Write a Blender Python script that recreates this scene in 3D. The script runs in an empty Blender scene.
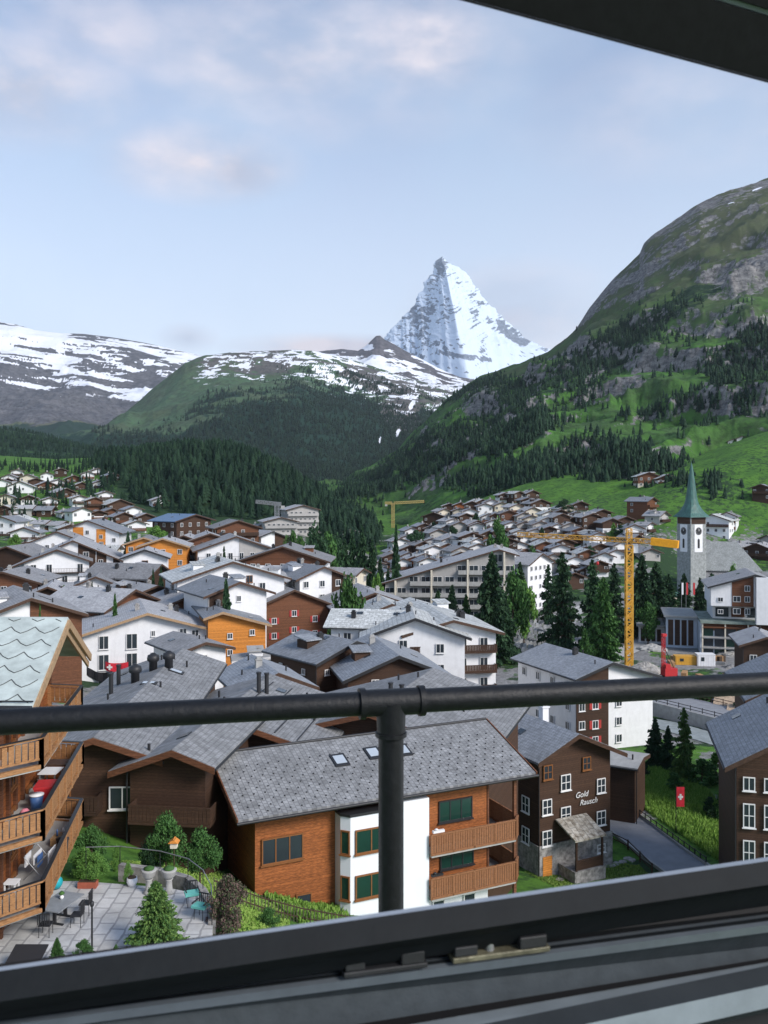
import bpy, bmesh, math, random
import numpy as np
from mathutils import Vector, Matrix, noise as mnoise
random.seed(7)
rng = np.random.default_rng(11)
R = math.radians
SC = bpy.context.scene
COL = SC.collection
F, HY, CZ = 900.0, 489.0, 37.0          # focal length in pixels, horizon row, eye height above the valley floor

# ---------------------------------------------------------------- camera
cd = bpy.data.cameras.new('camera'); cam = bpy.data.objects.new('camera', cd); COL.objects.link(cam)
cam.location = (0, 0, CZ); cam.rotation_euler = (R(90), 0, 0)
cd.sensor_width = 36.0; cd.lens = F / 1024 * 36.0
cd.shift_y = -(512 - HY) / 1024.0
cd.clip_start = 0.05; cd.clip_end = 60000
cd.dof.use_dof = True; cd.dof.focus_distance = 150.0; cd.dof.aperture_fstop = 16.0
SC.camera = cam

# ---------------------------------------------------------------- light
SUN_EL, SUN_AZ = 34.0, 130.0            # azimuth clockwise from the view direction (+Y)
def sun_dir():
    e, a = R(SUN_EL), R(SUN_AZ)
    return Vector((math.sin(a) * math.cos(e), math.cos(a) * math.cos(e), math.sin(e)))
sl = bpy.data.lights.new('sun', 'SUN'); sl.energy = 2.15; sl.angle = R(20); sl.color = (1.0, 0.93, 0.86)
so = bpy.data.objects.new('sun', sl); COL.objects.link(so)
so.rotation_euler = sun_dir().to_track_quat('Z', 'Y').to_euler()
so.location = (60, -40, 120)

W = bpy.data.worlds.new('World'); SC.world = W; W.use_nodes = True
wt = W.node_tree; wt.nodes.clear()
def wn(t, **k):
    n = wt.nodes.new(t)
    for a, b in k.items(): setattr(n, a, b)
    return n
out = wn('ShaderNodeOutputWorld'); bg = wn('ShaderNodeBackground'); bg.inputs[1].default_value = 0.115
sky = wn('ShaderNodeTexSky', sky_type='NISHITA'); sky.sun_disc = False
sky.sun_elevation = R(SUN_EL); sky.sun_rotation = R(SUN_AZ)
sky.altitude = 1600; sky.air_density = 1.0; sky.dust_density = 1.6; sky.ozone_density = 1.0
tc = wn('ShaderNodeTexCoord')
def math_n(op, a, b=None, clamp=False):
    n = wn('ShaderNodeMath', operation=op, use_clamp=clamp)
    for i, v in enumerate((a, b)):
        if v is None: continue
        if isinstance(v, (int, float)): n.inputs[i].default_value = v
        else: wt.links.new(v, n.inputs[i])
    return n.outputs[0]
mp = wn('ShaderNodeMapping'); mp.inputs['Scale'].default_value = (1.0, 1.0, 2.1); wt.links.new(tc.outputs['Generated'], mp.inputs[0])
nz = wn('ShaderNodeTexNoise'); nz.inputs['Scale'].default_value = 4.2; nz.inputs['Detail'].default_value = 7; nz.inputs['Roughness'].default_value = .52
nz.inputs['Distortion'].default_value = .25
wt.links.new(mp.outputs[0], nz.inputs['Vector'])
nz2 = wn('ShaderNodeTexNoise'); nz2.inputs['Scale'].default_value = 11; nz2.inputs['Detail'].default_value = 6; nz2.inputs['Roughness'].default_value = .55
wt.links.new(mp.outputs[0], nz2.inputs['Vector'])
nz3 = wn('ShaderNodeTexNoise'); nz3.inputs['Scale'].default_value = 5.5; nz3.inputs['Detail'].default_value = 4
mp3 = wn('ShaderNodeMapping'); mp3.inputs['Location'].default_value = (4, 2, 7); wt.links.new(tc.outputs['Generated'], mp3.inputs[0]); wt.links.new(mp3.outputs[0], nz3.inputs['Vector'])
def blob(px, py, sx, sy, amp, soft=None):
    """a soft cloud bank in a fixed direction of the sky, broken up by noise"""
    d = Vector(((px - 384) / F, 1, -(py - HY) / F)).normalized()
    sub = wn('ShaderNodeVectorMath', operation='SUBTRACT'); sub.inputs[1].default_value = d
    wt.links.new(tc.outputs['Generated'], sub.inputs[0])
    scl = wn('ShaderNodeVectorMath', operation='MULTIPLY'); scl.inputs[1].default_value = (F / sx, F / sx, F / sy)
    wt.links.new(sub.outputs[0], scl.inputs[0])
    ln = wn('ShaderNodeVectorMath', operation='LENGTH'); wt.links.new(scl.outputs[0], ln.inputs[0])
    g = math_n('SUBTRACT', 1.0, ln.outputs['Value'], True)
    return math_n('MULTIPLY', g, amp)
blobs = [(320, 55, 250, 80, 1.15), (425, 50, 80, 60, 2.0), (195, 160, 110, 42, 1.6), (30, 88, 110, 55, 2.0), (238, 168, 50, 30, 2.3),
         (400, 85, 150, 45, .9), (515, 318, 120, 62, .9), (700, 110, 200, 60, .7), (188, 338, 34, 16, 1.2), (330, 348, 120, 16, 1.9), (90, 30, 160, 50, .8)]
acc = None
for b in blobs:
    g = blob(*b); acc = g if acc is None else math_n('MAXIMUM', acc, g)
nn = math_n('ADD', math_n('MULTIPLY', nz.outputs[0], 1.2), math_n('MULTIPLY', nz2.outputs[0], .55))
cm = math_n('MULTIPLY', acc, math_n('SUBTRACT', nn, .52, True))
cm = math_n('MULTIPLY', cm, 2.0, True)
veil = math_n('MULTIPLY', math_n('SUBTRACT', nz3.outputs[0], .42, True), .9, True)
ccol = wn('ShaderNodeMix', data_type='RGBA')
wt.links.new(math_n('MULTIPLY', math_n('SUBTRACT', nz2.outputs[0], .36, True), 3.4, True), ccol.inputs[0])
ccol.inputs[6].default_value = (2.75, 3.0, 3.75, 1); ccol.inputs[7].default_value = (4.6, 4.3, 4.6, 1)
# pale high veil that thickens towards the horizon
sep = wn('ShaderNodeSeparateXYZ'); wt.links.new(tc.outputs['Generated'], sep.inputs[0])
hz = math_n('SUBTRACT', 1.0, math_n('MULTIPLY', sep.outputs[2], 1.75), True)
hz = math_n('MULTIPLY', math_n('POWER', hz, 1.35), .92, True)
hmix = wn('ShaderNodeMix', data_type='RGBA'); wt.links.new(hz, hmix.inputs[0]); wt.links.new(sky.outputs[0], hmix.inputs[6]); hmix.inputs[7].default_value = (5.5, 5.7, 6.0, 1)
vmix = wn('ShaderNodeMix', data_type='RGBA'); wt.links.new(veil, vmix.inputs[0]); wt.links.new(hmix.outputs[2], vmix.inputs[6]); vmix.inputs[7].default_value = (2.9, 4.0, 5.1, 1)
cmix = wn('ShaderNodeMix', data_type='RGBA'); wt.links.new(cm, cmix.inputs[0]); wt.links.new(vmix.outputs[2], cmix.inputs[6]); wt.links.new(ccol.outputs[2], cmix.inputs[7])
wt.links.new(cmix.outputs[2], bg.inputs[0]); wt.links.new(bg.outputs[0], out.inputs[0])

SC.view_settings.view_transform = 'Standard'; SC.view_settings.look = 'None'
SC.view_settings.exposure = 0.85; SC.view_settings.gamma = 1.0; SC.view_settings.use_curve_mapping = False
SC.cycles.max_bounces = 5; SC.cycles.diffuse_bounces = 2; SC.cycles.glossy_bounces = 2; SC.cycles.volume_bounces = 0
SC.cycles.transparent_max_bounces = 6

# ---------------------------------------------------------------- helpers
def P(px, py, Y):
    """the point at depth Y seen at a pixel of the photograph"""
    return Vector(((px - 384) / F * Y, Y, CZ - (py - HY) / F * Y))
def tag(o, label=None, cat=None, group=None, kind=None):
    if label: o['label'] = label
    if cat: o['category'] = cat
    if group: o['group'] = group
    if kind: o['kind'] = kind
    return o
def empty(name, loc=(0, 0, 0), rz=0.0, label=None, cat=None, group=None):
    o = bpy.data.objects.new(name, None); COL.objects.link(o); o.location = loc; o.rotation_euler = (0, 0, rz)
    o.empty_display_size = .2
    return tag(o, label, cat, group)
def linkmesh(name, me, parent=None, loc=None, rot=None):
    o = bpy.data.objects.new(name, me); COL.objects.link(o)
    if parent is not None: o.parent = parent
    if loc is not None: o.location = loc
    if rot is not None: o.rotation_euler = rot
    return o
class MB:
    """collects simple solids; build() links them as one mesh"""
    def __init__(s): s.v = []; s.f = []; s.m = []; s.sm = []
    def add(s, vs, fs, m=0, smooth=False):
        k = len(s.v); s.v += [tuple(v) for v in vs]
        for f in fs: s.f.append(tuple(i + k for i in f)); s.m.append(m); s.sm.append(smooth)
        return s
    def box(s, x0, x1, y0, y1, z0, z1, m=0):
        return s.add([(x0, y0, z0), (x1, y0, z0), (x1, y1, z0), (x0, y1, z0), (x0, y0, z1), (x1, y0, z1), (x1, y1, z1), (x0, y1, z1)],
                     [(0, 3, 2, 1), (4, 5, 6, 7), (0, 1, 5, 4), (1, 2, 6, 5), (2, 3, 7, 6), (3, 0, 4, 7)], m)
    def beam(s, p, q, w, h, m=0, up=(0, 0, 1)):
        p, q = Vector(p), Vector(q); d = (q - p).normalized(); u = Vector(up)
        if abs(d.dot(u)) > .97: u = Vector((0, 1, 0))
        a = d.cross(u).normalized() * (w / 2); b = a.cross(d).normalized() * (h / 2)
        vs = [p - a - b, p + a - b, p + a + b, p - a + b, q - a - b, q + a - b, q + a + b, q - a + b]
        return s.add(vs, [(0, 1, 2, 3), (7, 6, 5, 4), (0, 4, 5, 1), (1, 5, 6, 2), (2, 6, 7, 3), (3, 7, 4, 0)], m)
    def tube(s, p, q, r, r2=None, n=10, m=0, smooth=True):
        p, q = Vector(p), Vector(q); r2 = r if r2 is None else r2; d = (q - p).normalized()
        u = Vector((0, 0, 1)) if abs(d.z) < .9 else Vector((1, 0, 0))
        a = d.cross(u).normalized(); b = d.cross(a)
        vs = [p + (a * math.cos(t) + b * math.sin(t)) * r for t in [2 * math.pi * i / n for i in range(n)]]
        vs += [q + (a * math.cos(t) + b * math.sin(t)) * r2 for t in [2 * math.pi * i / n for i in range(n)]]
        s.add(vs, [(i, (i + 1) % n, n + (i + 1) % n, n + i) for i in range(n)], m, smooth)
        return s.add(vs[:n], [tuple(range(n))[::-1]], m).add(vs[n:], [tuple(range(n))], m)
    def lathe(s, c, prof, n=14, m=0, sx=1, sy=1):
        c = Vector(c); vs = []
        for r, z in prof:
            for i in range(n):
                t = 2 * math.pi * i / n; vs.append(c + Vector((math.cos(t) * r * sx, math.sin(t) * r * sy, z)))
        fs = [(k * n + i, k * n + (i + 1) % n, (k + 1) * n + (i + 1) % n, (k + 1) * n + i) for k in range(len(prof) - 1) for i in range(n)]
        fs += [tuple(range(n))[::-1], tuple(range((len(prof) - 1) * n, len(prof) * n))]
        return s.add(vs, fs, m, True)
    def prism(s, poly, y0, y1, m=0):
        """polygon in the local x-z plane extruded along y"""
        n = len(poly)
        vs = [(x, y0, z) for x, z in poly] + [(x, y1, z) for x, z in poly]
        fs = [tuple(range(n))[::-1], tuple(range(n, 2 * n))] + [(i, (i + 1) % n, n + (i + 1) % n, n + i) for i in range(n)]
        return s.add(vs, fs, m)
    def slab(s, poly, z0, z1, m=0):
        n = len(poly)
        vs = [(p[0], p[1], z0) for p in poly] + [(p[0], p[1], z1) for p in poly]
        fs = [tuple(range(n))[::-1], tuple(range(n, 2 * n))] + [(i, (i + 1) % n, n + (i + 1) % n, n + i) for i in range(n)]
        return s.add(vs, fs, m)
    def quadslab(s, a, b, c, d, t, m=0):
        """sloping slab: four top corners, thickness t downwards"""
        top = [Vector(q) for q in (a, b, c, d)]; bot = [q - Vector((0, 0, t)) for q in top]
        return s.add(top + bot, [(0, 1, 2, 3), (7, 6, 5, 4), (0, 4, 5, 1), (1, 5, 6, 2), (2, 6, 7, 3), (3, 7, 4, 0)], m)
    def mesh(s, name, mats):
        me = bpy.data.meshes.new(name); me.from_pydata(s.v, [], s.f)
        for m in (mats if isinstance(mats, (list, tuple)) else [mats]): me.materials.append(m)
        me.polygons.foreach_set('material_index', s.m); me.polygons.foreach_set('use_smooth', s.sm)
        bm = bmesh.new(); bm.from_mesh(me); bmesh.ops.recalc_face_normals(bm, faces=bm.faces); bm.to_mesh(me); bm.free()
        return me
    def build(s, name, mats, parent=None, loc=None, rot=None):
        return linkmesh(name, s.mesh(name, mats), parent, loc, rot)

# ---- materials
MATS = {}
def mat(name, col, rough=.8, spec=.3, var=.18, scale=3.0, kind='noise', bump=.15, metal=0.0, col2=None, stretch=(1, 1, 1), dirt=.0, rnd=.0):
    if name in MATS: return MATS[name]
    m = bpy.data.materials.new(name); m.use_nodes = True; t = m.node_tree; nd = t.nodes; lk = t.links
    b = nd['Principled BSDF']; b.inputs['Roughness'].default_value = rough; b.inputs['Specular IOR Level'].default_value = spec; b.inputs['Metallic'].default_value = metal
    tcn = nd.new('ShaderNodeTexCoord'); mpn = nd.new('ShaderNodeMapping'); mpn.inputs['Scale'].default_value = stretch
    lk.new(tcn.outputs['Object'], mpn.inputs[0]); V = mpn.outputs[0]
    n1 = nd.new('ShaderNodeTexNoise'); n1.inputs['Scale'].default_value = scale; n1.inputs['Detail'].default_value = 6; n1.inputs['Roughness'].default_value = .6
    lk.new(V, n1.inputs['Vector'])
    c = Vector(col); c2 = Vector(col2) if col2 else c * (1 - var)
    mx = nd.new('ShaderNodeMix'); mx.data_type = 'RGBA'
    ramp = nd.new('ShaderNodeMapRange'); ramp.inputs[1].default_value = .35; ramp.inputs[2].default_value = .65; lk.new(n1.outputs[0], ramp.inputs[0])
    lk.new(ramp.outputs[0], mx.inputs[0]); hi = c * (1 + var * .5)
    mx.inputs[6].default_value = (*hi, 1); mx.inputs[7].default_value = (*c2, 1)
    colout = mx.outputs[2]; hgt = n1.outputs[0]
    if kind == 'planks':                      # horizontal boards
        sp = nd.new('ShaderNodeSeparateXYZ'); lk.new(tcn.outputs['Object'], sp.inputs[0])
        fr = nd.new('ShaderNodeMath'); fr.operation = 'FRACT'; mu = nd.new('ShaderNodeMath'); mu.operation = 'MULTIPLY'; mu.inputs[1].default_value = 1 / .19
        lk.new(sp.outputs[2], mu.inputs[0]); lk.new(mu.outputs[0], fr.inputs[0])
        gt = nd.new('ShaderNodeMath'); gt.operation = 'LESS_THAN'; gt.inputs[1].default_value = .13; lk.new(fr.outputs[0], gt.inputs[0])
        fl = nd.new('ShaderNodeMath'); fl.operation = 'FLOOR'; lk.new(mu.outputs[0], fl.inputs[0])
        wnn = nd.new('ShaderNodeTexWhiteNoise'); wnn.noise_dimensions = '1D'; lk.new(fl.outputs[0], wnn.inputs['W'])
        hsv = nd.new('ShaderNodeHueSaturation'); lk.new(colout, hsv.inputs['Color'])
        mr = nd.new('ShaderNodeMapRange'); mr.inputs[3].default_value = .85; mr.inputs[4].default_value = 1.15; lk.new(wnn.outputs['Value'], mr.inputs[0]); lk.new(mr.outputs[0], hsv.inputs['Value'])
        m2 = nd.new('ShaderNodeMix'); m2.data_type = 'RGBA'; lk.new(gt.outputs[0], m2.inputs[0]); lk.new(hsv.outputs[0], m2.inputs[6]); m2.inputs[7].default_value = (*(c * .55), 1)
        colout = m2.outputs[2]
    if kind in ('slates', 'slabs'):           # overlapping roof stones with uneven tone
        rot = nd.new('ShaderNodeMapping'); lk.new(tcn.outputs['Object'], rot.inputs[0])
        br = nd.new('ShaderNodeTexBrick'); big = kind == 'slabs'
        rot.inputs['Rotation'].default_value = (0, 0, R(90))
        br.inputs['Scale'].default_value = 1.0; br.inputs['Brick Width'].default_value = .9 if big else .3; br.inputs['Row Height'].default_value = .6 if big else .3
        br.inputs['Mortar Size'].default_value = .05 if big else .028; br.inputs['Mortar Smooth'].default_value = .3; br.inputs['Bias'].default_value = 0
        br.inputs['Color1'].default_value = (.86, .86, .86, 1); br.inputs['Color2'].default_value = (1.12, 1.12, 1.13, 1); br.inputs['Mortar'].default_value = (.55, .55, .57, 1)
        dn = nd.new('ShaderNodeTexNoise'); dn.inputs['Scale'].default_value = 1.3; dn.inputs['Detail'].default_value = 3
        ad = nd.new('ShaderNodeMixRGB'); ad.blend_type = 'LINEAR_LIGHT'; ad.inputs[0].default_value = .10 if big else .04
        lk.new(tcn.outputs['Object'], dn.inputs['Vector']); lk.new(rot.outputs[0], ad.inputs[1]); lk.new(dn.outputs['Color'], ad.inputs[2]); lk.new(ad.outputs[0], br.inputs['Vector'])
        m2 = nd.new('ShaderNodeMix'); m2.data_type = 'RGBA'; m2.blend_type = 'MULTIPLY'; m2.inputs[0].default_value = .85; lk.new(colout, m2.inputs[6]); lk.new(br.outputs['Color'], m2.inputs[7])
        colout = m2.outputs[2]; hgt = br.outputs['Color']
        # lichen and soot blotches
        n3 = nd.new('ShaderNodeTexNoise'); n3.inputs['Scale'].default_value = .35; n3.inputs['Detail'].default_value = 8; n3.inputs['Roughness'].default_value = .7; lk.new(tcn.outputs['Object'], n3.inputs['Vector'])
        r3 = nd.new('ShaderNodeMapRange'); r3.inputs[1].default_value = .48; r3.inputs[2].default_value = .72; r3.inputs[4].default_value = .6; lk.new(n3.outputs[0], r3.inputs[0])
        m3 = nd.new('ShaderNodeMix'); m3.data_type = 'RGBA'; lk.new(r3.outputs[0], m3.inputs[0]); lk.new(colout, m3.inputs[6]); m3.inputs[7].default_value = (*(c * .45), 1)
        colout = m3.outputs[2]
    if dirt > 0:
        n3 = nd.new('ShaderNodeTexNoise'); n3.inputs['Scale'].default_value = .8; n3.inputs['Detail'].default_value = 7; n3.inputs['Roughness'].default_value = .7
        mp3 = nd.new('ShaderNodeMapping'); mp3.inputs['Scale'].default_value = (1.5, 1.5, .25); lk.new(tcn.outputs['Object'], mp3.inputs[0]); lk.new(mp3.outputs[0], n3.inputs['Vector'])
        r3 = nd.new('ShaderNodeMapRange'); r3.inputs[1].default_value = .5; r3.inputs[2].default_value = .8; r3.inputs[4].default_value = dirt; lk.new(n3.outputs[0], r3.inputs[0])
        m3 = nd.new('ShaderNodeMix'); m3.data_type = 'RGBA'; lk.new(r3.outputs[0], m3.inputs[0]); lk.new(colout, m3.inputs[6]); m3.inputs[7].default_value = (*(Vector((c.x * .5, c.y * .48, c.z * .45))), 1)
        colout = m3.outputs[2]
    if rnd > 0:
        oi = nd.new('ShaderNodeObjectInfo'); hs = nd.new('ShaderNodeHueSaturation'); mr = nd.new('ShaderNodeMapRange')
        mr.inputs[3].default_value = 1 - rnd; mr.inputs[4].default_value = 1 + rnd; lk.new(oi.outputs['Random'], mr.inputs[0]); lk.new(mr.outputs[0], hs.inputs['Value']); lk.new(colout, hs.inputs['Color'])
        colout = hs.outputs[0]
    lk.new(colout, b.inputs['Base Color'])
    if bump:
        bp = nd.new('ShaderNodeBump'); bp.inputs['Strength'].default_value = bump; bp.inputs['Distance'].default_value = .03; lk.new(hgt, bp.inputs['Height']); lk.new(bp.outputs[0], b.inputs['Normal'])
    MATS[name] = m
    return m
def leafmat(name, col, col2, attr=False):
    m = bpy.data.materials.new(name); m.use_nodes = True; t = m.node_tree; nd = t.nodes; lk = t.links
    b = nd['Principled BSDF']; b.inputs['Roughness'].default_value = .75; b.inputs['Specular IOR Level'].default_value = .15
    mx = nd.new('ShaderNodeMix'); mx.data_type = 'RGBA'; mx.inputs[6].default_value = (*col, 1); mx.inputs[7].default_value = (*col2, 1)
    if attr:
        a = nd.new('ShaderNodeAttribute'); a.attribute_name = 'tint'; lk.new(a.outputs['Fac'], mx.inputs[0])
    else:
        g = nd.new('ShaderNodeNewGeometry'); lk.new(g.outputs['Random Per Island'], mx.inputs[0])
    oi = nd.new('ShaderNodeObjectInfo'); hs = nd.new('ShaderNodeHueSaturation'); mr = nd.new('ShaderNodeMapRange')
    mr.inputs[3].default_value = .8; mr.inputs[4].default_value = 1.2; lk.new(oi.outputs['Random'], mr.inputs[0]); lk.new(mr.outputs[0], hs.inputs['Value']); lk.new(mx.outputs[2], hs.inputs['Color'])
    lk.new(hs.outputs[0], b.inputs['Base Color'])
    MATS[name] = m
    return m
M_white = mat('white plaster', (.74, .75, .77), .9, .2, .06, 1.2, dirt=.22, rnd=.05)
M_cream = mat('cream plaster', (.62, .57, .47), .9, .2, .08, 1.2, dirt=.25, rnd=.08)
M_beige = mat('grey plaster', (.40, .39, .38), .9, .2, .08, 1.2, dirt=.3, rnd=.1)
M_bay = mat('smooth white render', (.76, .79, .84), .85, .2, .03, .8, dirt=.08)
M_brown = mat('dark weathered timber', (.060, .032, .020), .75, .3, .35, 4, 'planks', .3, stretch=(1, 1, 6), rnd=.25)
M_mid = mat('reddish brown timber', (.145, .060, .030), .7, .3, .35, 4, 'planks', .3, stretch=(1, 1, 6), rnd=.2)
M_warm = mat('warm brown timber', (.30, .100, .030), .65, .3, .5, 4, 'planks', .3, stretch=(1, 1, 6), rnd=.06)
M_orange = mat('orange timber', (.62, .24, .045), .65, .3, .22, 3, 'planks', .25, stretch=(1, 1, 5), rnd=.06)
M_balc = mat('varnished balcony timber', (.27, .12, .055), .6, .35, .4, 5, 'noise', .3, stretch=(1, 1, 8), dirt=.35)
M_balc2 = mat('sun bleached balcony timber', (.33, .165, .070), .6, .35, .4, 5, 'noise', .3, stretch=(1, 1, 8), dirt=.35)
M_barge = mat('brown roof edge board', (.075, .042, .028), .7, .3, .3, 5)
M_bargel = mat('pale brown roof edge board', (.36, .24, .14), .7, .3, .25, 5)
M_slate = mat('grey roof slates', (.34, .345, .355), .75, .35, .25, 2.2, 'slates', .5, rnd=.32)
M_slated = mat('dark blue roof slates', (.26, .28, .305), .65, .4, .25, 2.2, 'slates', .5, rnd=.2)
M_slab = mat('pale stone roof slabs', (.50, .52, .51), .8, .3, .3, 2.5, 'slabs', .8, rnd=.12)
M_glass = mat('window glass', (.03, .04, .05), .12, .6, .2, .3, bump=0)
M_gglass = mat('green tinted glass', (.012, .045, .035), .12, .6, .2, .3, bump=0)
M_frame = mat('white window frame', (.72, .72, .72), .6, .3, .05, 3, bump=0)
M_frameb = mat('brown window frame', (.22, .09, .03), .6, .3, .15, 3, bump=0)
M_shut = mat('red shutter', (.42, .05, .045), .6, .3, .15, 5, bump=.1)
M_dark = mat('black painted metal', (.022, .023, .026), .5, .4, .2, 30, bump=.05)
M_metal = mat('grey metal', (.30, .31, .32), .45, .5, .15, 6, metal=.6)
M_conc = mat('concrete', (.36, .36, .35), .9, .2, .15, 1.5, dirt=.35)
M_stonew = mat('rubble stone wall', (.30, .29, .28), .9, .2, .5, 2.5, bump=.8)
M_paving = mat('stone paving', (.50, .505, .50), .85, .3, .2, 1.0, 'slabs', .4)
M_road = mat('worn asphalt', (.25, .26, .28), .85, .25, .12, .8, bump=.15)
M_yellow = mat('yellow crane paint', (.62, .33, .045), .5, .4, .12, 6)
M_red = mat('red paint', (.50, .03, .035), .5, .4, .1, 6)
M_bark = mat('bark', (.085, .06, .042), .95, .1, .4, 6, bump=.6, stretch=(3, 3, .6))
M_copper = mat('green copper', (.052, .135, .118), .55, .4, .3, 1.0, stretch=(2, 2, .4), dirt=.4)
M_leafd = leafmat('dark conifer needles', (.016, .042, .022), (.042, .092, .040))
M_leafm = leafmat('mid green leaves', (.028, .075, .022), (.075, .17, .045))
M_leafl = leafmat('fresh green leaves', (.06, .16, .03), (.16, .30, .07))
M_leafy = leafmat('yellow green conifer', (.04, .10, .03), (.12, .20, .05))
M_leafp = leafmat('purple tinged leaves', (.05, .085, .035), (.13, .07, .075))
M_forest = leafmat('forest needles', (.006, .019, .012), (.022, .050, .026), attr=True)

# ---- numpy noise
_lat = rng.random((256, 256)).astype(np.float64)
def vnoise(x, y):
    xi = np.floor(x).astype(int); yi = np.floor(y).astype(int); fx = x - xi; fy = y - yi
    fx = fx * fx * (3 - 2 * fx); fy = fy * fy * (3 - 2 * fy)
    a = _lat[xi & 255, yi & 255]; b = _lat[(xi + 1) & 255, yi & 255]; c = _lat[xi & 255, (yi + 1) & 255]; d = _lat[(xi + 1) & 255, (yi + 1) & 255]
    return (a * (1 - fx) + b * fx) * (1 - fy) + (c * (1 - fx) + d * fx) * fy
def fbm(x, y, o=5, g=.5):
    s = 0; a = 1; n = 0
    for i in range(o):
        s = s + a * vnoise(x * 2 ** i + 17.3 * i, y * 2 ** i + 9.1 * i); n += a; a *= g
    return s / n
def ridged(x, y, o=5, g=.5):
    s = 0; a = 1; n = 0
    for i in range(o):
        s = s + a * (1 - np.abs(2 * vnoise(x * 2 ** i + 31.7 * i, y * 2 ** i + 3.3 * i) - 1)); n += a; a *= g
    return s / n
def sstep(a, b, x): 
    t = np.clip((x - a) / (b - a), 0, 1); return t * t * (3 - 2 * t)

# ---------------------------------------------------------------- terrain of the valley (thin plate through surveyed points)
TP = [(-300, 12, 19.5), (0, 12, 19.5), (384, 12, 18), (768, 12, 14), (1100, 12, 10),
      (-200, 30, 19.4), (0, 30, 19.0), (100, 30, 19.0), (200, 31, 19.0), (100, 34, 19.0), (100, 38, 19.1), (0, 40, 19.1), (200, 38, 19.0), (200, 34, 18.9), (-200, 42, 19.5), (150, 41, 19.2),
      (240, 36, 18.9), (300, 36, 17.6), (120, 50, 16.8), (230, 48, 15.2), (180, 54, 14.3), (290, 46, 14.6), (330, 50, 12.6), (384, 54, 11), (384, 30, 16), (430, 58, 9.2), (520, 62, 6), (520, 45, 8), (520, 25, 13), (700, 25, 10), (700, 45, 4),
      (560, 84, 2), (640, 84, 2), (700, 84, 2), (768, 75, 2), (900, 80, 2), (560, 72, 3.0),
      (450, 90, 2), (640, 112, 2), (720, 112, 1.8), (640, 130, .5), (740, 130, .3), (900, 140, .3),
      (0, 70, 16), (100, 80, 14), (250, 80, 8), (350, 90, 3), (0, 110, 13), (-200, 110, 16), (150, 120, 8), (60, 140, 9), (250, 120, 4), (250, 180, 1.5), (150, 180, 7), (400, 120, 0.5), (400, 180, 0), (400, 250, .5),
      (0, 180, 12), (-200, 200, 18), (60, 230, 12.5), (150, 230, 10), (250, 250, 5), (330, 300, 4), (550, 200, .2), (620, 186, 0), (700, 190, 0), (768, 190, 0), (950, 190, 1), (550, 250, .5), (700, 250, .5),
      (0, 300, 19), (120, 300, 17.5), (220, 320, 15), (300, 340, 9), (-200, 320, 26), (0, 400, 28), (100, 400, 26), (200, 400, 23), (290, 400, 20), (345, 400, 9), (400, 400, 5),
      (0, 500, 37), (60, 500, 37), (120, 500, 40), (-200, 500, 50), (200, 560, 58), (150, 600, 58), (230, 600, 62), (290, 600, 46), (330, 600, 24), (370, 600, 9), (400, 600, 10), (430, 600, 22),
      (450, 300, 3), (520, 300, 4), (450, 400, 13), (500, 400, 17), (450, 500, 25), (500, 500, 34), (540, 500, 38), (560, 400, 20), (560, 300, 4), (620, 300, 5), (620, 400, 22), (630, 460, 37), (650, 300, 3), (640, 345, 12), (660, 345, 13), (655, 375, 24), (650, 320, 7), (712, 360, 15), (735, 375, 20), (700, 300, 2), (700, 345, 6), (700, 400, 30), (740, 430, 45),
      (768, 300, 3), (768, 345, 9), (820, 420, 45), (1000, 300, 15), (1000, 420, 70),
      (-200, 900, 90), (0, 900, 72), (100, 900, 62), (200, 900, 55), (300, 900, 45), (380, 900, 28), (450, 900, 75), (620, 900, 150), (900, 900, 250),
      (0, 2000, 90), (200, 2000, 80), (380, 2000, 70), (500, 2000, 120), (900, 2000, 300), (-300, 2000, 150), (0, 14000, 60), (384, 14000, 60), (900, 14000, 60), (-300, 14000, 60)]
tp = np.array(TP, float); TA = np.c_[tp[:, 0] / 110., np.log(tp[:, 1]) * 4.2]
def _U(d2): return np.where(d2 > 1e-9, d2 * np.log(d2 + 1e-12), 0)
_D = ((TA[:, None] - TA[None]) ** 2).sum(-1); _n = len(TA)
_K = np.zeros((_n + 3, _n + 3)); _K[:_n, :_n] = _U(_D) + np.eye(_n) * .25; _K[:_n, _n] = 1; _K[:_n, _n + 1:] = TA; _K[_n, :_n] = 1; _K[_n + 1:, :_n] = TA.T
_w = np.linalg.solve(_K, np.r_[tp[:, 2], 0, 0, 0])
def Tarr(X, Y):
    X = np.asarray(X, float); Y = np.maximum(np.asarray(Y, float), 12.); sh = X.shape
    q = np.c_[(np.clip(X / Y * F + 384, -300, 1100) / 110.).ravel(), (np.log(Y) * 4.2).ravel()]
    r = np.empty(len(q))
    for i in range(0, len(q), 20000):
        qq = q[i:i + 20000]; d = ((qq[:, None] - TA[None]) ** 2).sum(-1); r[i:i + 20000] = _U(d) @ _w[:_n] + _w[_n] + qq @ _w[_n + 1:]
    return r.reshape(sh)
def T(x, y): return float(Tarr(np.array([x]), np.array([y]))[0])

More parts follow.
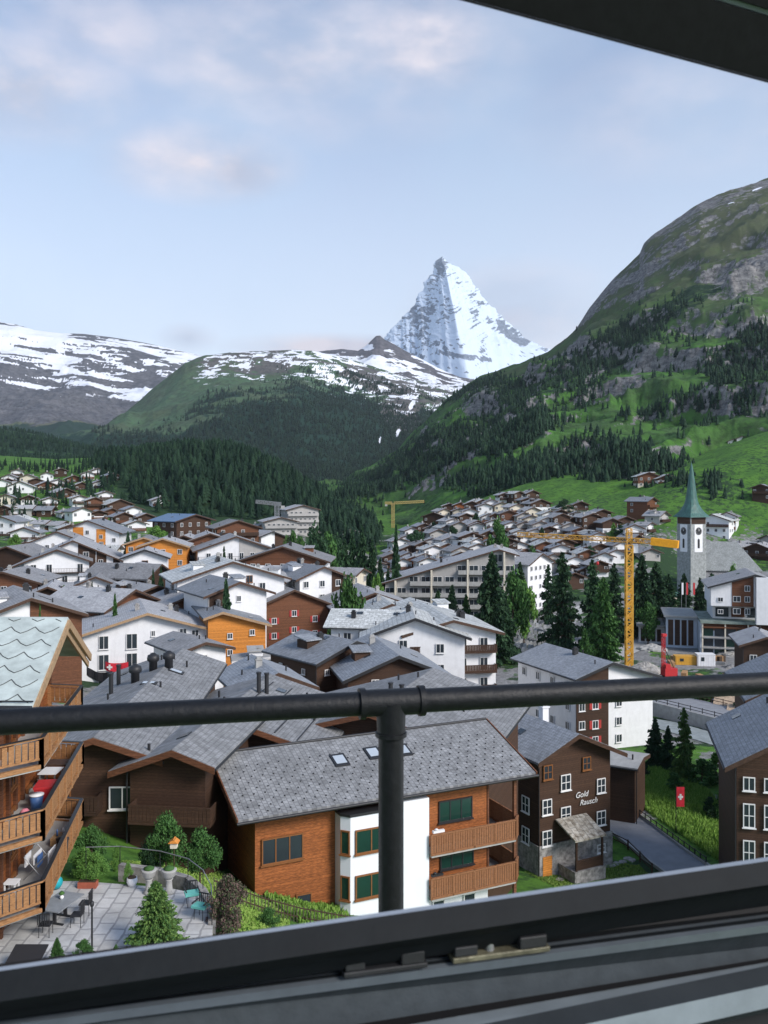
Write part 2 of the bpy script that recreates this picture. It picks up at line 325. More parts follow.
def gridmesh(name, X, Y, Z, cover=None, mats=None, smooth=True):
    r, c = X.shape
    me = bpy.data.meshes.new(name)
    idx = np.arange(r * c).reshape(r, c)
    q = np.stack([idx[:-1, :-1], idx[:-1, 1:], idx[1:, 1:], idx[1:, :-1]], -1).reshape(-1, 4)
    me.vertices.add(r * c); me.vertices.foreach_set('co', np.stack([X, Y, Z], -1).astype(np.float32).ravel())
    me.loops.add(q.size); me.loops.foreach_set('vertex_index', q.ravel().astype(np.int32))
    me.polygons.add(len(q)); me.polygons.foreach_set('loop_start', np.arange(0, q.size, 4, dtype=np.int32))
    me.polygons.foreach_set('use_smooth', np.full(len(q), smooth))
    me.update(calc_edges=True)
    if cover is not None:
        a = me.color_attributes.new('cover', 'FLOAT_COLOR', 'POINT')
        cc = np.ones((r * c, 4), np.float32)
        for i, m in enumerate(cover): cc[:, i] = np.clip(m, 0, 1).ravel()
        a.data.foreach_set('color', cc.ravel())
    for m in (mats or []): me.materials.append(m)
    return me
def landmat(name, grass, grass2, scrub, rock, rock2, snow=(.78, .81, .87), s=1.0, dry=None):
    """ground cover by kind: R wood and scrub, G bare rock, B snow; the rest is turf"""
    m = bpy.data.materials.new(name); m.use_nodes = True; t = m.node_tree; nd = t.nodes; lk = t.links
    b = nd['Principled BSDF']; b.inputs['Roughness'].default_value = .9; b.inputs['Specular IOR Level'].default_value = .1
    at = nd.new('ShaderNodeAttribute'); at.attribute_name = 'cover'; sp = nd.new('ShaderNodeSeparateColor'); lk.new(at.outputs['Color'], sp.inputs[0])
    tcn = nd.new('ShaderNodeTexCoord')
    def noi(sc, det=8, ro=.65, st=(1, 1, 1)):
        mpn = nd.new('ShaderNodeMapping'); mpn.inputs['Scale'].default_value = st; lk.new(tcn.outputs['Object'], mpn.inputs[0])
        n = nd.new('ShaderNodeTexNoise'); n.inputs['Scale'].default_value = sc / s; n.inputs['Detail'].default_value = det; n.inputs['Roughness'].default_value = ro; lk.new(mpn.outputs[0], n.inputs['Vector']); return n.outputs[0]
    def mr(v, a, c, lo=0, hi=1):
        n = nd.new('ShaderNodeMapRange'); n.inputs[1].default_value = a; n.inputs[2].default_value = c; n.inputs[3].default_value = lo; n.inputs[4].default_value = hi; lk.new(v, n.inputs[0]); return n.outputs[0]
    def mix(f, a, c):
        n = nd.new('ShaderNodeMix'); n.data_type = 'RGBA'; lk.new(f, n.inputs[0])
        for i, v in ((6, a), (7, c)):
            if isinstance(v, tuple): n.inputs[i].default_value = (*v, 1)
            else: lk.new(v, n.inputs[i])
        return n.outputs[2]
    na = noi(.02); nb = noi(.11); nc = noi(.5)
    g = mix(mr(na, .38, .62), grass, grass2)
    g = mix(mr(nb, .46, .62, 0, .8), g, tuple(Vector(grass2) * .55))
    g = mix(mr(nc, .5, .75, 0, .5), g, tuple(Vector(grass) * 1.25))
    if dry:
        sz = nd.new('ShaderNodeSeparateXYZ'); lk.new(tcn.outputs['Object'], sz.inputs[0]); ad_ = nd.new('ShaderNodeMath'); ad_.operation = 'MULTIPLY_ADD'; ad_.inputs[1].default_value = 160; lk.new(na, ad_.inputs[0]); lk.new(sz.outputs[2], ad_.inputs[2])
        g = mix(mr(ad_.outputs[0], dry[0], dry[1], 0, .85), g, dry[2])
    rk = mix(mr(noi(.09, 10, .75, (1, 1, 2.6)), .40, .60), rock, rock2)
    rk = mix(mr(noi(.35, 6, .7, (1, 1, .5)), .5, .62, 0, .7), rk, tuple(Vector(rock2) * .5))
    def thr(ch, w=.22):
        n = nd.new('ShaderNodeMath'); n.operation = 'ADD'; lk.new(ch, n.inputs[0]); lk.new(mr(nb, .25, .75, -w, w), n.inputs[1]); return mr(n.outputs[0], .42, .58)
    c = mix(thr(sp.outputs[0], .3), g, scrub); c = mix(thr(sp.outputs[1], .35), c, rk); c = mix(thr(sp.outputs[2], .16), c, snow)
    lk.new(c, b.inputs['Base Color'])
    bp = nd.new('ShaderNodeBump'); bp.inputs['Strength'].default_value = .6; bp.inputs['Distance'].default_value = 2.5 * s; lk.new(noi(.16, 10, .7), bp.inputs['Height']); lk.new(bp.outputs[0], b.inputs['Normal'])
    MATS[name] = m
    return m

# the valley floor and lower slopes: one sheet, polar grid, out past the mountains
pxs = np.linspace(-300, 1100, 300); ys = np.geomspace(12, 14000, 420)
PXg, Yg = np.meshgrid(pxs, ys); Xg = (PXg - 384) / F * Yg; Zg = Tarr(Xg, Yg)
amp = np.clip((Yg - 60) / 300, 0, 1) * np.clip((Zg) / 25, 0, 1)
Zg = Zg + (fbm(Xg / 40, Yg / 40) - .5) * 4 * amp
village = sstep(60, 90, Yg) * (1 - sstep(430, 520, Yg)) * (1 - .6 * sstep(14, 26, Zg))
Zg = Zg - np.where(PXg > 330, sstep(620, 1000, Yg) * 55 + sstep(480, 800, Yg) * 30 * sstep(420, 500, PXg) + sstep(440, 640, Yg) * 40 * sstep(560, 680, PXg), sstep(780, 1500, Yg) * 70)
cov_f = .25 + .35 * village + .3 * (fbm(Xg / 25 + 5, Yg / 25) - .5) * 2 * sstep(60, 100, Yg)
cov_f = np.maximum(cov_f, .9 * sstep(370, 400, Yg) * sstep(95, 130, PXg) * (1 - sstep(330, 372, PXg)))
cov_f = np.where((Yg < 75), .12, cov_f)
cov_f = np.where((Yg > 85) & (Yg < 125) & (PXg > 590) & (PXg < 760), .15, cov_f)
cov_r = .6 * village * sstep(.36, .5, fbm(Xg / 9, Yg / 9)) * (Yg > 95) + .34 * sstep(135, 150, Yg) * (1 - sstep(240, 300, Yg)) * sstep(470, 510, PXg)
M_ground = landmat('valley turf', (.10, .22, .035), (.055, .13, .03), (.03, .06, .028), (.30, .30, .30), (.19, .19, .19), s=.25)
g = linkmesh('ground', gridmesh('ground', Xg, Yg, Zg, [cov_f, cov_r, cov_f * 0], [M_ground])); tag(g, kind='structure')
# terrain behind and beside the viewpoint
mb = MB(); mb.slab([(-900, -300), (900, -300), (900, 14), (-900, 14)], 8, 9.0)
tag(mb.build('ground', mat('garden turf', (.07, .15, .03))), kind='structure')
# ---------------------------------------------------------------- mountains: lofted through contour lines at real distances
def loft(px_nodes, curves, nx, nt, amp, nscale, seed, crest_amp=None, back=(600, -250)):
    """curves: for each contour a list of (px, py, Y); returns X,Y,Z grids, projected row py and loft parameter"""
    px = np.linspace(px_nodes[0], px_nodes[1], nx); rows = []
    for c in curves:
        a = np.array(c, float)
        y = np.interp(px, a[:, 0], a[:, 1]); Y = np.interp(px, a[:, 0], a[:, 2])
        k = 7; ker = np.ones(k) / k
        Y = np.convolve(np.pad(Y, k // 2 * 1, 'edge'), ker, 'valid')
        rows.append((Y, CZ - (y - HY) / F * Y))
    n = len(rows); t = np.linspace(0, n - 1, nt); Ys = []; Zs = []
    A = np.array([r[0] for r in rows]); B = np.array([r[1] for r in rows])
    for tt in t:
        i = min(int(tt), n - 2); f = tt - i
        Ys.append(A[i] * (1 - f) + A[i + 1] * f); Zs.append(B[i] * (1 - f) + B[i + 1] * f)
    Yb = np.array(Ys); Zb = np.array(Zs)
    for d, h in ((.35, .3), (1.0, 1.0)):
        Yb = np.vstack([Yb, Yb[nt - 1] + back[0] * d]); Zb = np.vstack([Zb, Zb[nt - 1] + back[1] * h])
    PX = np.tile(px, (Yb.shape[0], 1)); X = (PX - 384) / F * Yb
    TT = np.r_[t, [n - 1, n - 1]][:, None] * np.ones_like(PX) / (n - 1)
    fade = np.sin(np.clip(TT, 0, 1) * math.pi) ** .5
    fade = np.maximum(fade, (crest_amp or .15) * (TT > .5)) * (TT > 0)
    u, v = X / nscale + seed, Yb / nscale + seed * 1.7
    nzv = (ridged(u, v + Zb / nscale * .8, 7, .52) - .62) * 1.7 + (fbm(u * 4, v * 4, 4) - .5) * .35
    Z = Zb + nzv * amp * fade
    PYp = HY - (Z - CZ) * F / Yb
    return X, Yb, Z, PX, PYp, TT, nzv
def ell(PX, PY, L):
    m = np.zeros_like(PX)
    for (cx, cy, rx, ry, rot, a) in L:
        c, s = math.cos(R(rot)), math.sin(R(rot)); dx, dy = PX - cx, PY - cy
        u = (dx * c + dy * s) / rx; w = (-dx * s + dy * c) / ry
        m = np.maximum(m, a * (1 - sstep(.5, 1.25, np.sqrt(u * u + w * w))))
    return m

def scatter_trees(name, X, Y, Z, prob, n, hmin, hmax, label, wide=.30, tiers=3, sides=6, group=None, spread=1.0):
    """a wood too dense to count: ragged tiered conifers merged in one mesh"""
    r, c = X.shape
    A = prob[:-1, :-1] * np.abs((X[:-1, 1:] - X[:-1, :-1])) * np.hypot(Y[1:, :-1] - Y[:-1, :-1], Z[1:, :-1] - Z[:-1, :-1])
    p = A.ravel() / A.sum(); k = rng.choice(p.size, n, p=p); i, j = np.divmod(k, c - 1); fu = rng.random(n); fv = rng.random(n)
    def bl(M): return (M[i, j] * (1 - fu) + M[i, j + 1] * fu) * (1 - fv) + (M[i + 1, j] * (1 - fu) + M[i + 1, j + 1] * fu) * fv
    x, y, z = bl(X), bl(Y), bl(Z); h = hmin + (hmax - hmin) * rng.random(n) ** 1.3
    rad = h * wide * (.7 + .6 * rng.random(n)) * .5
    V = []; Fc = []; nv = tiers * (sides * 2 + 1)
    base = np.arange(n) * nv
    verts = np.zeros((n, nv, 3)); tri = []
    for t in range(tiers):
        f0 = .06 + t / tiers * .82; apex = min(1.0, f0 + 1.35 / tiers + .1); rt = (1 - f0) ** .85
        o = t * (sides * 2 + 1)
        verts[:, o] = np.c_[x, y, z + h * apex]
        ph = rng.random(n) * 6.28
        for q in range(sides * 2):
            a = ph + q * math.pi / sides; rr = rad * rt * (1.0 if q % 2 == 0 else .45) * (.75 + .5 * rng.random(n))
            zz = z + h * (f0 + (0 if q % 2 == 0 else .10) + rng.random(n) * .03)
            verts[:, o + 1 + q] = np.c_[x + np.cos(a) * rr, y + np.sin(a) * rr, zz]
            tri.append((o, o + 1 + q, o + 1 + (q + 1) % (sides * 2)))
    tri = np.array(tri)
    faces = (base[:, None, None] + tri[None]).reshape(-1, 3).astype(np.int32)
    me = bpy.data.meshes.new(name); me.vertices.add(n * nv); me.vertices.foreach_set('co', verts.astype(np.float32).ravel())
    me.loops.add(faces.size); me.loops.foreach_set('vertex_index', faces.ravel()); me.polygons.add(len(faces))
    me.polygons.foreach_set('loop_start', np.arange(0, faces.size, 3, dtype=np.int32)); me.update(calc_edges=True)
    a = me.attributes.new('tint', 'FLOAT', 'POINT'); a.data.foreach_set('value', np.repeat(rng.random(n) ** 1.6, nv).astype(np.float32))
    me.materials.append(M_forest)
    return tag(linkmesh(name, me), label, 'forest', group, 'stuff')

# --- right mountain
foot = [(290, 508, 1000), (345, 503, 850), (385, 522, 640), (410, 526, 590), (450, 519, 550), (500, 499, 530), (540, 492, 515), (620, 500, 470), (700, 505, 405), (768, 507, 400), (1100, 520, 380)]
c1 = [(290, 500, 1400), (345, 497, 1200), (385, 500, 950), (410, 493, 880), (450, 478, 800), (500, 462, 730), (540, 452, 690), (620, 452, 620), (700, 458, 560), (768, 460, 530), (1100, 440, 500)]
c2 = [(290, 494, 2000), (345, 493, 1650), (400, 466, 1400), (450, 432, 1200), (500, 412, 1080), (540, 402, 1000), (620, 384, 930), (700, 372, 860), (768, 360, 820), (1100, 310, 760)]
c2b = [(290, 491, 2400), (345, 491, 2000), (400, 456, 1650), (450, 415, 1420), (500, 390, 1280), (560, 362, 1200), (620, 320, 1150), (700, 270, 1080), (768, 250, 1040), (1100, 190, 1000)]
crest = [(290, 500, 3000), (330, 496, 2500), (350, 488, 2300), (370, 472, 2150), (400, 450, 2000), (430, 419, 1850), (445, 402, 1780), (465, 386, 1700), (480, 376, 1660), (500, 368, 1620), (520, 361, 1580), (548, 350, 1540), (566, 337, 1500), (576, 328, 1480), (583, 317, 1470), (590, 306, 1460), (600, 294, 1450), (612, 281, 1430), (626, 268, 1410), (640, 254, 1400), (644, 244, 1390), (655, 234, 1380), (672, 222, 1370), (700, 205, 1350), (730, 191, 1340), (768, 178, 1330), (900, 140, 1330), (1100, 100, 1330)]
X, Y, Z, PX, PY, TT, nv = loft((290, 1100), [foot, c1, c2, c2b, crest], 800, 480, 60, 210, 3.1, .24, (500, -160))
# rock steps across the slope
_b = fbm(X / 420 + 4, Y / 420, 4); _s = (Z * .022 + _b * 5); _st = (_s - np.floor(_s)); Z = Z + (sstep(.55, .95, _st) - _st) * 22 * sstep(.12, .3, TT) * (1 - .5 * sstep(.97, 1, TT)) * sstep(.40, .58, fbm(X / 260, Y / 260 + 7, 4)) * (TT < 1.0); PY = HY - (Z - CZ) * F / Y
gy, gx = np.gradient(Z), None
dzy = np.abs(np.gradient(Z, axis=0) / (np.abs(np.gradient(Y, axis=0)) + 1e-3))
nf = fbm(X / 90, Y / 90 + Z / 90); nf2 = fbm(X / 30 + 9, Y / 30 + Z / 25)
wood = ell(PX, PY, [(690, 300, 95, 14, -32, 1), (630, 335, 80, 16, -30, 1), (590, 365, 60, 14, -20, .95), (560, 395, 60, 20, -10, .75), (500, 425, 60, 36, -30, .85), (440, 450, 70, 26, -32, 1), (400, 472, 55, 18, -32, 1), (370, 485, 40, 12, -20, 1),
                    (685, 415, 46, 18, 5, .95), (735, 365, 40, 18, -15, 1), (765, 350, 30, 30, 0, .9), (600, 455, 55, 20, 0, .8), (560, 470, 60, 20, 0, .8), (650, 468, 60, 13, 0, .8), (600, 478, 60, 14, 0, .85), (712, 486, 9, 24, 0, 1), (640, 500, 22, 10, 0, .8), (520, 480, 40, 14, 0, .8), (470, 490, 30, 14, 0, .75),
                    (680, 490, 18, 26, 0, .9), (745, 405, 22, 14, 0, .7), (640, 300, 14, 8, 0, .3), (480, 390, 30, 14, -25, .8), (520, 395, 36, 20, 0, .7)])
meadow = ell(PX, PY, [(635, 402, 80, 15, -22, 1), (720, 432, 66, 18, 10, 1), (645, 436, 56, 13, 0, 1), (560, 440, 30, 8, -15, .9), (735, 460, 60, 26, 0, 1), (590, 425, 30, 9, -20, .9), (430, 505, 60, 13, -22, 1), (480, 465, 32, 9, -15, .7), (560, 408, 22, 10, 0, .7), (655, 395, 46, 9, -25, .9),
                      (700, 250, 70, 9, -25, .7), (600, 320, 40, 8, -30, .8), (660, 295, 60, 9, -30, .7), (500, 345, 1, 1, 0, 0), (400, 530, 40, 14, 0, 1), (525, 455, 26, 8, -20, .8), (742, 476, 40, 18, 0, 1), (665, 480, 22, 8, 0, .8)])
rocky = ell(PX, PY, [(600, 290, 26, 8, -28, .9), (640, 275, 50, 6, -18, .8), (690, 215, 70, 9, -28, .8), (585, 318, 20, 10, -50, 1), (740, 195, 40, 10, -20, .9), (750, 268, 50, 9, -30, .9), (700, 330, 30, 7, 0, .9), (740, 300, 36, 9, -25, .8), (594, 375, 18, 5, -40, 1), (555, 462, 16, 9, 0, 1.2), (520, 455, 14, 8, -40, .8), (590, 468, 22, 9, 0, 1.0), (630, 480, 26, 7, 0, .8),
                     (600, 460, 10, 7, 0, .9), (480, 400, 20, 18, -40, .7), (630, 380, 30, 5, -10, .7), (575, 350, 14, 6, -45, .9), (690, 400, 20, 5, 0, .5), (510, 420, 8, 12, 0, .8), (700, 245, 60, 5, -22, .5)])
gx_ = np.abs(np.gradient(Z, axis=1) / (np.abs(np.gradient(X, axis=1)) + 1e-3)); steep = np.hypot(dzy, gx_)
rockm = np.clip(rocky * .85 + sstep(.95, 1.5, steep) * .75 + (fbm(X / 14, Z / 7 + Y / 30, 5, .6) - .5) * 1.5 * (1 - meadow), 0, 1) * (1 - .85 * meadow)
rockm = np.clip(rockm + .32 * sstep(320, 250, PY) * sstep(.45, .6, nf2), 0, 1)
rockm *= .55 + .45 * sstep(.35, .55, nf)
rockm *= 1 - .85 * sstep(415, 395, PX) * sstep(460, 480, PY)
woodm = np.clip(wood + (nf - .55) * 1.5 * (1 - meadow), 0, 1) * (1 - meadow * .85)
woodm = np.where(PY < 285, woodm * .25, woodm)
scr = np.clip(woodm * .75 + (nf2 - .48) * 1.3, 0, 1) * (1 - .7 * meadow)
snowm = ell(PX, PY, [(757, 189, 7, 1.0, -20, .75), (731, 203, 5, .8, -20, .7)])
M_land = landmat('mountain turf and rock', (.068, .17, .034), (.055, .10, .042), (.022, .046, .026), (.27, .265, .26), (.10, .10, .105), s=1.0, dry=(240, 420, (.085, .092, .058)))
M1 = (X, Y, Z, PX, PY)
tag(linkmesh('mountainside', gridmesh('mountainside', X, Y, Z, [scr, rockm, snowm], [M_land])), kind='structure')
cl = sstep(.50, .62, fbm(X / 26 + 3, Y / 26, 4)) * sstep(.9, .5, TT)
pr = (np.clip(woodm, 0, 1) ** 1.5 + .10 * cl * (1 - .8 * meadow)) * (1 - .6 * rockm) * np.clip((PY - 290) / 40, 0, 1) * (TT < .985)
pr = pr * (900 / Y) ** 1.7
scatter_trees('forest', X, Y, Z, pr, 18000, 4, 10.5, 'dark conifer woods spread over the green right mountainside', wide=.5)

# --- rounded hill in the middle with snow on top
f2 = [(60, 492, 1900), (200, 495, 1900), (345, 497, 1900), (520, 500, 2300), (700, 500, 2300)]
m2 = [(60, 462, 2500), (140, 455, 2500), (200, 448, 2500), (300, 445, 2500), (380, 455, 2700), (450, 430, 3200), (520, 420, 3300), (700, 420, 3300)]
m2b = [(60, 440, 3000), (140, 425, 3000), (200, 405, 3000), (300, 395, 3000), (380, 402, 3400), (450, 400, 3900), (520, 400, 3900), (700, 400, 3900)]
k2 = [(60, 450, 3600), (110, 425, 3600), (140, 400, 3600), (152, 389, 3600), (165, 379, 3600), (185, 364, 3600), (205, 356, 3650), (235, 352, 3700), (265, 351, 3750), (290, 350, 3800), (312, 351, 3850), (335, 356, 4000), (360, 362, 4300), (385, 370, 4500), (410, 379, 4700), (440, 385, 4800), (470, 388, 4800), (520, 395, 4800), (700, 400, 4800)]
X, Y, Z, PX, PY, TT, nv = loft((60, 700), [f2, m2, m2b, k2], 620, 300, 95, 620, 8.3, .05, (900, -400))
nf = fbm(X / 300, Y / 300 + Z / 150); st = fbm(X / 60, Z / 22 + Y / 500, 6, .6)
top = np.interp(PX, [c[0] for c in k2], [c[1] for c in k2]); dd = PY - top
snowm = sstep(.49, .56, st + .08 * (1 - dd / 26)) * (.35 + .65 * sstep(.40, .56, fbm(X / 35 + 5, Z / 9 + Y / 200, 5, .65))) * (1 - sstep(18, 44, dd + (nf - .5) * 30 - (PX > 330) * 10)) * sstep(178, 215, PX)
snowm = np.maximum(snowm, ell(PX, PY, [(398, 433, 2.5, 5, 20, 1), (412, 405, 3, 6, 30, 1), (380, 440, 1.5, 4, 10, 1), (345, 372, 10, 3, 0, 0)]))
woodm = np.clip(sstep(26, 66, dd + (nf - .5) * 70 + np.clip((PX - 250) * .24, -30, 26)), 0, 1)
woodm = np.where(PX < 185, np.maximum(woodm * .6, sstep(420, 445, PY)), woodm)
rockm = np.clip(sstep(.5, .7, ridged(X / 260, Y / 260 + Z / 200)) * .6 * (1 - sstep(16, 36, dd)) * sstep(170, 220, PX) + ell(PX, PY, [(240, 365, 60, 10, 0, .4), (400, 415, 26, 20, 45, .8), (380, 385, 40, 12, 20, .6)]), 0, 1)
M_land2 = landmat('alpine hill', (.070, .135, .070), (.075, .105, .060), (.016, .042, .030), (.135, .13, .12), (.085, .085, .085), s=3.0)
tag(linkmesh('hill', gridmesh('hill', X, Y, Z, [woodm * .9, rockm, snowm], [M_land2])), kind='structure')
pr = woodm ** 2 * (snowm < .3) * (TT < .97) * (PX < 470) * (PX > 90) * (TT > .05)
scatter_trees('forest', X, Y, Z, pr, 19000, 8, 17, 'distant dark forest covering the flanks of the rounded hill', tiers=2, sides=4, wide=.5)

# --- forested spur low on the left
f5 = [(-250, 490, 800), (0, 478, 800), (100, 476, 800), (200, 480, 900), (330, 500, 1200)]
m5 = [(-250, 440, 1300), (0, 450, 1300), (80, 455, 1300), (160, 462, 1300), (330, 496, 1500)]
k5 = [(-250, 385, 1900), (0, 428, 1900), (45, 436, 1900), (80, 447, 1900), (120, 455, 1900), (200, 470, 1900), (330, 496, 1900)]
X, Y, Z, PX, PY, TT, nv = loft((-250, 330), [f5, m5, k5], 260, 120, 24, 300, 5.3, .3, (500, -200))
nf = fbm(X / 120, Y / 120)
M_land5 = landmat('forest floor', (.05, .11, .035), (.04, .08, .035), (.018, .04, .025), (.22, .22, .22), (.14, .14, .14), s=2.0)
tag(linkmesh('hill', gridmesh('hill', X, Y, Z, [.4 + nf * .5, nf * 0, nf * 0], [M_land5])), kind='structure')
scatter_trees('forest', X, Y, Z, (.2 + sstep(.35, .6, nf)) * (TT < .99) * (PX > -120), 9000, 6, 11, 'dark forest slope low at the left behind the hillside houses', wide=.5)

# --- rocky gorge and snowy range at the left
f3 = [(-300, 470, 3400), (0, 462, 3400), (140, 458, 3400), (300, 450, 3800), (420, 450, 4500)]
m3 = [(-300, 420, 4400), (0, 425, 4400), (60, 425, 4400), (140, 432, 4400), (300, 430, 4700), (420, 420, 5000)]
m3b = [(-300, 370, 5400), (0, 378, 5400), (60, 388, 5400), (140, 395, 5400), (300, 392, 5600), (420, 392, 5600)]
k3 = [(-300, 290, 6700), (-80, 315, 6700), (0, 322, 6700), (15, 324, 6700), (35, 330, 6700), (60, 333, 6700), (85, 334, 6700), (110, 337, 6800), (140, 342, 6900), (165, 347, 7000), (190, 353, 7100), (230, 362, 7200), (300, 370, 7400), (420, 375, 7400)]
X, Y, Z, PX, PY, TT, nv = loft((-300, 420), [f3, m3, m3b, k3], 560, 300, 210, 950, 12.9, .03, (1200, -600))
dd = PY - np.interp(PX, [c[0] for c in k3], [c[1] for c in k3])
st = fbm(X / 200 + Z / 130, Y / 600 + Z / 60, 7, .68); nf = fbm(X / 500, Y / 500 + Z / 200)
st2 = fbm(X / 330 + Z / 55 + 3, Z / 26 + Y / 260, 6, .62)
snowm = sstep(.47, .53, st * .55 + st2 * .45 + .045 * (1 - dd / 40) + (nf - .5) * .22) * (1 - sstep(45, 85, dd + (nf - .5) * 50))
woodm = sstep(418, 440, PY + (nf - .5) * 60)
rockm = np.clip(1.0 - woodm * .8 - sstep(.5, .6, nf) * .5 * sstep(60, 110, dd), 0, 1)
M_land3 = landmat('high range', (.10, .13, .07), (.12, .12, .08), (.02, .045, .032), (.15, .15, .16), (.075, .08, .09), s=5.0)
tag(linkmesh('mountain_range', gridmesh('mountain_range', X, Y, Z, [woodm, rockm, snowm], [M_land3])), kind='structure')

# --- snow and rock ridge at the foot of the peak
f6 = [(250, 400, 5200), (380, 400, 5200), (480, 400, 5200), (640, 400, 5200)]
m6 = [(250, 380, 6000), (340, 371, 6000), (400, 378, 6000), (450, 390, 6000), (640, 392, 6000)]
k6 = [(250, 368, 6900), (300, 356, 6900), (325, 351, 6900), (342, 349, 6900), (358, 351, 6900), (366, 346, 6900), (371, 341, 6900), (376, 336, 6900), (380, 335.5, 6900), (385, 340, 6900), (392, 343, 6900), (402, 349, 6950), (415, 356, 7000), (430, 364, 7000), (445, 371, 7000), (460, 377, 7000), (480, 380, 7000), (640, 385, 7000)]
X, Y, Z, PX, PY, TT, nv = loft((250, 640), [f6, m6, k6], 460, 200, 90, 500, 21.7, .05, (700, -400))
dd = PY - np.interp(PX, [c[0] for c in k6], [c[1] for c in k6])
st = fbm(X / 170 + Z / 200, Y / 420 + Z / 38, 6, .62); nf = fbm(X / 200 + 3, Y / 200 + Z / 100)
rk6 = ell(PX, PY, [(380, 343, 14, 8, 20, 1), (345, 352, 22, 4, 0, .75), (400, 352, 26, 4, 30, .9), (425, 366, 22, 4, 32, .8), (440, 377, 20, 4, 28, .6)])
snowm = sstep(.42, .54, st + .06 - .30 * rk6)
rockm = np.clip(1 - snowm, 0, 1) * .95 + .05
M_land6 = landmat('snow and scree', (.13, .12, .10), (.11, .10, .09), (.03, .05, .04), (.15, .14, .145), (.065, .065, .075), s=5.0)
tag(linkmesh('mountain_ridge', gridmesh('mountain_ridge', X, Y, Z, [nf * 0, rockm, snowm], [M_land6])), kind='structure')

# --- the pyramid peak, modelled in the round
DY = 9000.0; pk = P(444, 252.5, DY)
dL = np.array([0, 3, 7, 18, 26, 35, 50, 64, 75, 84, 94, 110, 150, 200]) * 10.
rL = np.array([0, 3.5, 7, 9.5, 19, 21, 31, 43, 53, 62, 75, 92, 140, 210]) * 10.
dR = np.array([0, 3, 6, 11, 20, 34, 44, 57, 64, 72, 80, 86, 92, 96, 110, 150, 200]) * 10.
rR = np.array([0, 4, 7, 16, 26, 35, 42, 55, 62, 72, 80, 86, 102, 116, 150, 200, 260]) * 10.
nd_, na_ = 260, 420
d = np.r_[np.linspace(0, 1000, 210), np.linspace(1020, 2000, nd_ - 210)]
ang = np.linspace(0, 2 * math.pi, na_)
Dg, Ag = np.meshgrid(d, ang, indexing='ij')
RL = np.interp(Dg, dL, rL); RR = np.interp(Dg, dR, rR); RF = Dg * .95 + 10; RB = Dg * 1.0
ridges = [(0, RR), (math.pi * .5, RB), (math.pi, RL), (math.pi * 1.53, RF), (2 * math.pi, RR)]
Rr = np.zeros_like(Dg)
for (a0, r0), (a1, r1) in zip(ridges[:-1], ridges[1:]):
    sel = (Ag >= a0 - 1e-9) & (Ag <= a1 + 1e-9); f = np.clip((Ag - a0) / (a1 - a0), 0, 1)
    # a straight chord between two arêtes, pulled in a little so that the face is hollow
    x0, y0, x1, y1 = np.cos(a0) * r0, np.sin(a0) * r0, np.cos(a1) * r1, np.sin(a1) * r1
    den = np.cos(Ag) * (y1 - y0) - np.sin(Ag) * (x1 - x0); num = x0 * (y1 - y0) - y0 * (x1 - x0)
    ch = np.where(np.abs(den) > 1e-6, num / np.where(np.abs(den) > 1e-6, den, 1), 0)
    ch = ch * (1 - .14 * np.sin(f * math.pi))
    Rr = np.where(sel, ch, Rr)
cx = np.cos(Ag); cy = np.sin(Ag)
bx, by = cx * Rr, cy * Rr
n1 = ridged(bx / 150 + 5, by / 150 + Dg / 170, 6, .55) - .6; n2 = fbm(bx / 40, Dg / 22 + by / 60, 5, .6) - .5
disp = (n1 * 60 + n2 * 34) * sstep(0, 160, Dg) + (n2 * 14)
Rr2 = np.maximum(Rr + disp * .75, 1)
Xm = pk.x - 22 * np.exp(-((Dg - 60) / 60) ** 2) + cx * Rr2; Ym = DY + 150 + cy * Rr2; Zm = pk.z - Dg + n1 * 30 * sstep(60, 300, Dg)
Zm = Zm + 0 * Xm
PX = Xm / Ym * F + 384; PY = HY - (Zm - CZ) / Ym * F
stt = fbm(bx / 48 + 2 + Dg / 60, Dg / 20 + by / 60, 7, .68); sts = fbm(bx / 220 + by / 220, Dg / 220, 4)
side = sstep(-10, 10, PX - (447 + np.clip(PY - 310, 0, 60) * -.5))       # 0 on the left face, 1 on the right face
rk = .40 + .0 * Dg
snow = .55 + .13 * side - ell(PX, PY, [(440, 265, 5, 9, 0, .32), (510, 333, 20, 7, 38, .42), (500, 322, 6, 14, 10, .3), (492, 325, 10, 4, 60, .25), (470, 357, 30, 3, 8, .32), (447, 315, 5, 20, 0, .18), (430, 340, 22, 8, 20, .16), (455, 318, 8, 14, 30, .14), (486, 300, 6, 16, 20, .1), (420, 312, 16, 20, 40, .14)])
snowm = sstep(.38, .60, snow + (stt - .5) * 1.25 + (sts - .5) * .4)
rockm = np.clip(1.1 - snowm, 0, 1)
M_peak = landmat('peak snow and rock', (.2, .2, .22), (.16, .17, .2), (.1, .1, .12), (.26, .31, .38), (.15, .18, .23), snow=(.64, .74, .87), s=4.0)  # snow albedo tinted blue to carry the blue shading of the peak
tag(linkmesh('mountain_peak', gridmesh('mountain_peak', Xm, Ym, Zm, [rockm * 0, rockm, snowm], [M_peak])), kind='structure')

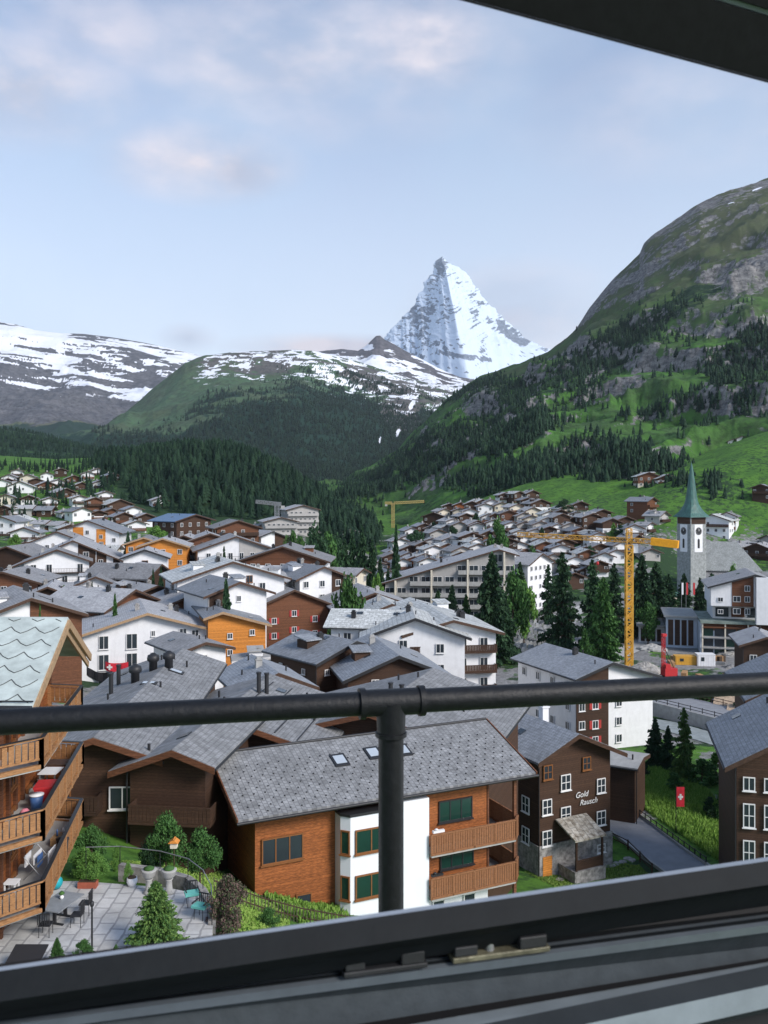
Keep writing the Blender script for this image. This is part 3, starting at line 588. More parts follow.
# --- wooded knoll above the left half of the village (part of the ground sheet)
K = (Yg > 395) & (Yg < 760) & (PXg > 60) & (PXg < 400)
crestpx = ell(PXg, -(Zg - CZ) * F / Yg + HY, [(215, 476, 108, 46, 6, 1), (320, 510, 42, 24, 30, 1), (355, 540, 24, 18, 30, .9), (118, 470, 26, 12, 0, .7)])
prk = np.where(K, crestpx, 0) * (.35 + fbm(Xg / 30, Yg / 30)) 
scatter_trees('forest', Xg, Yg, Zg, prk, 4800, 4, 11, 'dense dark conifer wood on the knoll above the left side of the village', wide=.66, tiers=6, sides=7)
K2 = np.where((Yg > 330) & (Yg < 620) & (PXg < 110), ell(PXg, -(Zg - CZ) * F / Yg + HY, [(20, 505, 40, 9, 0, .5), (60, 500, 30, 12, 0, .6), (95, 492, 22, 16, 0, .9), (5, 518, 30, 7, 0, .5), (90, 470, 60, 8, 0, .8), (30, 470, 60, 5, 0, .8)]), 0)
scatter_trees('forest', Xg, Yg, Zg, K2, 230, 4, 8, 'loose dark trees between the hillside houses at the far left', wide=.42, tiers=6, sides=7)
# ---------------------------------------------------------------- foreground: balcony rail and window frame
M_rail = mat('charcoal painted rail', (.009, .010, .012), .5, .28, .25, 60, bump=.12, dirt=.15)
M_frameW = mat('anthracite window frame', (.007, .009, .011), .6, .12, .12, 40, bump=.05, dirt=.0)
M_frameL = mat('light grey metal track', (.17, .20, .23), .35, .5, .12, 30, metal=.5, bump=0)
M_gap = mat('black seal and shadow strip', (.008, .008, .009), .7, .2, .1, 30, bump=0)
M_brass = mat('yellowed metal latch', (.17, .16, .11), .5, .5, .4, 60, metal=.4)
Ya = .44 * F / 233; Yb_ = .44 * F / 194
pa = P(0, 722, Ya); pb = P(768, 683, Yb_); dr = (pb - pa).normalized()
def onrail(px):
    # point of the rail axis seen at column px
    k = (px - 384) / F; t = (k * pa.y - pa.x) / (dr.x - k * dr.y); return pa + dr * t
rail = empty('balcony_railing', onrail(392) - Vector((0, 0, 1.0)), 0, 'charcoal tubular balcony railing crossing the view outside the window', 'railing')
o = rail.location.copy()
m = MB(); m.tube(onrail(-260) - o, onrail(1050) - o, .0245, n=28); m.build('handrail', M_rail, rail)
m = MB(); top = onrail(391) - o; m.tube(top, top - Vector((0, 0, 1.3)), .026, .026, n=28); m.build('post', M_rail, rail)
tee = MB(); a = onrail(362) - o; b = onrail(421) - o; tee.tube(a, b, .0275, n=28)
for q in (a, b): tee.tube(q - dr * .006, q + dr * .006, .0315, n=28)
tee.tube(top, top - Vector((0, 0, .062)), .031, .029, n=28); tee.tube(top - Vector((0, 0, .062)), top - Vector((0, 0, .070)), .0325, n=28)
tee.build('tee_fitting', M_rail, rail)
m = MB(); c0 = onrail(-260) - o; c1_ = onrail(1050) - o; m.tube(c0 - Vector((0, 0, .9)), c1_ - Vector((0, 0, .9)), .018, n=16); m.build('bottom_rail', M_rail, rail)

# window frame: bars run through real 3-D points
def frameline(x0, y0, x1, y1, z):
    """end points at height z (relative to the eye) whose image runs through two pixels"""
    A = P(x0, y0, -z * F / (y0 - HY)); B = P(x1, y1, -z * F / (y1 - HY)); d = B - A
    return A - d * .45, B + d * .45
wf = empty('window_frame', (0, .7, CZ - .6), 0, 'anthracite window frame around the open window', 'window')
wo = wf.location.copy()
# profile strips from outer (far) edge to the sill (near): (left px row, right px row at 768, height below eye)
lines = [(967, 857, -.350, 'lip'), (971, 861, -.349, 'f'), (991, 883, -.385, 'd'), (1014, 914, -.410, 'l'), (1018, 917, -.409, 'f'), (1021, 921, -.410, 'l'), (1026, 925, -.411, 'f')]
pts = [frameline(0, a, 768, b, z) for a, b, z, _ in lines]
# panel below the track and the sill with its rounded nose
pts.append(frameline(0, 1082, 768, 958, -.455)); pts.append(frameline(0, 1096, 768, 962, -.457)); pts.append(frameline(0, 1150, 768, 985, -.452)); pts.append(frameline(0, 1200, 768, 1012, -.50)); pts.append(frameline(0, 1500, 768, 1300, -.66)); pts.append(frameline(0, 2600, 768, 2300, -1.2))
def strip(mb, i, j, m=0):
    a, b = pts[i]; c, d = pts[j]; mb.add([a - wo, b - wo, d - wo, c - wo], [(0, 1, 2, 3)], m)
def solidstrip(name, i, j, mat_, t=.03):
    a, b = [q - wo for q in pts[i]]; c, d = [q - wo for q in pts[j]]
    n = (b - a).cross(c - a).normalized()
    if n.z - n.y < 0: n = -n
    mb = MB(); k = n * t
    mb.add([a, b, d, c, a - k, b - k, d - k, c - k], [(0, 1, 2, 3), (7, 6, 5, 4), (0, 4, 5, 1), (1, 5, 6, 2), (2, 6, 7, 3), (3, 7, 4, 0)])
    return mb.build(name, mat_, wf)
solidstrip('edge_trim', 0, 1, mat('frame edge painted highlight', (.30, .33, .37), .35, .6, .1, 30, bump=0), .012)  # pale colour paints the thin highlight along the frame lip
solidstrip('bottom_bar', 1, 2, M_frameW, .02)
solidstrip('seal', 2, 3, M_gap, .02)
tr = solidstrip('track', 3, 4, M_frameL, .008); solidstrip('track', 4, 5, M_frameW, .010); solidstrip('track', 5, 6, M_frameL, .008)
solidstrip('front_panel', 6, 7, mat('grey inner panel', (.040, .049, .056), .55, .25, .15, 40, bump=.08), .02)
solidstrip('sill_shadow_strip', 7, 8, M_gap, .02)  # black strip stands in for the soft shadow between panel and sill
solidstrip('sill', 8, 9, mat('grey sill paint', (.20, .235, .26), .45, .4, .12, 25, bump=.05, dirt=.15), .02)
solidstrip('sill_nose', 9, 10, mat('dark sill front', (.025, .030, .034), .5, .3, .1, 25, bump=.05), .02)
solidstrip('sill_front', 10, 11, M_frameW, .02); solidstrip('wall_below', 11, 12, M_frameW, .02)
# latch parts lying on the track
def ontrack(px, i=3, f=0.5):
    a, b = pts[i]; k = (px - 384) / F; d = b - a; t = (k * a.y - a.x) / (d.x - k * d.y); return a + d * t
tdir = (pts[3][1] - pts[3][0]).normalized()
def latch(px0, px1, px2, label):
    c = ontrack((px0 + px1) / 2, 4); e = empty('window_latch', c, math.atan2(tdir.y, tdir.x), label, 'latch'); e.rotation_euler[1] = 0
    L = (ontrack(px1) - ontrack(px0)).length
    def bx(name, x0, x1, y0, y1, z0, z1, mt):
        m = MB(); m.box(x0, x1, y0, y1, z0, z1); oo = m.build(name, mt, e); bv = oo.modifiers.new('b', 'BEVEL'); bv.width = .0012; bv.segments = 2; return oo
    bx('plate', -L * .5, L * .5, -.012, .010, .001, .006, M_brass if px2 else M_dark)
    bx('block', -L * .48, -L * .25, -.012, .008, .0065, .015, M_dark); bx('block', L * .18, L * .46, -.013, .008, .0065, .017, M_dark)
    if px2:
        bx('lever', -L * .30, L * .30, .001, .009, .0175, .024, M_brass)
        m = MB(); m.tube((-L * .1, -.004, .006), (-L * .1, -.004, .014), .004, n=12); m.build('pin', M_metal, e); m = MB(); m.tube((L * .34, -.004, .017), (L * .34, -.004, .021), .004, n=12); m.build('pin', M_metal, e)
    else:
        m = MB(); m.tube((-L * .36, -.003, .015), (-L * .36, -.003, .018), .004, n=12); m.build('pin', M_metal, e); m = MB(); m.tube((L * .32, -.003, .017), (L * .32, -.003, .020), .004, n=12); m.build('pin', M_metal, e)
latch(342, 424, False, 'small black hinge block on the window track, the left one of two')
latch(450, 545, True, 'yellowed metal latch on the window track, right of the black block')

# open sash across the upper right corner
sash = empty('open_window', P(700, 20, .75), 0, 'dark underside of the tilted open sash at the top right', 'window')
s0 = sash.location.copy()
A0 = P(300, -46, .70); B0 = P(1000, 143, 1.0)
dS = (B0 - A0).normalized(); upn = Vector((0, -.55, .83)).normalized(); nS = dS.cross(upn).normalized()
def sbar(name, off, wv, dep, mt, back=0.0):
    a = A0 + upn * off; b = B0 + upn * off; n = nS * dep; m = MB(); bk = nS * back
    m.add([a - s0 + bk, b - s0 + bk, b + upn * wv - s0 + bk, a + upn * wv - s0 + bk, a + n - s0 + bk, b + n - s0 + bk, b + upn * wv + n - s0 + bk, a + upn * wv + n - s0 + bk], [(0, 1, 2, 3), (7, 6, 5, 4), (0, 4, 5, 1), (1, 5, 6, 2), (2, 6, 7, 3), (3, 7, 4, 0)])
    return m.build(name, mt, sash)
sbar('sash_bar', .0, .050, .03, mat('dark sash paint', (.007, .008, .009), .6, .15, .2, 80, bump=.03))
sbar('edge_trim', -.0022, .002, .032, M_gap)
sbar('sash_trim', .051, .004, .028, M_frameL)
sbar('sash_trim', .0555, .06, .03, MATS['dark sash paint'])
# ---------------------------------------------------------------- house kit
_wc = {}
def window_mesh(w, h, cols=2, rows=1, fr='w', gl='d', far=False):
    k = (round(w, 2), round(h, 2), cols, rows, fr, gl, far)
    if k in _wc: return _wc[k]
    fm = {'w': M_frame, 'b': M_frameb, 'd': M_dark}[fr]; gm = {'d': M_glass, 'g': M_gglass}[gl]
    f = MB(); t = .08 if not far else .09
    f.box(-w / 2, w / 2, -.07, .03, -h / 2, -h / 2 + t); f.box(-w / 2, w / 2, -.07, .03, h / 2 - t, h / 2)
    f.box(-w / 2, -w / 2 + t, -.069, .03, -h / 2 + t, h / 2 - t); f.box(w / 2 - t, w / 2, -.069, .03, -h / 2 + t, h / 2 - t)
    for c in range(1, cols):
        x = -w / 2 + w * c / cols; f.box(x - t * .4, x + t * .4, -.066, .03, -h / 2 + t, h / 2 - t)
    for r in range(1, rows):
        z = -h / 2 + h * r / rows; f.box(-w / 2 + t, w / 2 - t, -.062, .02, z - .03, z + .03)
    if not far: f.box(-w / 2 - .08, w / 2 + .08, -.14, .0, -h / 2 - .07, -h / 2 - .002)
    if far:
        f.box(-w / 2 + t, w / 2 - t, -.03, .03, -h / 2 + t, h / 2 - t, 1)
        r = (f.mesh('window', [fm, gm]), None)
    else:
        p = MB(); p.box(-w / 2 + t, w / 2 - t, -.03, .02, -h / 2 + t, h / 2 - t)
        r = (f.mesh('window', fm), p.mesh('pane', gm))
    _wc[k] = r
    return r
_sh = {}
def add_window(par, x, y, z, rz=0, w=1.1, h=1.25, cols=2, rows=1, fr='w', gl='d', far=False, shut=None, name='window'):
    a, b = window_mesh(w, h, cols, rows, fr, gl, far)
    o = linkmesh(name, a, par, (x, y, z), (0, 0, rz))
    if b: linkmesh('pane', b, o)
    if shut:
        k = (round(w, 2), round(h, 2), shut.name)
        if k not in _sh:
            m = MB(); m.box(-w * .22, w * .22, -.06, .0, -h / 2, h / 2)
            for i in range(5): m.box(-w * .17, w * .17, -.075, -.061, -h * .42 + i * h * .17, -h * .42 + i * h * .17 + h * .1)
            _sh[k] = m.mesh('shutter', shut)
        for s in (-1, 1): linkmesh('shutter', _sh[k], o, (s * w * .75, 0, 0))
    return o
def balcony(par, x0, x1, y, z, d=1.2, mt=None, rz=0, org=(0, 0), name='balcony', hgt=1.0, bars=False):
    mt = mt or M_balc; m = MB()
    m.box(x0, x1, y - d, y, z - .16, z)
    if bars:
        m.box(x0, x1, y - d, y - d + .05, z + hgt - .06, z + hgt)
        n = max(3, int((x1 - x0) / .35))
        for i in range(n + 1):
            xx = x0 + (x1 - x0 - .04) * i / n; m.box(xx, xx + .04, y - d, y - d + .04, z, z + hgt - .06)
    else:
        m.box(x0, x1, y - d, y - d + .07, z + hgt - .10, z + hgt); m.box(x0, x1, y - d, y - d + .07, z + .02, z + .12)
        n = max(2, int((x1 - x0) / .22)); st = (x1 - x0) / n
        if n < 60:
            for i in range(n): m.box(x0 + i * st + .015, x0 + (i + 1) * st - .015, y - d + .01, y - d + .05, z + .12, z + hgt - .10)
        else: m.box(x0, x1, y - d + .01, y - d + .05, z + .12, z + hgt - .10)
    for xx in (x0, x1 - .06): m.box(xx, xx + .06, y - d + .07, y, z + .02, z + hgt * .96)
    return m.build(name, mt, par, (org[0], org[1], 0), (0, 0, rz))
def Ysolve(px, pyb):
    Y = np.geomspace(95, 640, 500); X = (px - 384) / F * Y; z = Tarr(X, Y); pr = HY - (z - CZ) * F / Y
    ok = np.where(pr <= pyb)[0]
    return float(Y[ok[0]]) if len(ok) else 560.
GB = {'T': M_brown, 'm': M_mid, 'w': M_warm, 'o': M_orange, 'W': M_white, 'c': M_cream, 'g': M_beige}
def house(name, label, px, py, Y, w, L, yaw=0, pitch=19, walls='W', gable=None, gfrac=.45, roof=None, ax=.5, oh=.9, ohf=1.0, cols=3, rows=9, ww=1.15, wh=1.3,
          barge=None, balc=(), bmat=None, panels=(), shut=None, side=True, chim=1, group=None, cat='house', far=None, fr='w', base=None, swid=3.4, bars=False, sth=2.75, attic=True, wfun=None, zb=None, wpos=None, wcols=2, ab=False, stepped=False):
    """gable-fronted house: ridge end seen at pixel (px, py) at depth Y; local y runs back along the ridge"""
    far = (Y > 185) if far is None else far
    a = P(px, py, Y); yw = R(yaw) - (0 if ab else math.atan((px - 384) / F)); c, s = math.cos(yw), math.sin(yw)
    a = a + Vector((-s, c, 0)) * ohf * .0
    def wl(x, y): return (a.x + x * c - y * s, a.y + x * s + y * c)
    cor = [wl(-w * ax, 0), wl(w * (1 - ax), 0), wl(-w * ax, L), wl(w * (1 - ax), L)]
    zg = min(T(*q) for q in cor) - .4 if zb is None else zb
    H = a.z - .25 - zg
    xl, xr = -w * ax, w * (1 - ax); tp_ = math.tan(R(pitch)); rl = -xl * tp_; rr = xr * tp_; 
    root = empty(name, (a.x, a.y, zg), yw, label, cat, group)
    rm = roof or M_slate
    top = lambda x: H + (x * tp_ if x < 0 else -x * tp_)
    poly = [(xl, 0), (xr, 0), (xr, top(xr)), (0, H), (xl, top(xl))]
    m = MB(); m.prism(poly, 0, L); m.build('wall', GB[walls], root)
    he = min(top(xl), top(xr))
    if gable:
        zt = he * (1 - gfrac) if gfrac < 1 else .0
        gp = [(xl - .04, zt), (xr + .04, zt), (xr + .04, top(xr)), (0, H), (xl - .04, top(xl))]
        m = MB(); m.prism(gp, -.06, -.004); m.prism(gp, L + .004, L + .06)
        for sx in (xl, xr):
            x0, x1 = (sx - .06, sx - .004) if sx < 0 else (sx + .004, sx + .06); m.box(x0, x1, 0, L, zt, top(sx) - .02)
        m.build('timber_cladding', GB[gable], root)
    for (x0, x1, z0, z1, mm) in panels:
        m = MB(); zz = H - z1; x1c = x1
        pp = [(x0, max(0, H - z0)), (x1, max(0, H - z0)), (x1, min(top(x1) - .05, H - z1)), (x0, min(top(x0) - .05, H - z1))]
        if x0 < 0 < x1 and z1 < .3: pp = [pp[0], pp[1], (x1, top(x1) - .05), (0, H - .05), (x0, top(x0) - .05)]
        m.prism(pp, -.10, -.065); m.build('facade_panel', GB[mm], root)
    # roof: one folded slab with eaves
    t = .28; el, er = xl - oh, xr + oh
    ch = [(el, top(el) + .02), (er, top(er) + .02), (er, top(er) + .02 + t), (0, H + .02 + t), (el, top(el) + .02 + t)]
    ch = [(el, top(el) + .02), (0, H + .02), (er, top(er) + .02), (er, top(er) + .02 + t), (0, H + .02 + t), (el, top(el) + .02 + t)]
    m = MB(); m.prism(ch, -ohf, L + ohf); r = m.build('roof', rm, root)
    m = MB(); k = .10
    bt = [(el - .02, top(el) - .12), (0, H - .12), (er + .02, top(er) - .12), (er + .02, top(er) + t - .02), (0, H + t - .02), (el - .02, top(el) + t - .02)]
    m.prism(bt, -ohf - .07, -ohf - .004)
    m.build('bargeboard', barge or M_barge, root)
    rnd_ = random.Random(int(px * 7 + py * 13))
    for i in range(chim):
        x = rnd_.uniform(xl * .55, xr * .55); y = rnd_.uniform(.25, .8) * L; z = top(x)
        m = MB(); m.box(x - .34, x + .34, y - .3, y + .3, z - .4, z + 1.0); m.box(x - .42, x + .42, y - .38, y + .38, z + 1.002, z + 1.1); m.box(x - .25, x + .25, y - .2, y + .2, z + 1.11, z + 1.35)
        m.build('chimney', rnd_.choice([M_conc, M_dark, M_stonew]), r)
    for i in range(rnd_.randint(2, 3) if far else rnd_.randint(3, 6)):
        x = rnd_.uniform(xl * .85, xr * .85); y = rnd_.uniform(.05, .95) * L; z = top(x) + t - .1; m = MB(); k = rnd_.random()
        if k < .6: m.tube((x, y, z), (x, y, z + .65), .09, n=6); m.build('vent_pipe', M_dark, r)
        else:
            sx = 1 if x > 0 else -1; f_ = lambda a_, b_, u: (a_, b_, top(a_) + t + u); m.quadslab(f_(x - .35, y - .45, .1), f_(x + .35, y - .45, .1), f_(x + .35, y + .45, .1), f_(x - .35, y + .45, .1), .12); m.build('skylight', M_glass, r)
    if not far:
        m = MB(); m.tube((el - .05, -ohf, top(el) + .12), (el - .05, L + ohf, top(el) + .12), .08, n=6); m.build('gutter', M_dark, root); m = MB(); m.tube((er + .05, -ohf, top(er) + .12), (er + .05, L + ohf, top(er) + .12), .08, n=6); m.build('gutter', M_dark, root)
        m = MB(); m.tube((xl - .12, -.2, 0), (xl - .12, -.2, top(xl)), .05, n=6); m.build('downpipe', M_dark, root)
    if w > 8 and rnd_.random() < .4 and chim:
        sx = rnd_.choice((-1, 1)); xd = sx * (w * .27); yd = L * rnd_.uniform(.35, .6); zz_ = top(xd); m = MB(); m.box(min(xd, xd - sx * .1) - .9, max(xd, xd - sx * .1) + .9, yd - 1.1, yd + 1.1, zz_ - .6, zz_ + 1.0); dm = m.build('dormer', GB[gable or walls], r)
        m = MB(); m.quadslab((xd - 1.2, yd - 1.4, zz_ + 1.15), (xd + 1.2, yd - 1.4, zz_ + 1.15), (xd + 1.2, yd + 1.4, zz_ + 1.5), (xd - 1.2, yd + 1.4, zz_ + 1.5), .14); m.build('dormer_roof', rm, r)
    # windows on the front
    if wpos:
        for q in wpos:
            x, z = q[0], q[1]; kw = q[2] if len(q) > 2 else {}
            add_window(root, x, -.12, H - z, 0, kw.get('w', ww), kw.get('h', wh), kw.get('c', wcols), kw.get('r', 1), kw.get('fr', fr), kw.get('gl', 'd'), far, kw.get('sh', shut))
    elif stepped:
        n = int((H - 2) / sth)
        for k in range(n):
            z = H - 1.9 - k * sth
            xs = [x for x in [xl + 1.2 + i * (w - 2.4) / (cols - 1) for i in range(cols)] if top(x) - z > 1.1 and z > 1.5]
            for x in xs: add_window(root, x, -.12, z - .2, 0, ww, wh + .4, wcols, 1, fr, 'd', far)
            if len(xs) > 1 and k: balcony(root, min(xs) - .9, max(xs) + .9, -.07, z - 1.35, 1.5, bmat, hgt=1.0)
        for i in range(1, cols, 3):
            m = MB(); x = xl + 1.2 + (i - .5) * (w - 2.4) / (cols - 1); m.box(x - .22, x + .22, -1.65, -.07, 0, top(x) - .1); m.build('facade_fin', M_cream, root)
    elif cols:
        z = he - 1.35; rw = 0; marg = .14 * w
        zz = z + sth
        if attic and top(0) - zz > 1.3 and w > 6:
            na = 2 if w > 11 else 1
            for i in range(na):
                x = (xl + xr) / 2 + (i - (na - 1) / 2) * w * .22
                if top(x) - zz > wh * .9: add_window(root, x, -.12, zz, 0, ww * .8, wh * .8, wcols, 1, fr, 'd', far)
        while z > 1.2 and rw < rows:
            for i in range(cols):
                x = xl + marg + (w - 2 * marg) * (i / (cols - 1) if cols > 1 else .5)
                if far and rnd_.random() < .12: continue
                if rw in balc: add_window(root, x, -.12, z - .25, 0, ww, wh + .5, wcols, 1, fr, 'd', far)
                else: add_window(root, x, -.12, z, 0, ww, wh, wcols, 1, fr, 'd', far, shut)
            if rw in balc:
                balcony(root, xl + .15, xr - .15, -.07, z - 1.2, 1.15, bmat or M_balc, bars=bars)
            z -= sth; rw += 1
    if side:
        sd = -1 if (px - 384) / F + math.tan(yw) * 0 > 0 else 1
        # the side wall turned to the viewpoint
        nl = Vector((-c, -s)); vis_left = nl.dot(Vector((-cor[0][0], -cor[0][1]))) > 0
        sx, rz, tz = (xl, -math.pi / 2, top(xl)) if vis_left else (xr, math.pi / 2, top(xr))
        n = max(1, int(L / swid)); z = tz - 1.45; rw = 0
        while z > 1.2 and rw < (2 if far else 4):
            for i in range(n):
                if far and rnd_.random() < .2: continue
                y = L * (i + .5) / n
                add_window(root, sx + (-.10 if sx < 0 else .10), y, z, rz, ww, wh, wcols, 1, fr, 'd', far, None)
            z -= sth; rw += 1
    root['_H'] = H
    return root, H, zg

# ---- middle distance houses one by one --------------------------------------------------
def W_(px0, px1, Y): return (px1 - px0) / F * Y
house('white_house', 'big white house with grey roof, pale brown eaves and a red banner on its wall', 147, 612, 135, 21, 17, 4, 16.5, 'W', barge=M_bargel, roof=M_slate, oh=.7, ohf=1.1,
      wpos=[(-6.2, 4.0, dict(w=1.4, h=2.0)), (-2.2, 4.0, dict(w=1.6, h=2.3)), (.9, 3.0, dict(w=.6, h=.9)), (5.3, 3.6, dict(w=1.1, h=2.3)), (7.1, 3.7, dict(w=1.1, h=1.9)), (-6.2, 6.9, dict(w=1.5, h=2.3)), (-2.2, 6.9, dict(w=1.6, h=2.3)), (.9, 6.2, dict(w=.6, h=.8)), (5.3, 6.4, dict(w=1.2, h=1.2)), (7.1, 6.6, dict(w=1.2, h=1.8)), (-6.2, 9.7, dict(w=1.5, h=2)), (-2.2, 9.7, dict(w=1.6, h=2)), (4.5, 9.7), (7.1, 9.7)], chim=3, side=False)
house('orange_house', 'small bright orange timber house with grey roof beside the big white house', 222, 611, 137, 8.8, 14, 8, 17, 'o', barge=M_bargel, roof=M_slated, oh=.8,
      wpos=[(1.2, 3.6, dict(w=.8, h=.9)), (4.6, 3.2, dict(w=.8, h=.9)), (1.2, 6.1, dict(w=.8, h=.9)), (4.7, 6.1, dict(w=.8, h=.9)), (2.1, 9.0, dict(w=.8, h=.9))], ax=.24, chim=1, side=False)
house('brown_chalet', 'brown timber chalet with rows of red window shutters, left of the pale green birch', 293, 589, 165, 13.6, 18, 17, 22, 'W', 'm', .82, roof=M_slate, oh=1.0,
      wpos=[(-3.6, 5.4), (0.2, 4.2), (4.2, 5.4), (-3.6, 8.1), (0.2, 7.2), (4.2, 8.1), (-3.6, 10.8), (0.2, 10.2), (4.2, 10.8)], shut=M_shut, ww=.95, wh=1.1, chim=1, side=True)
house('stone_roofed_house', 'white gable with small dark windows under a pale slab roof, centre of town', 415, 617, 122, 13.5, 10, 3, 20, 'W', roof=M_slab, oh=.8, barge=M_dark,
      wpos=[(-1.6, 3.5), (3.4, 4.0), (-1.6, 6.4), (3.4, 6.8)], side=False, chim=1)
house('stone_roofed_house', 'long white wing with pale slab roof joined left of the centre gable', 402, 610, 131, 9.5, 9.5, 82, 19, 'W', roof=M_slab, oh=.8, barge=M_dark, swid=3.2, chim=1, cols=1)
house('dark_chalet', 'black brown chalet with tiny windows in front of the white slab-roofed house', 397, 654, 104, 11.5, 14, 14, 22, 'T', roof=M_slated, barge=M_dark, oh=.8,
      wpos=[(-2.6, 3.0, dict(w=.9, h=.9)), (-1.0, 3.0, dict(w=.9, h=.9)), (2.1, 2.7, dict(w=.9, h=.9))], side=False, chim=1)
house('dark_chalet', 'low dark chalet wing with broad blue grey roof and a pinkish chimney', 352, 640, 112, 11, 10, 38, 19, 'T', roof=M_slated, barge=M_dark, oh=.7, cols=3, rows=1, chim=1, ww=.7, wh=.7)
house('small_chalet', 'small orange brown gable peeping over the grey roofs in the middle', 276, 671, 92, 6.8, 9, 16, 23, 'o', roof=M_slated, barge=M_barge, oh=.9, cols=0, side=False, chim=1)
house('grey_roofed_house', 'white garage block with shiny slate roof below the red shuttered chalet', 203, 641, 118, 6.5, 9, 24, 15, 'W', roof=M_slate, cols=1, chim=0, side=False)
house('flat_white_annexe', 'low white annexe in front of the red shuttered chalet', 283, 655, 128, 14, 5, 5, 5, 'W', roof=M_conc, barge=M_frame, oh=.2, ohf=.2, cols=3, rows=1, chim=1, side=False)
house('white_apartment_house', 'white apartment house with dark slab roof and brown balconies right of the centre gable', 452, 619, 124, 12.5, 15, 14, 15, 'W', roof=M_slab, barge=M_barge, oh=1.0, cols=4, balc=(0, 1, 2, 3), bmat=M_brown, chim=2)
house('stone_roofed_house', 'white house whose pale slab roof carries a reddish dormer, behind the balcony apartments', 436, 607, 140, 11, 12, 20, 17, 'W', roof=M_slab, barge=M_barge, cols=3, chim=1)
house('brown_chalet', 'reddish brown chalet with wide eaves left of the long balcony hotel', 374, 592, 165, 14, 15, 12, 19, 'm', roof=M_slate, oh=1.2, cols=4, balc=(0,), bmat=M_mid)
house('brown_chalet', 'little dark red chalet with a pale door in front of the wide eaved one', 391, 603, 150, 9, 10, 10, 21, 'm', roof=M_slab, oh=1, cols=2)
hh, H_, zg_ = house('shuttered_house', 'tall house, half dark timber with red shutters, half white plaster, behind the inn', 609, 661, 125, 13, 15, 37, 17, 'W', roof=M_slated, ax=.42, oh=.8, barge=M_dark,
      panels=[(-5.52, -.15, 30, 0, 'T')], wpos=[(-2.4, 2.9, dict(sh=M_shut)), (-4.6, 3.6, {}), (-2.4, 8.3, dict(sh=M_shut)), (-4.6, 5.7, {}), (-4.6, 8.2, {}), (-2.4, 5.6, dict(sh=M_shut)), (-2.4, 10.5, dict(sh=M_shut)), (1.6, 2.9, {}), (1.6, 5.6, {}), (1.6, 8.2, {}), (1.6, 10.6, {})], ww=1.0, wh=1.15, chim=1, side=True)
# the rest of that house's timber side
house('hotel_building', 'wide hotel with long sloping slate roof, pale balconies and red letters, centre right', 499, 549, 236, 34, 20, 3, 16.5, 'g', roof=M_slate, ax=.88, oh=1.2, barge=M_barge, cols=11, stepped=True, bmat=M_conc, chim=3, ww=2.4, wh=1.7, side=False, sth=3.0)
house('large_hotel', 'large white hotel with dark timber panels, steep side and a balcony front at the left', 73, 540, 225, 31, 22, -4, 24, 'W', roof=M_slate, ax=.5, oh=1.2, barge=M_barge,
      panels=[(1.2, 5.4, 30, .1, 'T'), (5.6, 8.0, 30, .1, 'T'), (9.6, 11.2, 30, .1, 'T')], wpos=[(3.1, 3.4, dict(w=1.4)), (6.6, 5.4, {}), (3.1, 6.6, dict(w=1.4)), (6.6, 8.2, {}), (3.1, 9.6, dict(w=1.4)), (10.3, 6.6, {}), (10.3, 9.2, {}), (13, 7.5, {}), (-13, 9.5, {}), (-.8, 4.5, dict(w=.8)), (-.8, 7.5, dict(w=.8))], chim=2, side=False)
house('hotel_annexe', 'gabled annexe with three rows of dark balconies in front of the large white hotel', 57, 549, 214, 14.5, 8, -2, 21, 'W', roof=M_slate, oh=.9, cols=4, balc=(0, 1, 2), bmat=M_brown, bars=True, ww=1.3, wh=1.6, chim=0, side=False, attic=False)
house('white_hotel', 'white and brown hotel gable directly behind the pale roof at the left edge', 30, 597, 108, 11.4, 14, 8, 20, 'W', roof=M_slate, panels=[(0, 6.0, 20, .1, 'm')], wpos=[(-2.5, 3.1, dict(w=1.2, h=.9)), (3.2, 3.2, dict(w=2.4, h=1.1, c=3)), (1, 5, {}), (4, 5.4, {})], oh=.9, chim=1, side=False)
house('long_roofed_barn', 'brown gabled house with a long plain grey roof, just behind the big white house', 131, 589, 152, 14, 13, 52, 20, 'm', roof=M_slate, oh=1, cols=3, rows=2, chim=2, side=False)
house('brown_gabled_house', 'low brown gable with pale roof and small conifers, in front of the large hotel', 48, 586, 168, 11, 12, -6, 22, 'T', roof=M_slate, oh=1.1, cols=2, rows=1, chim=1, side=False)
house('small_white_gable', 'small white gabled house tucked under the right side of the large hotel', 96, 576, 182, 9.5, 10, -5, 22, 'W', roof=M_slate, oh=1.1, cols=2, chim=1, side=False, far=False)
house('grey_roofed_house', 'brown walled house with broad grey roof cut by the left picture edge', 4, 571, 175, 13, 12, -20, 17, 'm', roof=M_slate, oh=1, cols=3, rows=1, chim=3, side=False)
house('brown_gabled_house', 'dark brown house with broad pale roof at the left edge, left of the balcony annexe', 8, 546, 232, 14, 13, -28, 20, 'T', roof=M_slate, oh=1, cols=3, chim=0, side=False)
house('brown_gabled_house', 'low brown chalet with flat grey roof beside the roof stacks, above the big white house', 188, 595, 155, 9.5, 12, 16, 20, 'm', roof=M_slate, oh=1.1, cols=2, rows=1, chim=2, side=False)
house('grey_roofed_house', 'pale slated roof with small vents between the long barn roof and the low brown chalet', 155, 585, 168, 12, 12, 28, 17, 'T', roof=M_slate, oh=1, cols=2, rows=1, chim=3, side=False)
house('old_barn', 'old dark barn with mossy slab roof below the yellow orange hotel', 158, 564, 190, 10, 14, 60, 24, 'T', roof=M_slate, oh=1, cols=3, rows=2, chim=1, side=True)
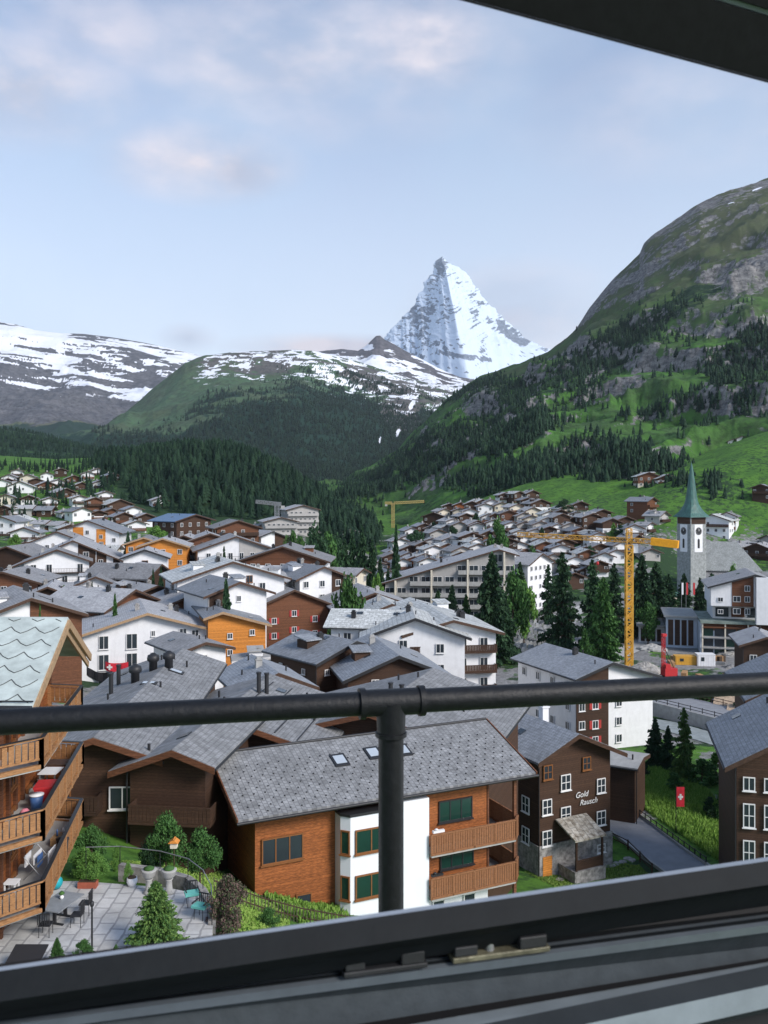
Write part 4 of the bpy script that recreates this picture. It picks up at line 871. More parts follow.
house('white_house', 'small white gable with two reddish windows in front of the yellow orange hotel', 145, 549, 205, 9.5, 10, -4, 20, 'W', roof=M_slate, barge=M_dark, wpos=[(0, 3.0, dict(w=1.4, fr='b')), (0, 5.0, dict(w=1.4, fr='b'))], chim=0, side=False)
house('yellow_hotel', 'yellow orange timber hotel, right and larger of its two gables', 163, 538, 225, 11.5, 12, -6, 18, 'o', roof=M_slate, barge=M_bargel, cols=3, chim=1, side=False)
house('yellow_hotel', 'yellow orange timber gable, left and smaller of the pair', 144, 537, 232, 9, 12, -6, 19, 'o', roof=M_slate, barge=M_bargel, cols=2, chim=1, side=False)
house('white_hotel', 'long white hotel gable with lit window, left behind the tall dark spruce', 232, 561, 163, 19.5, 15, 12, 17.5, 'W', roof=M_slab, oh=1.1, barge=M_barge, wpos=[(-5.2, 4.3), (.6, 3.4), (3.2, 3.1, dict(fr='b')), (-7.0, 7.8, dict(h=1.8)), (5.6, 4.5), (-5.2, 7.2), (.6, 6.5), (3.2, 6.4)], chim=2, side=False)
house('white_hotel', 'white and beige hotel with thin balconies, highest of the big gables left of centre', 236, 536, 228, 19, 15, 6, 19, 'W', roof=M_slate, oh=1.3, panels=[(.8, 8.2, 30, .1, 'g')], cols=6, balc=(0, 1), bars=True, bmat=M_dark, chim=1, side=False)
house('white_house', 'white house with an arched dark doorway behind the tall spruce', 238, 581, 146, 10, 12, 22, 19, 'W', roof=M_slated, oh=1.2, panels=[(-4.9, -1.6, 20, .1, 'T')], wpos=[(.1, 2.6, dict(w=.8, h=1)), (1.8, 6.2, dict(w=1.9, h=1.1, c=3, fr='d'))], chim=1, side=False)
house('white_hotel', 'white hotel with brown gable boards left of the dark tree clump', 283, 546, 205, 19, 14, -8, 18, 'W', 'm', .05, roof=M_slate, oh=1.4, cols=5, balc=(1,), bmat=M_mid, chim=2, side=False)
house('white_house', 'white house with grey roof beneath the white hotel, left of the birch', 322, 566, 180, 10, 13, 28, 21, 'W', roof=M_slated, oh=1.3, panels=[(2.2, 4.9, 30, .1, 'T')], cols=3, chim=3, side=True, far=False)
house('white_house', 'white cottage with a lit orange window at the left foot of the white hotel', 256, 570, 175, 10, 11, -14, 20, 'W', roof=M_slate, oh=1.2, cols=3, chim=1, side=False)
house('brown_gabled_house', 'brown gable with blue grey roof left of the white hotel', 262, 560, 215, 8, 10, -8, 20, 'm', roof=M_slate, cols=2, chim=1, side=False)
house('dark_chalet', 'brown and white chalet half hidden between the dark barn and the tall hotels', 210, 533, 240, 13, 12, 4, 19, 'T', 'm', .5, roof=M_slate, cols=4, balc=(1,), bmat=M_brown, chim=1, side=False)
house('dark_chalet', 'narrow dark chalet with one blue window right of the yellow orange hotel', 184, 535, 240, 9, 10, -8, 21, 'W', 'T', .6, roof=M_slate, cols=2, chim=1, side=False)
house('blue_roofed_chalet', 'dark chalet with vivid blue grey metal roof under the knoll wood', 194, 514, 300, 15, 12, 42, 14, 'T', roof=mat('blue metal roof', (.10, .17, .28), .5, .4, .2, 2), oh=1.5, cols=4, chim=0, side=True)
house('white_brown_chalet', 'white chalet with dark upper boards right of the blue roofed one', 238, 520, 290, 13.5, 12, 14, 18, 'W', 'm', .35, roof=M_slate, oh=1.2, cols=4, balc=(0,), bmat=M_brown, chim=1, side=True)
house('orange_panelled_hotel', 'white hotel with orange timber panels and dark eaves at the centre of the left slope', 88, 520, 280, 19, 16, -16, 21, 'W', roof=M_slated, oh=1.3, panels=[(-4.6, -1.4, 7.8, 2.0, 'o'), (2.6, 5.4, 8.6, 2.6, 'o')], wpos=[(-.2, 3.6), (-3, 5), (4, 5), (-.2, 6.2), (-3, 7), (4, 7.2), (8, 6), (-7, 6.5)], chim=2, side=False)
house('white_house', 'white gabled house with brown balconies in front of the orange panelled hotel', 57, 531, 262, 15, 12, -10, 22, 'W', roof=M_slate, oh=1.2, cols=5, balc=(0, 1), bmat=M_brown, chim=1, side=False)
house('construction_building', 'unfinished grey building in scaffolding, the right one of the pair above the trees', 303, 505, 395, 14, 14, 14, 15, 'g', roof=M_slate, cols=6, rows=4, balc=(0, 1, 2), bmat=M_beige, chim=0, side=True)
house('construction_building', 'unfinished grey apartment block, the left one of the pair above the trees', 281, 517, 370, 13.5, 14, 10, 14, 'g', roof=M_slate, cols=6, rows=4, balc=(0, 1, 2), bmat=M_beige, chim=0, side=True)
house('white_house', 'small white gable in front of the unfinished grey apartment block', 272, 531, 300, 11, 12, 22, 20, 'W', roof=M_slate, barge=M_dark, ax=.35, panels=[(1, 6, 20, .1, 'T')], cols=2, chim=0)
house('white_house', 'pale house among the dark trees right of the unfinished buildings', 351, 529, Ysolve(351, 541), 10, 9, 5, 18, 'W', roof=M_slate, cols=3, chim=1)
house('grey_roofed_house', 'long grey roof between the birch and the dark firs in the valley', 360, 568, 210, 7, 17, 66, 17, 'c', roof=M_slate, cols=2, chim=0)
house('brown_chalet', 'black timber house with white windows cut by the right picture edge above the yard', 766, 636, 150, 7, 10, 10, 20, 'T', roof=M_slate, wpos=[(-2, 3.6), (-2, 6.0), (-2, 8.2)], chim=0, side=False)
house('white_house', 'four storey white house with slate roof left of the larches', 540, 553, 268, 15, 13, 62, 20, 'W', roof=M_slate, cols=5, oh=.8, chim=1, swid=3)

# ---- the hillside quarters: short rows counted from the left -----------------------------
ORD = ['leftmost'] + [q + ' from left' for q in 'second third fourth fifth sixth seventh eighth ninth tenth eleventh twelfth thirteenth fourteenth fifteenth'.split()]
KIND = {'w': ('white chalet', 'W', None), 'b': ('brown chalet', 'T', None), 'm': ('white, brown gabled chalet', 'W', 'T'), 'r': ('reddish brown chalet', 'm', None), 'c': ('cream chalet', 'c', None), 't': ('cream, timber gabled chalet', 'c', 'm'), 'g': ('grey house', 'g', None), 'o': ('light timber chalet', 'w', None)}
rr_ = random.Random(5)
def row(where, group, items, ymul=1.0, Yfix=None):
    items = sorted(items, key=lambda q: q[0])
    for i, it in enumerate(items):
        px, py, wpx, pyb, k = it[:5]; yaw = it[5] if len(it) > 5 else rr_.uniform(0, 34); Y = it[6] if len(it) > 6 else (Yfix or Ysolve(px, pyb))
        nm, wm, gm = KIND[k]; w = max(7.0, wpx / F * Y * rr_.uniform(.9, 1.05))
        if abs(yaw) > 35: w *= .8
        storeys = max(1, int(((pyb - py) / F * Y - 2) / 2.7))
        house('chalet', f'{nm}, {ORD[i]} in {where}', px, py, Y, w, w * rr_.uniform(.8, 1.15), yaw, rr_.uniform(18, 23), wm, gm, rr_.choice([.45, .6, .3]), roof=rr_.choice([M_slate, M_slate, M_slab, M_slated]),
              oh=1.0, cols=max(2, int(w / 3.0)), rows=3, balc=rr_.choice([(), (0,), (0, 1), (0, 1), (1,)]), bmat=rr_.choice([M_brown, M_brown, M_mid]), chim=rr_.choice([0, 1, 1, 2]), group=group, cat='chalet', far=True)
row('top row at far left', 'chalets in the far left hillside quarter', [(9, 474, 15, 483, 'w', -10), (28, 474, 15, 483, 'c', -8), (47, 472, 7, 482, 'w', 0), (74, 475, 17, 483, 't', 6), (88, 471, 8, 482, 'w', 5), (113, 473, 12, 483, 'b', 20), (150, 463, 9, 472, 'c', 5, 540), (163, 462, 9, 472, 'w', 5, 540), (176, 466, 8, 475, 'c', 0, 540), (118, 455, 14, 464, 'b', 10, 640), (235, 460, 7, 465, 'w', 0, 600)])
row('second row at far left', 'chalets in the far left hillside quarter', [(20, 481, 25, 495, 'w', -6), (47, 481, 17, 491, 't', 10), (66, 488, 20, 498, 'm', 24), (8, 478, 12, 486, 'b', 0)])
row('third row at far left', 'chalets in the far left hillside quarter', [(34, 505, 15, 517, 'g', 70), (53, 506, 15, 518, 'b', 70), (82, 507, 21, 523, 'w', 28), (95, 497, 12, 510, 'r', 12), (120, 499, 26, 510, 'b', 20), (112, 508, 22, 519, 'r', 12), (124, 512, 18, 528, 'm', 18)])
row('fourth row at far left', 'chalets in the far left hillside quarter', [(2, 516, 26, 537, 'w', -30), (17, 515, 18, 529, 'c', -20), (48, 520, 18, 532, 'g', 62), (64, 521, 16, 533, 'w', 55), (24, 527, 26, 541, 'w', -16), (39, 537, 14, 546, 'g', -10), (112, 523, 22, 535, 'w', 10), (27, 541, 30, 556, 'b', -16)])
row('row below the panelled hotel', 'chalets on the lower left slope', [(118, 545, 20, 560, 'c', 70), (70, 524, 12, 536, 'r', 15), (206, 523, 12, 534, 'm', 12), (222, 528, 14, 540, 'w', 10), (250, 538, 12, 552, 'm', 10), (262, 524, 10, 535, 'b', 18), (177, 527, 10, 538, 'b', 0)])
G = 'chalets packed on the right hillside quarter'
row('top tier of right hillside quarter', G, [(450, 503, 9, 516, 'b', 5), (461, 502, 9, 516, 'o', 5), (472, 501, 12, 517, 'b', 5), (482, 499, 10, 511, 'm', 30), (492, 499, 12, 512, 'w', 10), (506, 492, 14, 502, 'm', 20), (519, 491, 15, 501, 'b', 40), (533, 490, 12, 499, 'm', 25), (541, 499, 20, 514, 'm', 26), (581, 501, 14, 514, 'm', 12), (567, 505, 20, 518, 'c', 30), (536, 473, 12, 481, 'm', 20, 560), (529, 497, 15, 509, 'b', 20)])
row('second tier of right hillside quarter', G, [(434, 512, 25, 526, 'b', -16), (447, 509, 15, 520, 'b', 8), (453, 518, 14, 534, 'w', 30), (466, 513, 14, 525, 'm', 25), (477, 520, 18, 532, 'b', 30), (489, 513, 12, 525, 'w', 10), (498, 512, 13, 524, 'r', 12), (509, 510, 18, 525, 'r', 14), (524, 512, 15, 524, 'g', 25), (547, 517, 20, 534, 'w', 20), (532, 515, 14, 528, 'c', 12), (562, 513, 18, 534, 'm', 26), (575, 516, 16, 530, 'b', 30)])
row('third tier of right hillside quarter', G, [(412, 527, 15, 541, 'w', 20), (424, 523, 15, 538, 'b', 25), (438, 529, 18, 543, 'g', 20), (455, 534, 17, 548, 'm', 25), (472, 532, 26, 550, 'b', 14), (489, 530, 15, 543, 'b', 24), (500, 528, 17, 541, 'm', 30), (511, 522, 15, 534, 'w', 15), (521, 529, 15, 541, 'w', 14), (537, 528, 15, 541, 'w', 8), (549, 526, 15, 540, 'b', 20), (592, 513, 22, 532, 'b', 28), (603, 509, 18, 524, 'b', 25), (580, 527, 18, 541, 'r', 24)])
row('fourth tier of right hillside quarter', G, [(400, 538, 15, 552, 'w', 20), (409, 545, 15, 560, 'm', 15), (423, 541, 16, 557, 'b', 25), (434, 545, 20, 562, 'w', 22), (447, 543, 15, 557, 'r', 22), (462, 546, 22, 561, 'g', 25), (478, 543, 18, 556, 'w', 26), (507, 537, 22, 558, 'b', 12), (519, 541, 15, 556, 'w', 20), (598, 532, 16, 549, 'w', 26), (565, 538, 22, 552, 'b', 26), (612, 518, 20, 533, 'm', 24), (626, 516, 18, 529, 'b', 22), (634, 524, 20, 543, 'w', 24)])
row('fifth tier of right hillside quarter', G, [(392, 553, 14, 570, 'b', 15), (403, 558, 14, 576, 'w', 16), (414, 556, 16, 574, 'o', 14), (428, 557, 16, 576, 'w', 18), (441, 559, 18, 574, 'b', 22), (456, 557, 20, 572, 'm', 22), (470, 558, 16, 570, 'r', 22), (389, 570, 15, 588, 'w', 15), (378, 561, 14, 575, 'g', 12), (515, 553, 18, 570, 'b', 20), (561, 544, 20, 562, 'w', 18), (588, 549, 18, 566, 'r', 20), (604, 552, 15, 567, 'w', 18)])
row('row climbing left of the green spire', 'houses around the church', [(649, 472, 22, 487, 't', 14, 455), (668, 474, 20, 489, 'm', 14, 448), (652, 497, 24, 515, 'r', 62), (664, 511, 24, 524, 'g', 65), (637, 534, 20, 546, 'b', 60), (650, 522, 20, 536, 'w', 62), (622, 541, 18, 556, 'w', 30), (651, 548, 20, 562, 'g', 25)])
row('row right of the green spire', 'houses around the church', [(712, 514, 34, 537, 'w', -14), (727, 512, 16, 530, 'w', -10), (761, 484, 16, 503, 'b', -10), (733, 541, 26, 556, 'g', -40), (757, 543, 30, 560, 'b', -14), (768, 535, 20, 548, 'g', -30), (722, 551, 20, 566, 'c', -30)])
row('lowest tier below the right hillside quarter', G, [(508, 557, 24, 578, 'm', 20), (575, 556, 22, 574, 'w', 24), (545, 541, 18, 556, 'r', 20), (553, 553, 20, 570, 'g', 26), (599, 560, 20, 578, 'm', 24), (616, 549, 18, 565, 'w', 24), (530, 565, 18, 584, 'w', 18), (574, 572, 18, 590, 'b', 22)])

def infill(where, A, B, spacing, kinds, seed):
    r = random.Random(seed); xa = sorted(A); xb = sorted(B); out_ = []; lo_ = max(xa[0][0], xb[0][0]) - 6; hi_ = min(xa[-1][0], xb[-1][0]) + 6; px = lo_ + r.uniform(0, 4)
    while px < hi_:
        pyb = .5 * (np.interp(px, [q[0] for q in xa], [q[1] for q in xa]) + np.interp(px, [q[0] for q in xb], [q[1] for q in xb])) + r.uniform(-2, 2)
        h = r.uniform(11, 15); out_.append((round(px, 1), round(float(pyb) - h, 1), r.uniform(11, 17), round(float(pyb), 1), r.choice(kinds))); px += spacing * r.uniform(.8, 1.3)
    row(where, 'chalets packed on the right hillside quarter', out_)
T1 = [(450, 516), (482, 512), (506, 502), (541, 508), (581, 513)]; T2 = [(434, 526), (470, 526), (509, 526), (545, 534), (575, 532)]; T3 = [(412, 541), (455, 546), (500, 542), (549, 540), (603, 534)]
T4 = [(400, 553), (450, 558), (507, 557), (565, 553), (634, 543)]; T5 = [(390, 572), (430, 575), (470, 571), (515, 570), (560, 563), (604, 566)]; T6 = [(500, 582), (560, 586), (630, 582)]
infill('gap row under top tier, right quarter', T1, T2, 13, 'wbmcw', 1)
infill('gap row under second tier, right quarter', T2, T3, 14, 'wwmwg', 2)
infill('gap row under third tier, right quarter', T3, T4, 15, 'wmbww', 3)
infill('gap row under fourth tier, right quarter', T4, T5, 17, 'wmbw', 4)
infill('gap row under fifth tier, right quarter', T5, T6, 20, 'wbmg', 5)
row('gap row in lower left slope', 'chalets on the lower left slope', [(30, 556, 20, 570, 'm', 10), (112, 560, 18, 573, 'w', 12), (128, 566, 16, 580, 'b', 10), (205, 548, 14, 560, 'w', 10), (188, 552, 14, 564, 'm', 12), (255, 551, 13, 563, 'b', 14), (300, 560, 14, 572, 'r', 20), (14, 560, 16, 573, 'w', 8)])

L_ = 'chalets in the far left hillside quarter'
row('gap row under top row, far left', L_, [(2, 479, 13, 488, 'w', -8), (36, 478, 13, 487, 'b', 5), (58, 479, 13, 488, 'w', 10), (82, 482, 13, 490, 'm', 12), (100, 480, 12, 489, 'w', 15), (17, 469, 11, 477, 'w', -5), (61, 468, 11, 476, 'b', 5), (98, 468, 11, 476, 'w', 10)])
row('gap row under second row, far left', L_, [(6, 494, 16, 505, 'c', -10), (29, 495, 15, 505, 'm', -4), (50, 497, 15, 506, 'w', 8), (80, 495, 15, 506, 'w', 14), (106, 491, 14, 501, 'w', 14), (4, 505, 15, 517, 'b', -15)])
row('gap row under third row, far left', L_, [(14, 506, 15, 517, 'w', -8), (70, 509, 14, 520, 'w', 20), (99, 510, 15, 522, 'm', 12), (134, 506, 16, 518, 'w', 18), (146, 513, 16, 527, 'm', 16), (137, 520, 16, 533, 'w', 14), (100, 520, 13, 531, 'b', 10), (160, 497, 12, 507, 'w', 15)])
# ---------------------------------------------------------------- the orange timber building in front
def PL(o, e, n):
    """local frame helper: origin o, unit vectors e (along) and n (back)"""
    return lambda a, b, z: (o[0] + e[0] * a + n[0] * b, o[1] + e[1] * a + n[1] * b, z)
EX = Vector((.904, .427, 0)); EN = Vector((-.427, .904, 0)); ang1 = math.atan2(.427, .904)
org = Vector((-8.32, 51.3, 0)); zE = 18.1
ob = empty('orange_timber_building', (org.x, org.y, 0), ang1, 'orange timber building with white bay and long grey slate roof below the railing post', 'building')
slate_near = mat('speckled grey slates', (.255, .262, .268), .8, .3, .3, 1.6, 'slates', .7)
m = MB(); m.box(1.37, 17.3, 1.2, 11.4, 11.2, 17.75); m.prism([(1.2, 17.75), (11.4, 17.75), (6.3, 19.5)], 0, 0) if False else None
m.build('wall', M_warm, ob)
m = MB(); m.box(1.30, 17.36, 1.14, 11.5, 4.5, 11.2); m.build('plinth', M_white, ob)
# gable triangles closing the ends under the roof
m = MB(); m.add([(1.4, 1.2, 17.7), (1.4, 11.4, 17.7), (1.4, 6.3, 19.7), (17.2, 1.2, 17.7), (17.2, 11.4, 17.7), (17.2, 6.3, 19.7)], [(0, 1, 2), (3, 5, 4), (0, 2, 5, 3), (1, 4, 5, 2), (0, 3, 4, 1)]); m.build('gable_wall', M_mid, ob)
rf = MB(); rf.quadslab((0, 0, zE), (20.4, 0, zE), (20.4, 6.3, zE + 2.1), (0, 6.3, zE + 2.1), .22); rf.quadslab((0, 6.3, zE + 2.1), (20.4, 6.3, zE + 2.1), (20.4, 12.6, zE), (0, 12.6, zE), .22)
roofo = rf.build('roof', slate_near, ob)
m = MB(); m.beam((-.04, -.03, zE - .10), (-.04, 6.3, zE + 2.0), .08, .34); m.beam((20.44, -.03, zE - .10), (20.44, 6.3, zE + 2.0), .08, .34)
m.build('bargeboard', M_mid, ob)
m = MB(); m.tube((-.1, -.12, zE - .18), (20.5, -.12, zE - .18), .09, n=10); m.build('gutter', M_dark, ob)
m = MB(); m.tube((0, 6.3, zE + 2.13), (20.4, 6.3, zE + 2.13), .10, n=8); m.build('ridge_cap', M_dark, ob)
def onroof(x, f): return Vector((x, 6.3 * f, zE + 2.1 * f))
for x, f in ((7.9, .62), (10.4, .66), (12.5, .64), (12.6, 2)):
    if f > 1: continue
    e = MB(); p0 = onroof(x - .42, f - .075); p1 = onroof(x + .42, f + .085); up = Vector((0, 0, .1))
    e.quadslab(onroof(x - .5, f - .09) + up, onroof(x + .5, f - .09) + up, onroof(x + .5, f + .10) + up, onroof(x - .5, f + .10) + up, .12)
    s_ = e.build('skylight', M_dark, ob); g_ = MB(); up2 = Vector((0, 0, .115))
    g_.quadslab(onroof(x - .36, f - .06) + up2, onroof(x + .36, f - .06) + up2, onroof(x + .36, f + .07) + up2, onroof(x - .36, f + .07) + up2, .01)
    g_.build('pane', mat('glass with painted sky reflection', (.42, .47, .52), .08, .8, .1, .5, bump=0), s_)  # pale base colour stands in for sky reflected in the pane
for k in range(9):
    m = MB()
    for i in range(28): q = onroof(.5 + i * .7 + (k % 2) * .35, .06 + k * .085); m.box(q.x - .035, q.x + .035, q.y - .04, q.y + .04, q.z, q.z + .06)
    m.build('snow_guard', M_dark, roofo)['kind'] = 'stuff'
def owin(a, z, w, h, cols, b=1.2, fr='b', gl='g', rz=0):
    add_window(ob, a, b - .06, z, rz, w, h, cols, 1, fr, gl, False)
owin(3.05, 15.55, 2.6, 1.55, 3, fr='b', gl='d'); owin(14.9, 16.1, 2.5, 1.4, 3, fr='d', gl='g'); owin(15.0, 12.9, 2.5, 1.1, 3, fr='d'); owin(13.6, 10.1, .9, .8, 1, fr='w', gl='d', b=1.14); owin(15.9, 10.1, .9, .8, 1, fr='w', gl='d', b=1.14); owin(4.4, 12.2, 1.0, .9, 1, gl='d')
# projecting white bay, upright strip of wall beside it
m = MB(); m.slab([(6.9, -.15), (9.4, -.15), (9.4, 1.19), (6.45, 1.19), (6.45, .35)], 5, 17.25)
bay = m.build('bay', M_bay, ob)
m = MB(); m.box(9.4, 12.4, .12, 1.19, 5, 17.55); m.build('bay', M_bay, ob)
m = MB(); m.slab([(6.4, .3), (6.85, -.22), (9.45, -.22), (9.45, 1.18), (6.4, 1.18)], 17.26, 17.42); m.build('bay_cap', M_dark, ob)
for z in (15.7, 12.95):
    o = add_window(bay, 8.25, -.19, z, 0, 2.1, 1.45, 2, 1, 'b', 'g', False)
    o = add_window(bay, 6.66, .08, z, math.atan2(-.5, .45) , .60, 1.45, 1, 1, 'b', 'g', False)
# balconies: fronts of carved boards wrapping the right corner
def orail(poly, z, hgt=1.35, name='balcony'):
    m = MB(); c = [Vector((x, y, 0)) for x, y in poly]
    fl = MB(); inner = [(poly[-1][0] - 1.5, poly[-1][1]), (12.45, 1.18)]
    for p, q in zip(c[:-1], c[1:]):
        L = (q - p).length; d = (q - p) / L; n = max(1, int(L / .17))
        m.beam(p + Vector((0, 0, z + hgt - .05)), q + Vector((0, 0, z + hgt - .05)), .12, .10); m.beam(p + Vector((0, 0, z + .08)), q + Vector((0, 0, z + .08)), .10, .14)
        for i in range(n):
            a = p + d * (L * (i + .09) / n); b_ = p + d * (L * (i + .91) / n); m.beam(a + Vector((0, 0, z + hgt * .52)), b_ + Vector((0, 0, z + hgt * .52)), .035, hgt - .26)
        k = max(1, int(L / 1.4))
        for i in range(k + 1): a = p + d * (L * i / k); m.beam(a + Vector((0, 0, z + .0)), a + Vector((0, 0, z + hgt)), .10, .10, up=(0, 1, 0))
    b = m.build(name, M_balc, ob)
    m = MB(); m.slab([(12.45, 1.18), (12.45, poly[0][1]), *poly[1:], (17.36, poly[-1][1]), (17.36, 1.18)], z - .12, z + .02); m.build('balcony_floor', M_conc, b)
    return b
for z in (13.95, 11.2): orail([(12.42, -.15), (18.7, -.15), (19.3, .5), (19.3, 4.6)], z)
m = MB(); m.box(17.37, 17.5, 1.2, 5, 11.3, 17.7); m.box(19.0, 19.2, .5, .7, 5, 17.9); m.build('corner_post', M_mid, ob)
for nm, x, z, c in (('flower_box', 13.0, 15.32, M_white), ('flower_box', 12.9, 12.58, M_dark)):
    m = MB(); m.box(x - .4, x + .4, -.12, .08, z, z + .14); m.lathe((x - .15, -.02, z + .14), [(.1, 0), (.14, .06), (.05, .12)], 8); m.build(nm, c, ob)

# ---------------------------------------------------------------- three joined dark chalets behind it
def chal(label, px, py, Y, L, yaw, wl_, wr_, pitch, stubs, lights, cols=0):
    h, H, zg = house('dark_timber_chalet', label, px, py, Y, wl_ + wr_, L, yaw, pitch, 'T', ax=wl_ / (wl_ + wr_), roof=slate_near, oh=.9, ohf=1.1, barge=M_mid, cols=0, chim=0, side=False, far=False, ab=True)
    tn = math.tan(R(pitch))
    for (x, y, k) in stubs:
        z = H + .3 - abs(x) * tn; m = MB()
        if k == 'v': m.tube((x, y, z - .2), (x, y, z + .45), .08, n=10); m.build('vent_pipe', M_dark, h)
        if k == 'c':
            m.lathe((x, y, z - .2), [(.34, 0), (.34, .9), (.5, 1.0), (.52, 1.2), (.46, 1.45), (.30, 1.5), (.12, 1.65)], 14); m.build('chimney_cowl', M_dark, h)
        if k == 'p': m.tube((x, y, z - .2), (x, y, z + 1.5), .17, n=12); m.tube((x, y, z + 1.5), (x, y, z + 1.62), .21, n=12); m.build('flue_pipe', M_dark, h)
    for (x, y) in lights:
        m = MB(); s = -1 if x < 0 else 1; f = lambda xx, yy, u: Vector((xx, yy, H + .3 - abs(xx) * tn + u))
        m.quadslab(f(x - .6, y - .45, .1), f(x + .6, y - .45, .1), f(x + .6, y + .45, .1), f(x - .6, y + .45, .1), .14); s_ = m.build('skylight', M_dark, h)
        m = MB(); m.quadslab(f(x - .45, y - .32, .113), f(x + .45, y - .32, .113), f(x + .45, y + .32, .113), f(x - .45, y + .32, .113), .01); m.build('pane', MATS['glass with painted sky reflection'], s_)
    return h, H
c1h, H1 = chal('dark brown timber chalet with a wide grey roof, cowled chimneys and a small three-light window', 98, 733, 55, 28, 2.7, 5.2, 3.2, 19,
     [(-1.6, 17, 'c'), (-.9, 20.5, 'c'), (.4, 20.5, 'c'), (-3.4, 19, 'p'), (-2.6, 12.5, 'v'), (-3.0, 15, 'p'), (.2, 24, 'v'), (-1.2, 25.5, 'v'), (1.0, 14, 'v')], [(.0, 14.5), (1.1, 20)])
add_window(c1h, 1.9, -.12, H1 - 3.7, 0, 2.4, 1.4, 3, 1, 'w', 'd')
balcony(c1h, -5, .3, -.1, H1 - 4.2, 1.2, M_brown)
add_window(c1h, -2.2, -.12, H1 - 3.0, 0, 1.2, 1.6, 1, 1, 'b', 'd')
c2h, H2 = chal('dark brown gabled chalet joined left of the orange building, its grey roof crossed by seams', 178, 745, 54, 9.5, -7, 3.0, 1.7, 20,
     [], [])
c2b, H2b = chal('grey seamed roof wing of the dark chalets, between the cowled chimneys and the railing post', 222, 712, 64, 12, -8, 4.0, 7.0, 17,
     [(1.2, 7.5, 'p'), (.7, 7, 'p'), (2.5, 1.5, 'v'), (3.6, 3, 'v'), (5.6, 5, 'v'), (.2, 9, 'v')], [])
balcony(c2h, -2.6, 2.4, -.1, H2 - 4.0, 1.2, M_brown)
for k in range(4):
    m = MB(); tn = math.tan(R(17)); x0 = .8 + k * 1.6
    m.beam((x0, -.6, H2b + .32 - x0 * tn), (x0, 11, H2b + .32 - x0 * tn), .10, .05)
    m.build('roof_seam', M_dark, c2b)
c3h, H3 = chal('grey roofed chalet wing whose ridge rises behind the railing post', 374, 709, 67, 15, -19, 10.5, 8, 16,
     [(-6.0, 2, 'v'), (-3.5, 1.5, 'v'), (1.2, 3, 'p'), (.5, 2.4, 'p'), (-7.4, 2.5, 'c'), (-3.6, 8, 'v'), (-.2, 12, 'v'), (2.0, 7, 'v')], [(-6.0, 3.6)])

# ---------------------------------------------------------------- the dark inn
ih, IH, izg = house('inn', 'dark brown timber inn with white windows, painted name and a stone porch beside the road', 571, 731, 82, 8.2, 13, 27, 24, 'T', ax=.44, roof=M_slated, oh=.95, ohf=1.2, barge=M_brown, bmat=M_brown, cols=0, chim=0, side=False, zb=1.6, ab=True,
      wpos=None, far=False)
for x, z, w, h in ((-.7, 4.3, 1.1, 1.45), (-2.7, 3.1, 1.0, 1.3), (1.7, 2.9, .95, 1.2), (-.7, 7.2, 1.1, 1.4), (3.4, 5.2, 1.0, 1.35), (3.4, 8.2, 1.05, 1.35), (3.4, 11.0, .95, .8)):
    if w: add_window(ih, x, -.12, IH - z, 0, w, h, 2, 2, 'w' if z > 4 else 'b', 'd', False)
# left side wall of the inn
for y, z in ((1.8, 4.8), (1.8, 7.6)): add_window(ih, -3.61 - .12, y, IH - z - 1.6, -math.pi / 2, 1.1, 1.45, 2, 2, 'w', 'd')
add_window(ih, -2.8, -.12, IH - 6.2, 0, 1.05, 1.4, 2, 2); add_window(ih, -2.8, -.12, IH - 9.0, 0, 1.05, 1.4, 2, 2)
m = MB(); m.box(-3.75, 4.74, -.16, -.07, 0, 3.5); m.box(-3.75, -3.66, -.07, 13.05, 0, 3.5); m.box(4.64, 4.74, -.07, 13.05, 0, 3.5); m.build('stone_base', M_stonew, ih)
m = MB(); m.box(-3.3, -2.3, -.22, -.165, .2, 2.5); d_ = m.build('door', M_orange, ih); m = MB(); m.tube((-2.35, -.26, 1.3), (-2.35, -.22, 1.3), .05, n=8); m.build('handle', M_metal, d_)
# porch
m = MB(); m.quadslab((-1.6, -2.6, 4.5), (1.9, -2.6, 4.5), (1.6, -.2, 5.7), (-1.9, -.2, 5.7), .16); pr_ = m.build('porch_roof', mat('lichened stone slabs', (.42, .40, .35), .85, .3, .45, 2.5, 'slabs', .9, col2=(.20, .17, .13)), ih)
m = MB()
for x in (-1.3, 1.6): m.box(x - .08, x + .08, -2.45, -2.29, 1.7, 4.3)
m.box(-1.4, 1.7, -2.42, -2.30, 2.5, 2.6); m.box(-1.4, 1.7, -2.40, -2.33, 1.75, 2.45); m.build('porch_frame', M_brown, ih)
m = MB(); m.box(-1.6, 1.85, -2.55, -.2, 0, 1.7); m.build('porch_base', M_stonew, ih)
for w_, px_, z_ in (('Gold', 1.1, IH - 5.9), ('Rausch', 1.9, IH - 6.65)):
    cu = bpy.data.curves.new('t', 'FONT'); cu.body = w_; cu.size = .72; cu.extrude = .02; cu.align_x = 'CENTER'; cu.shear = .3
    to = bpy.data.objects.new('t', cu); COL.objects.link(to); bpy.context.view_layer.update()
    me = bpy.data.meshes.new_from_object(to.evaluated_get(bpy.context.evaluated_depsgraph_get())); bpy.data.objects.remove(to)
    me.materials.clear(); me.materials.append(M_frame); linkmesh('lettering', me, ih, (px_, -.14, z_), (R(90), 0, 0))
m = MB(); m.box(-.35, .35, -.35, .35, -.5, 1.5); m.box(-.45, .45, -.45, .45, 1.502, 1.62); m.box(-.3, .3, -.3, .3, 1.63, 1.85); m.build('chimney', M_white, ih, (1.6, 6.2, IH - .6))
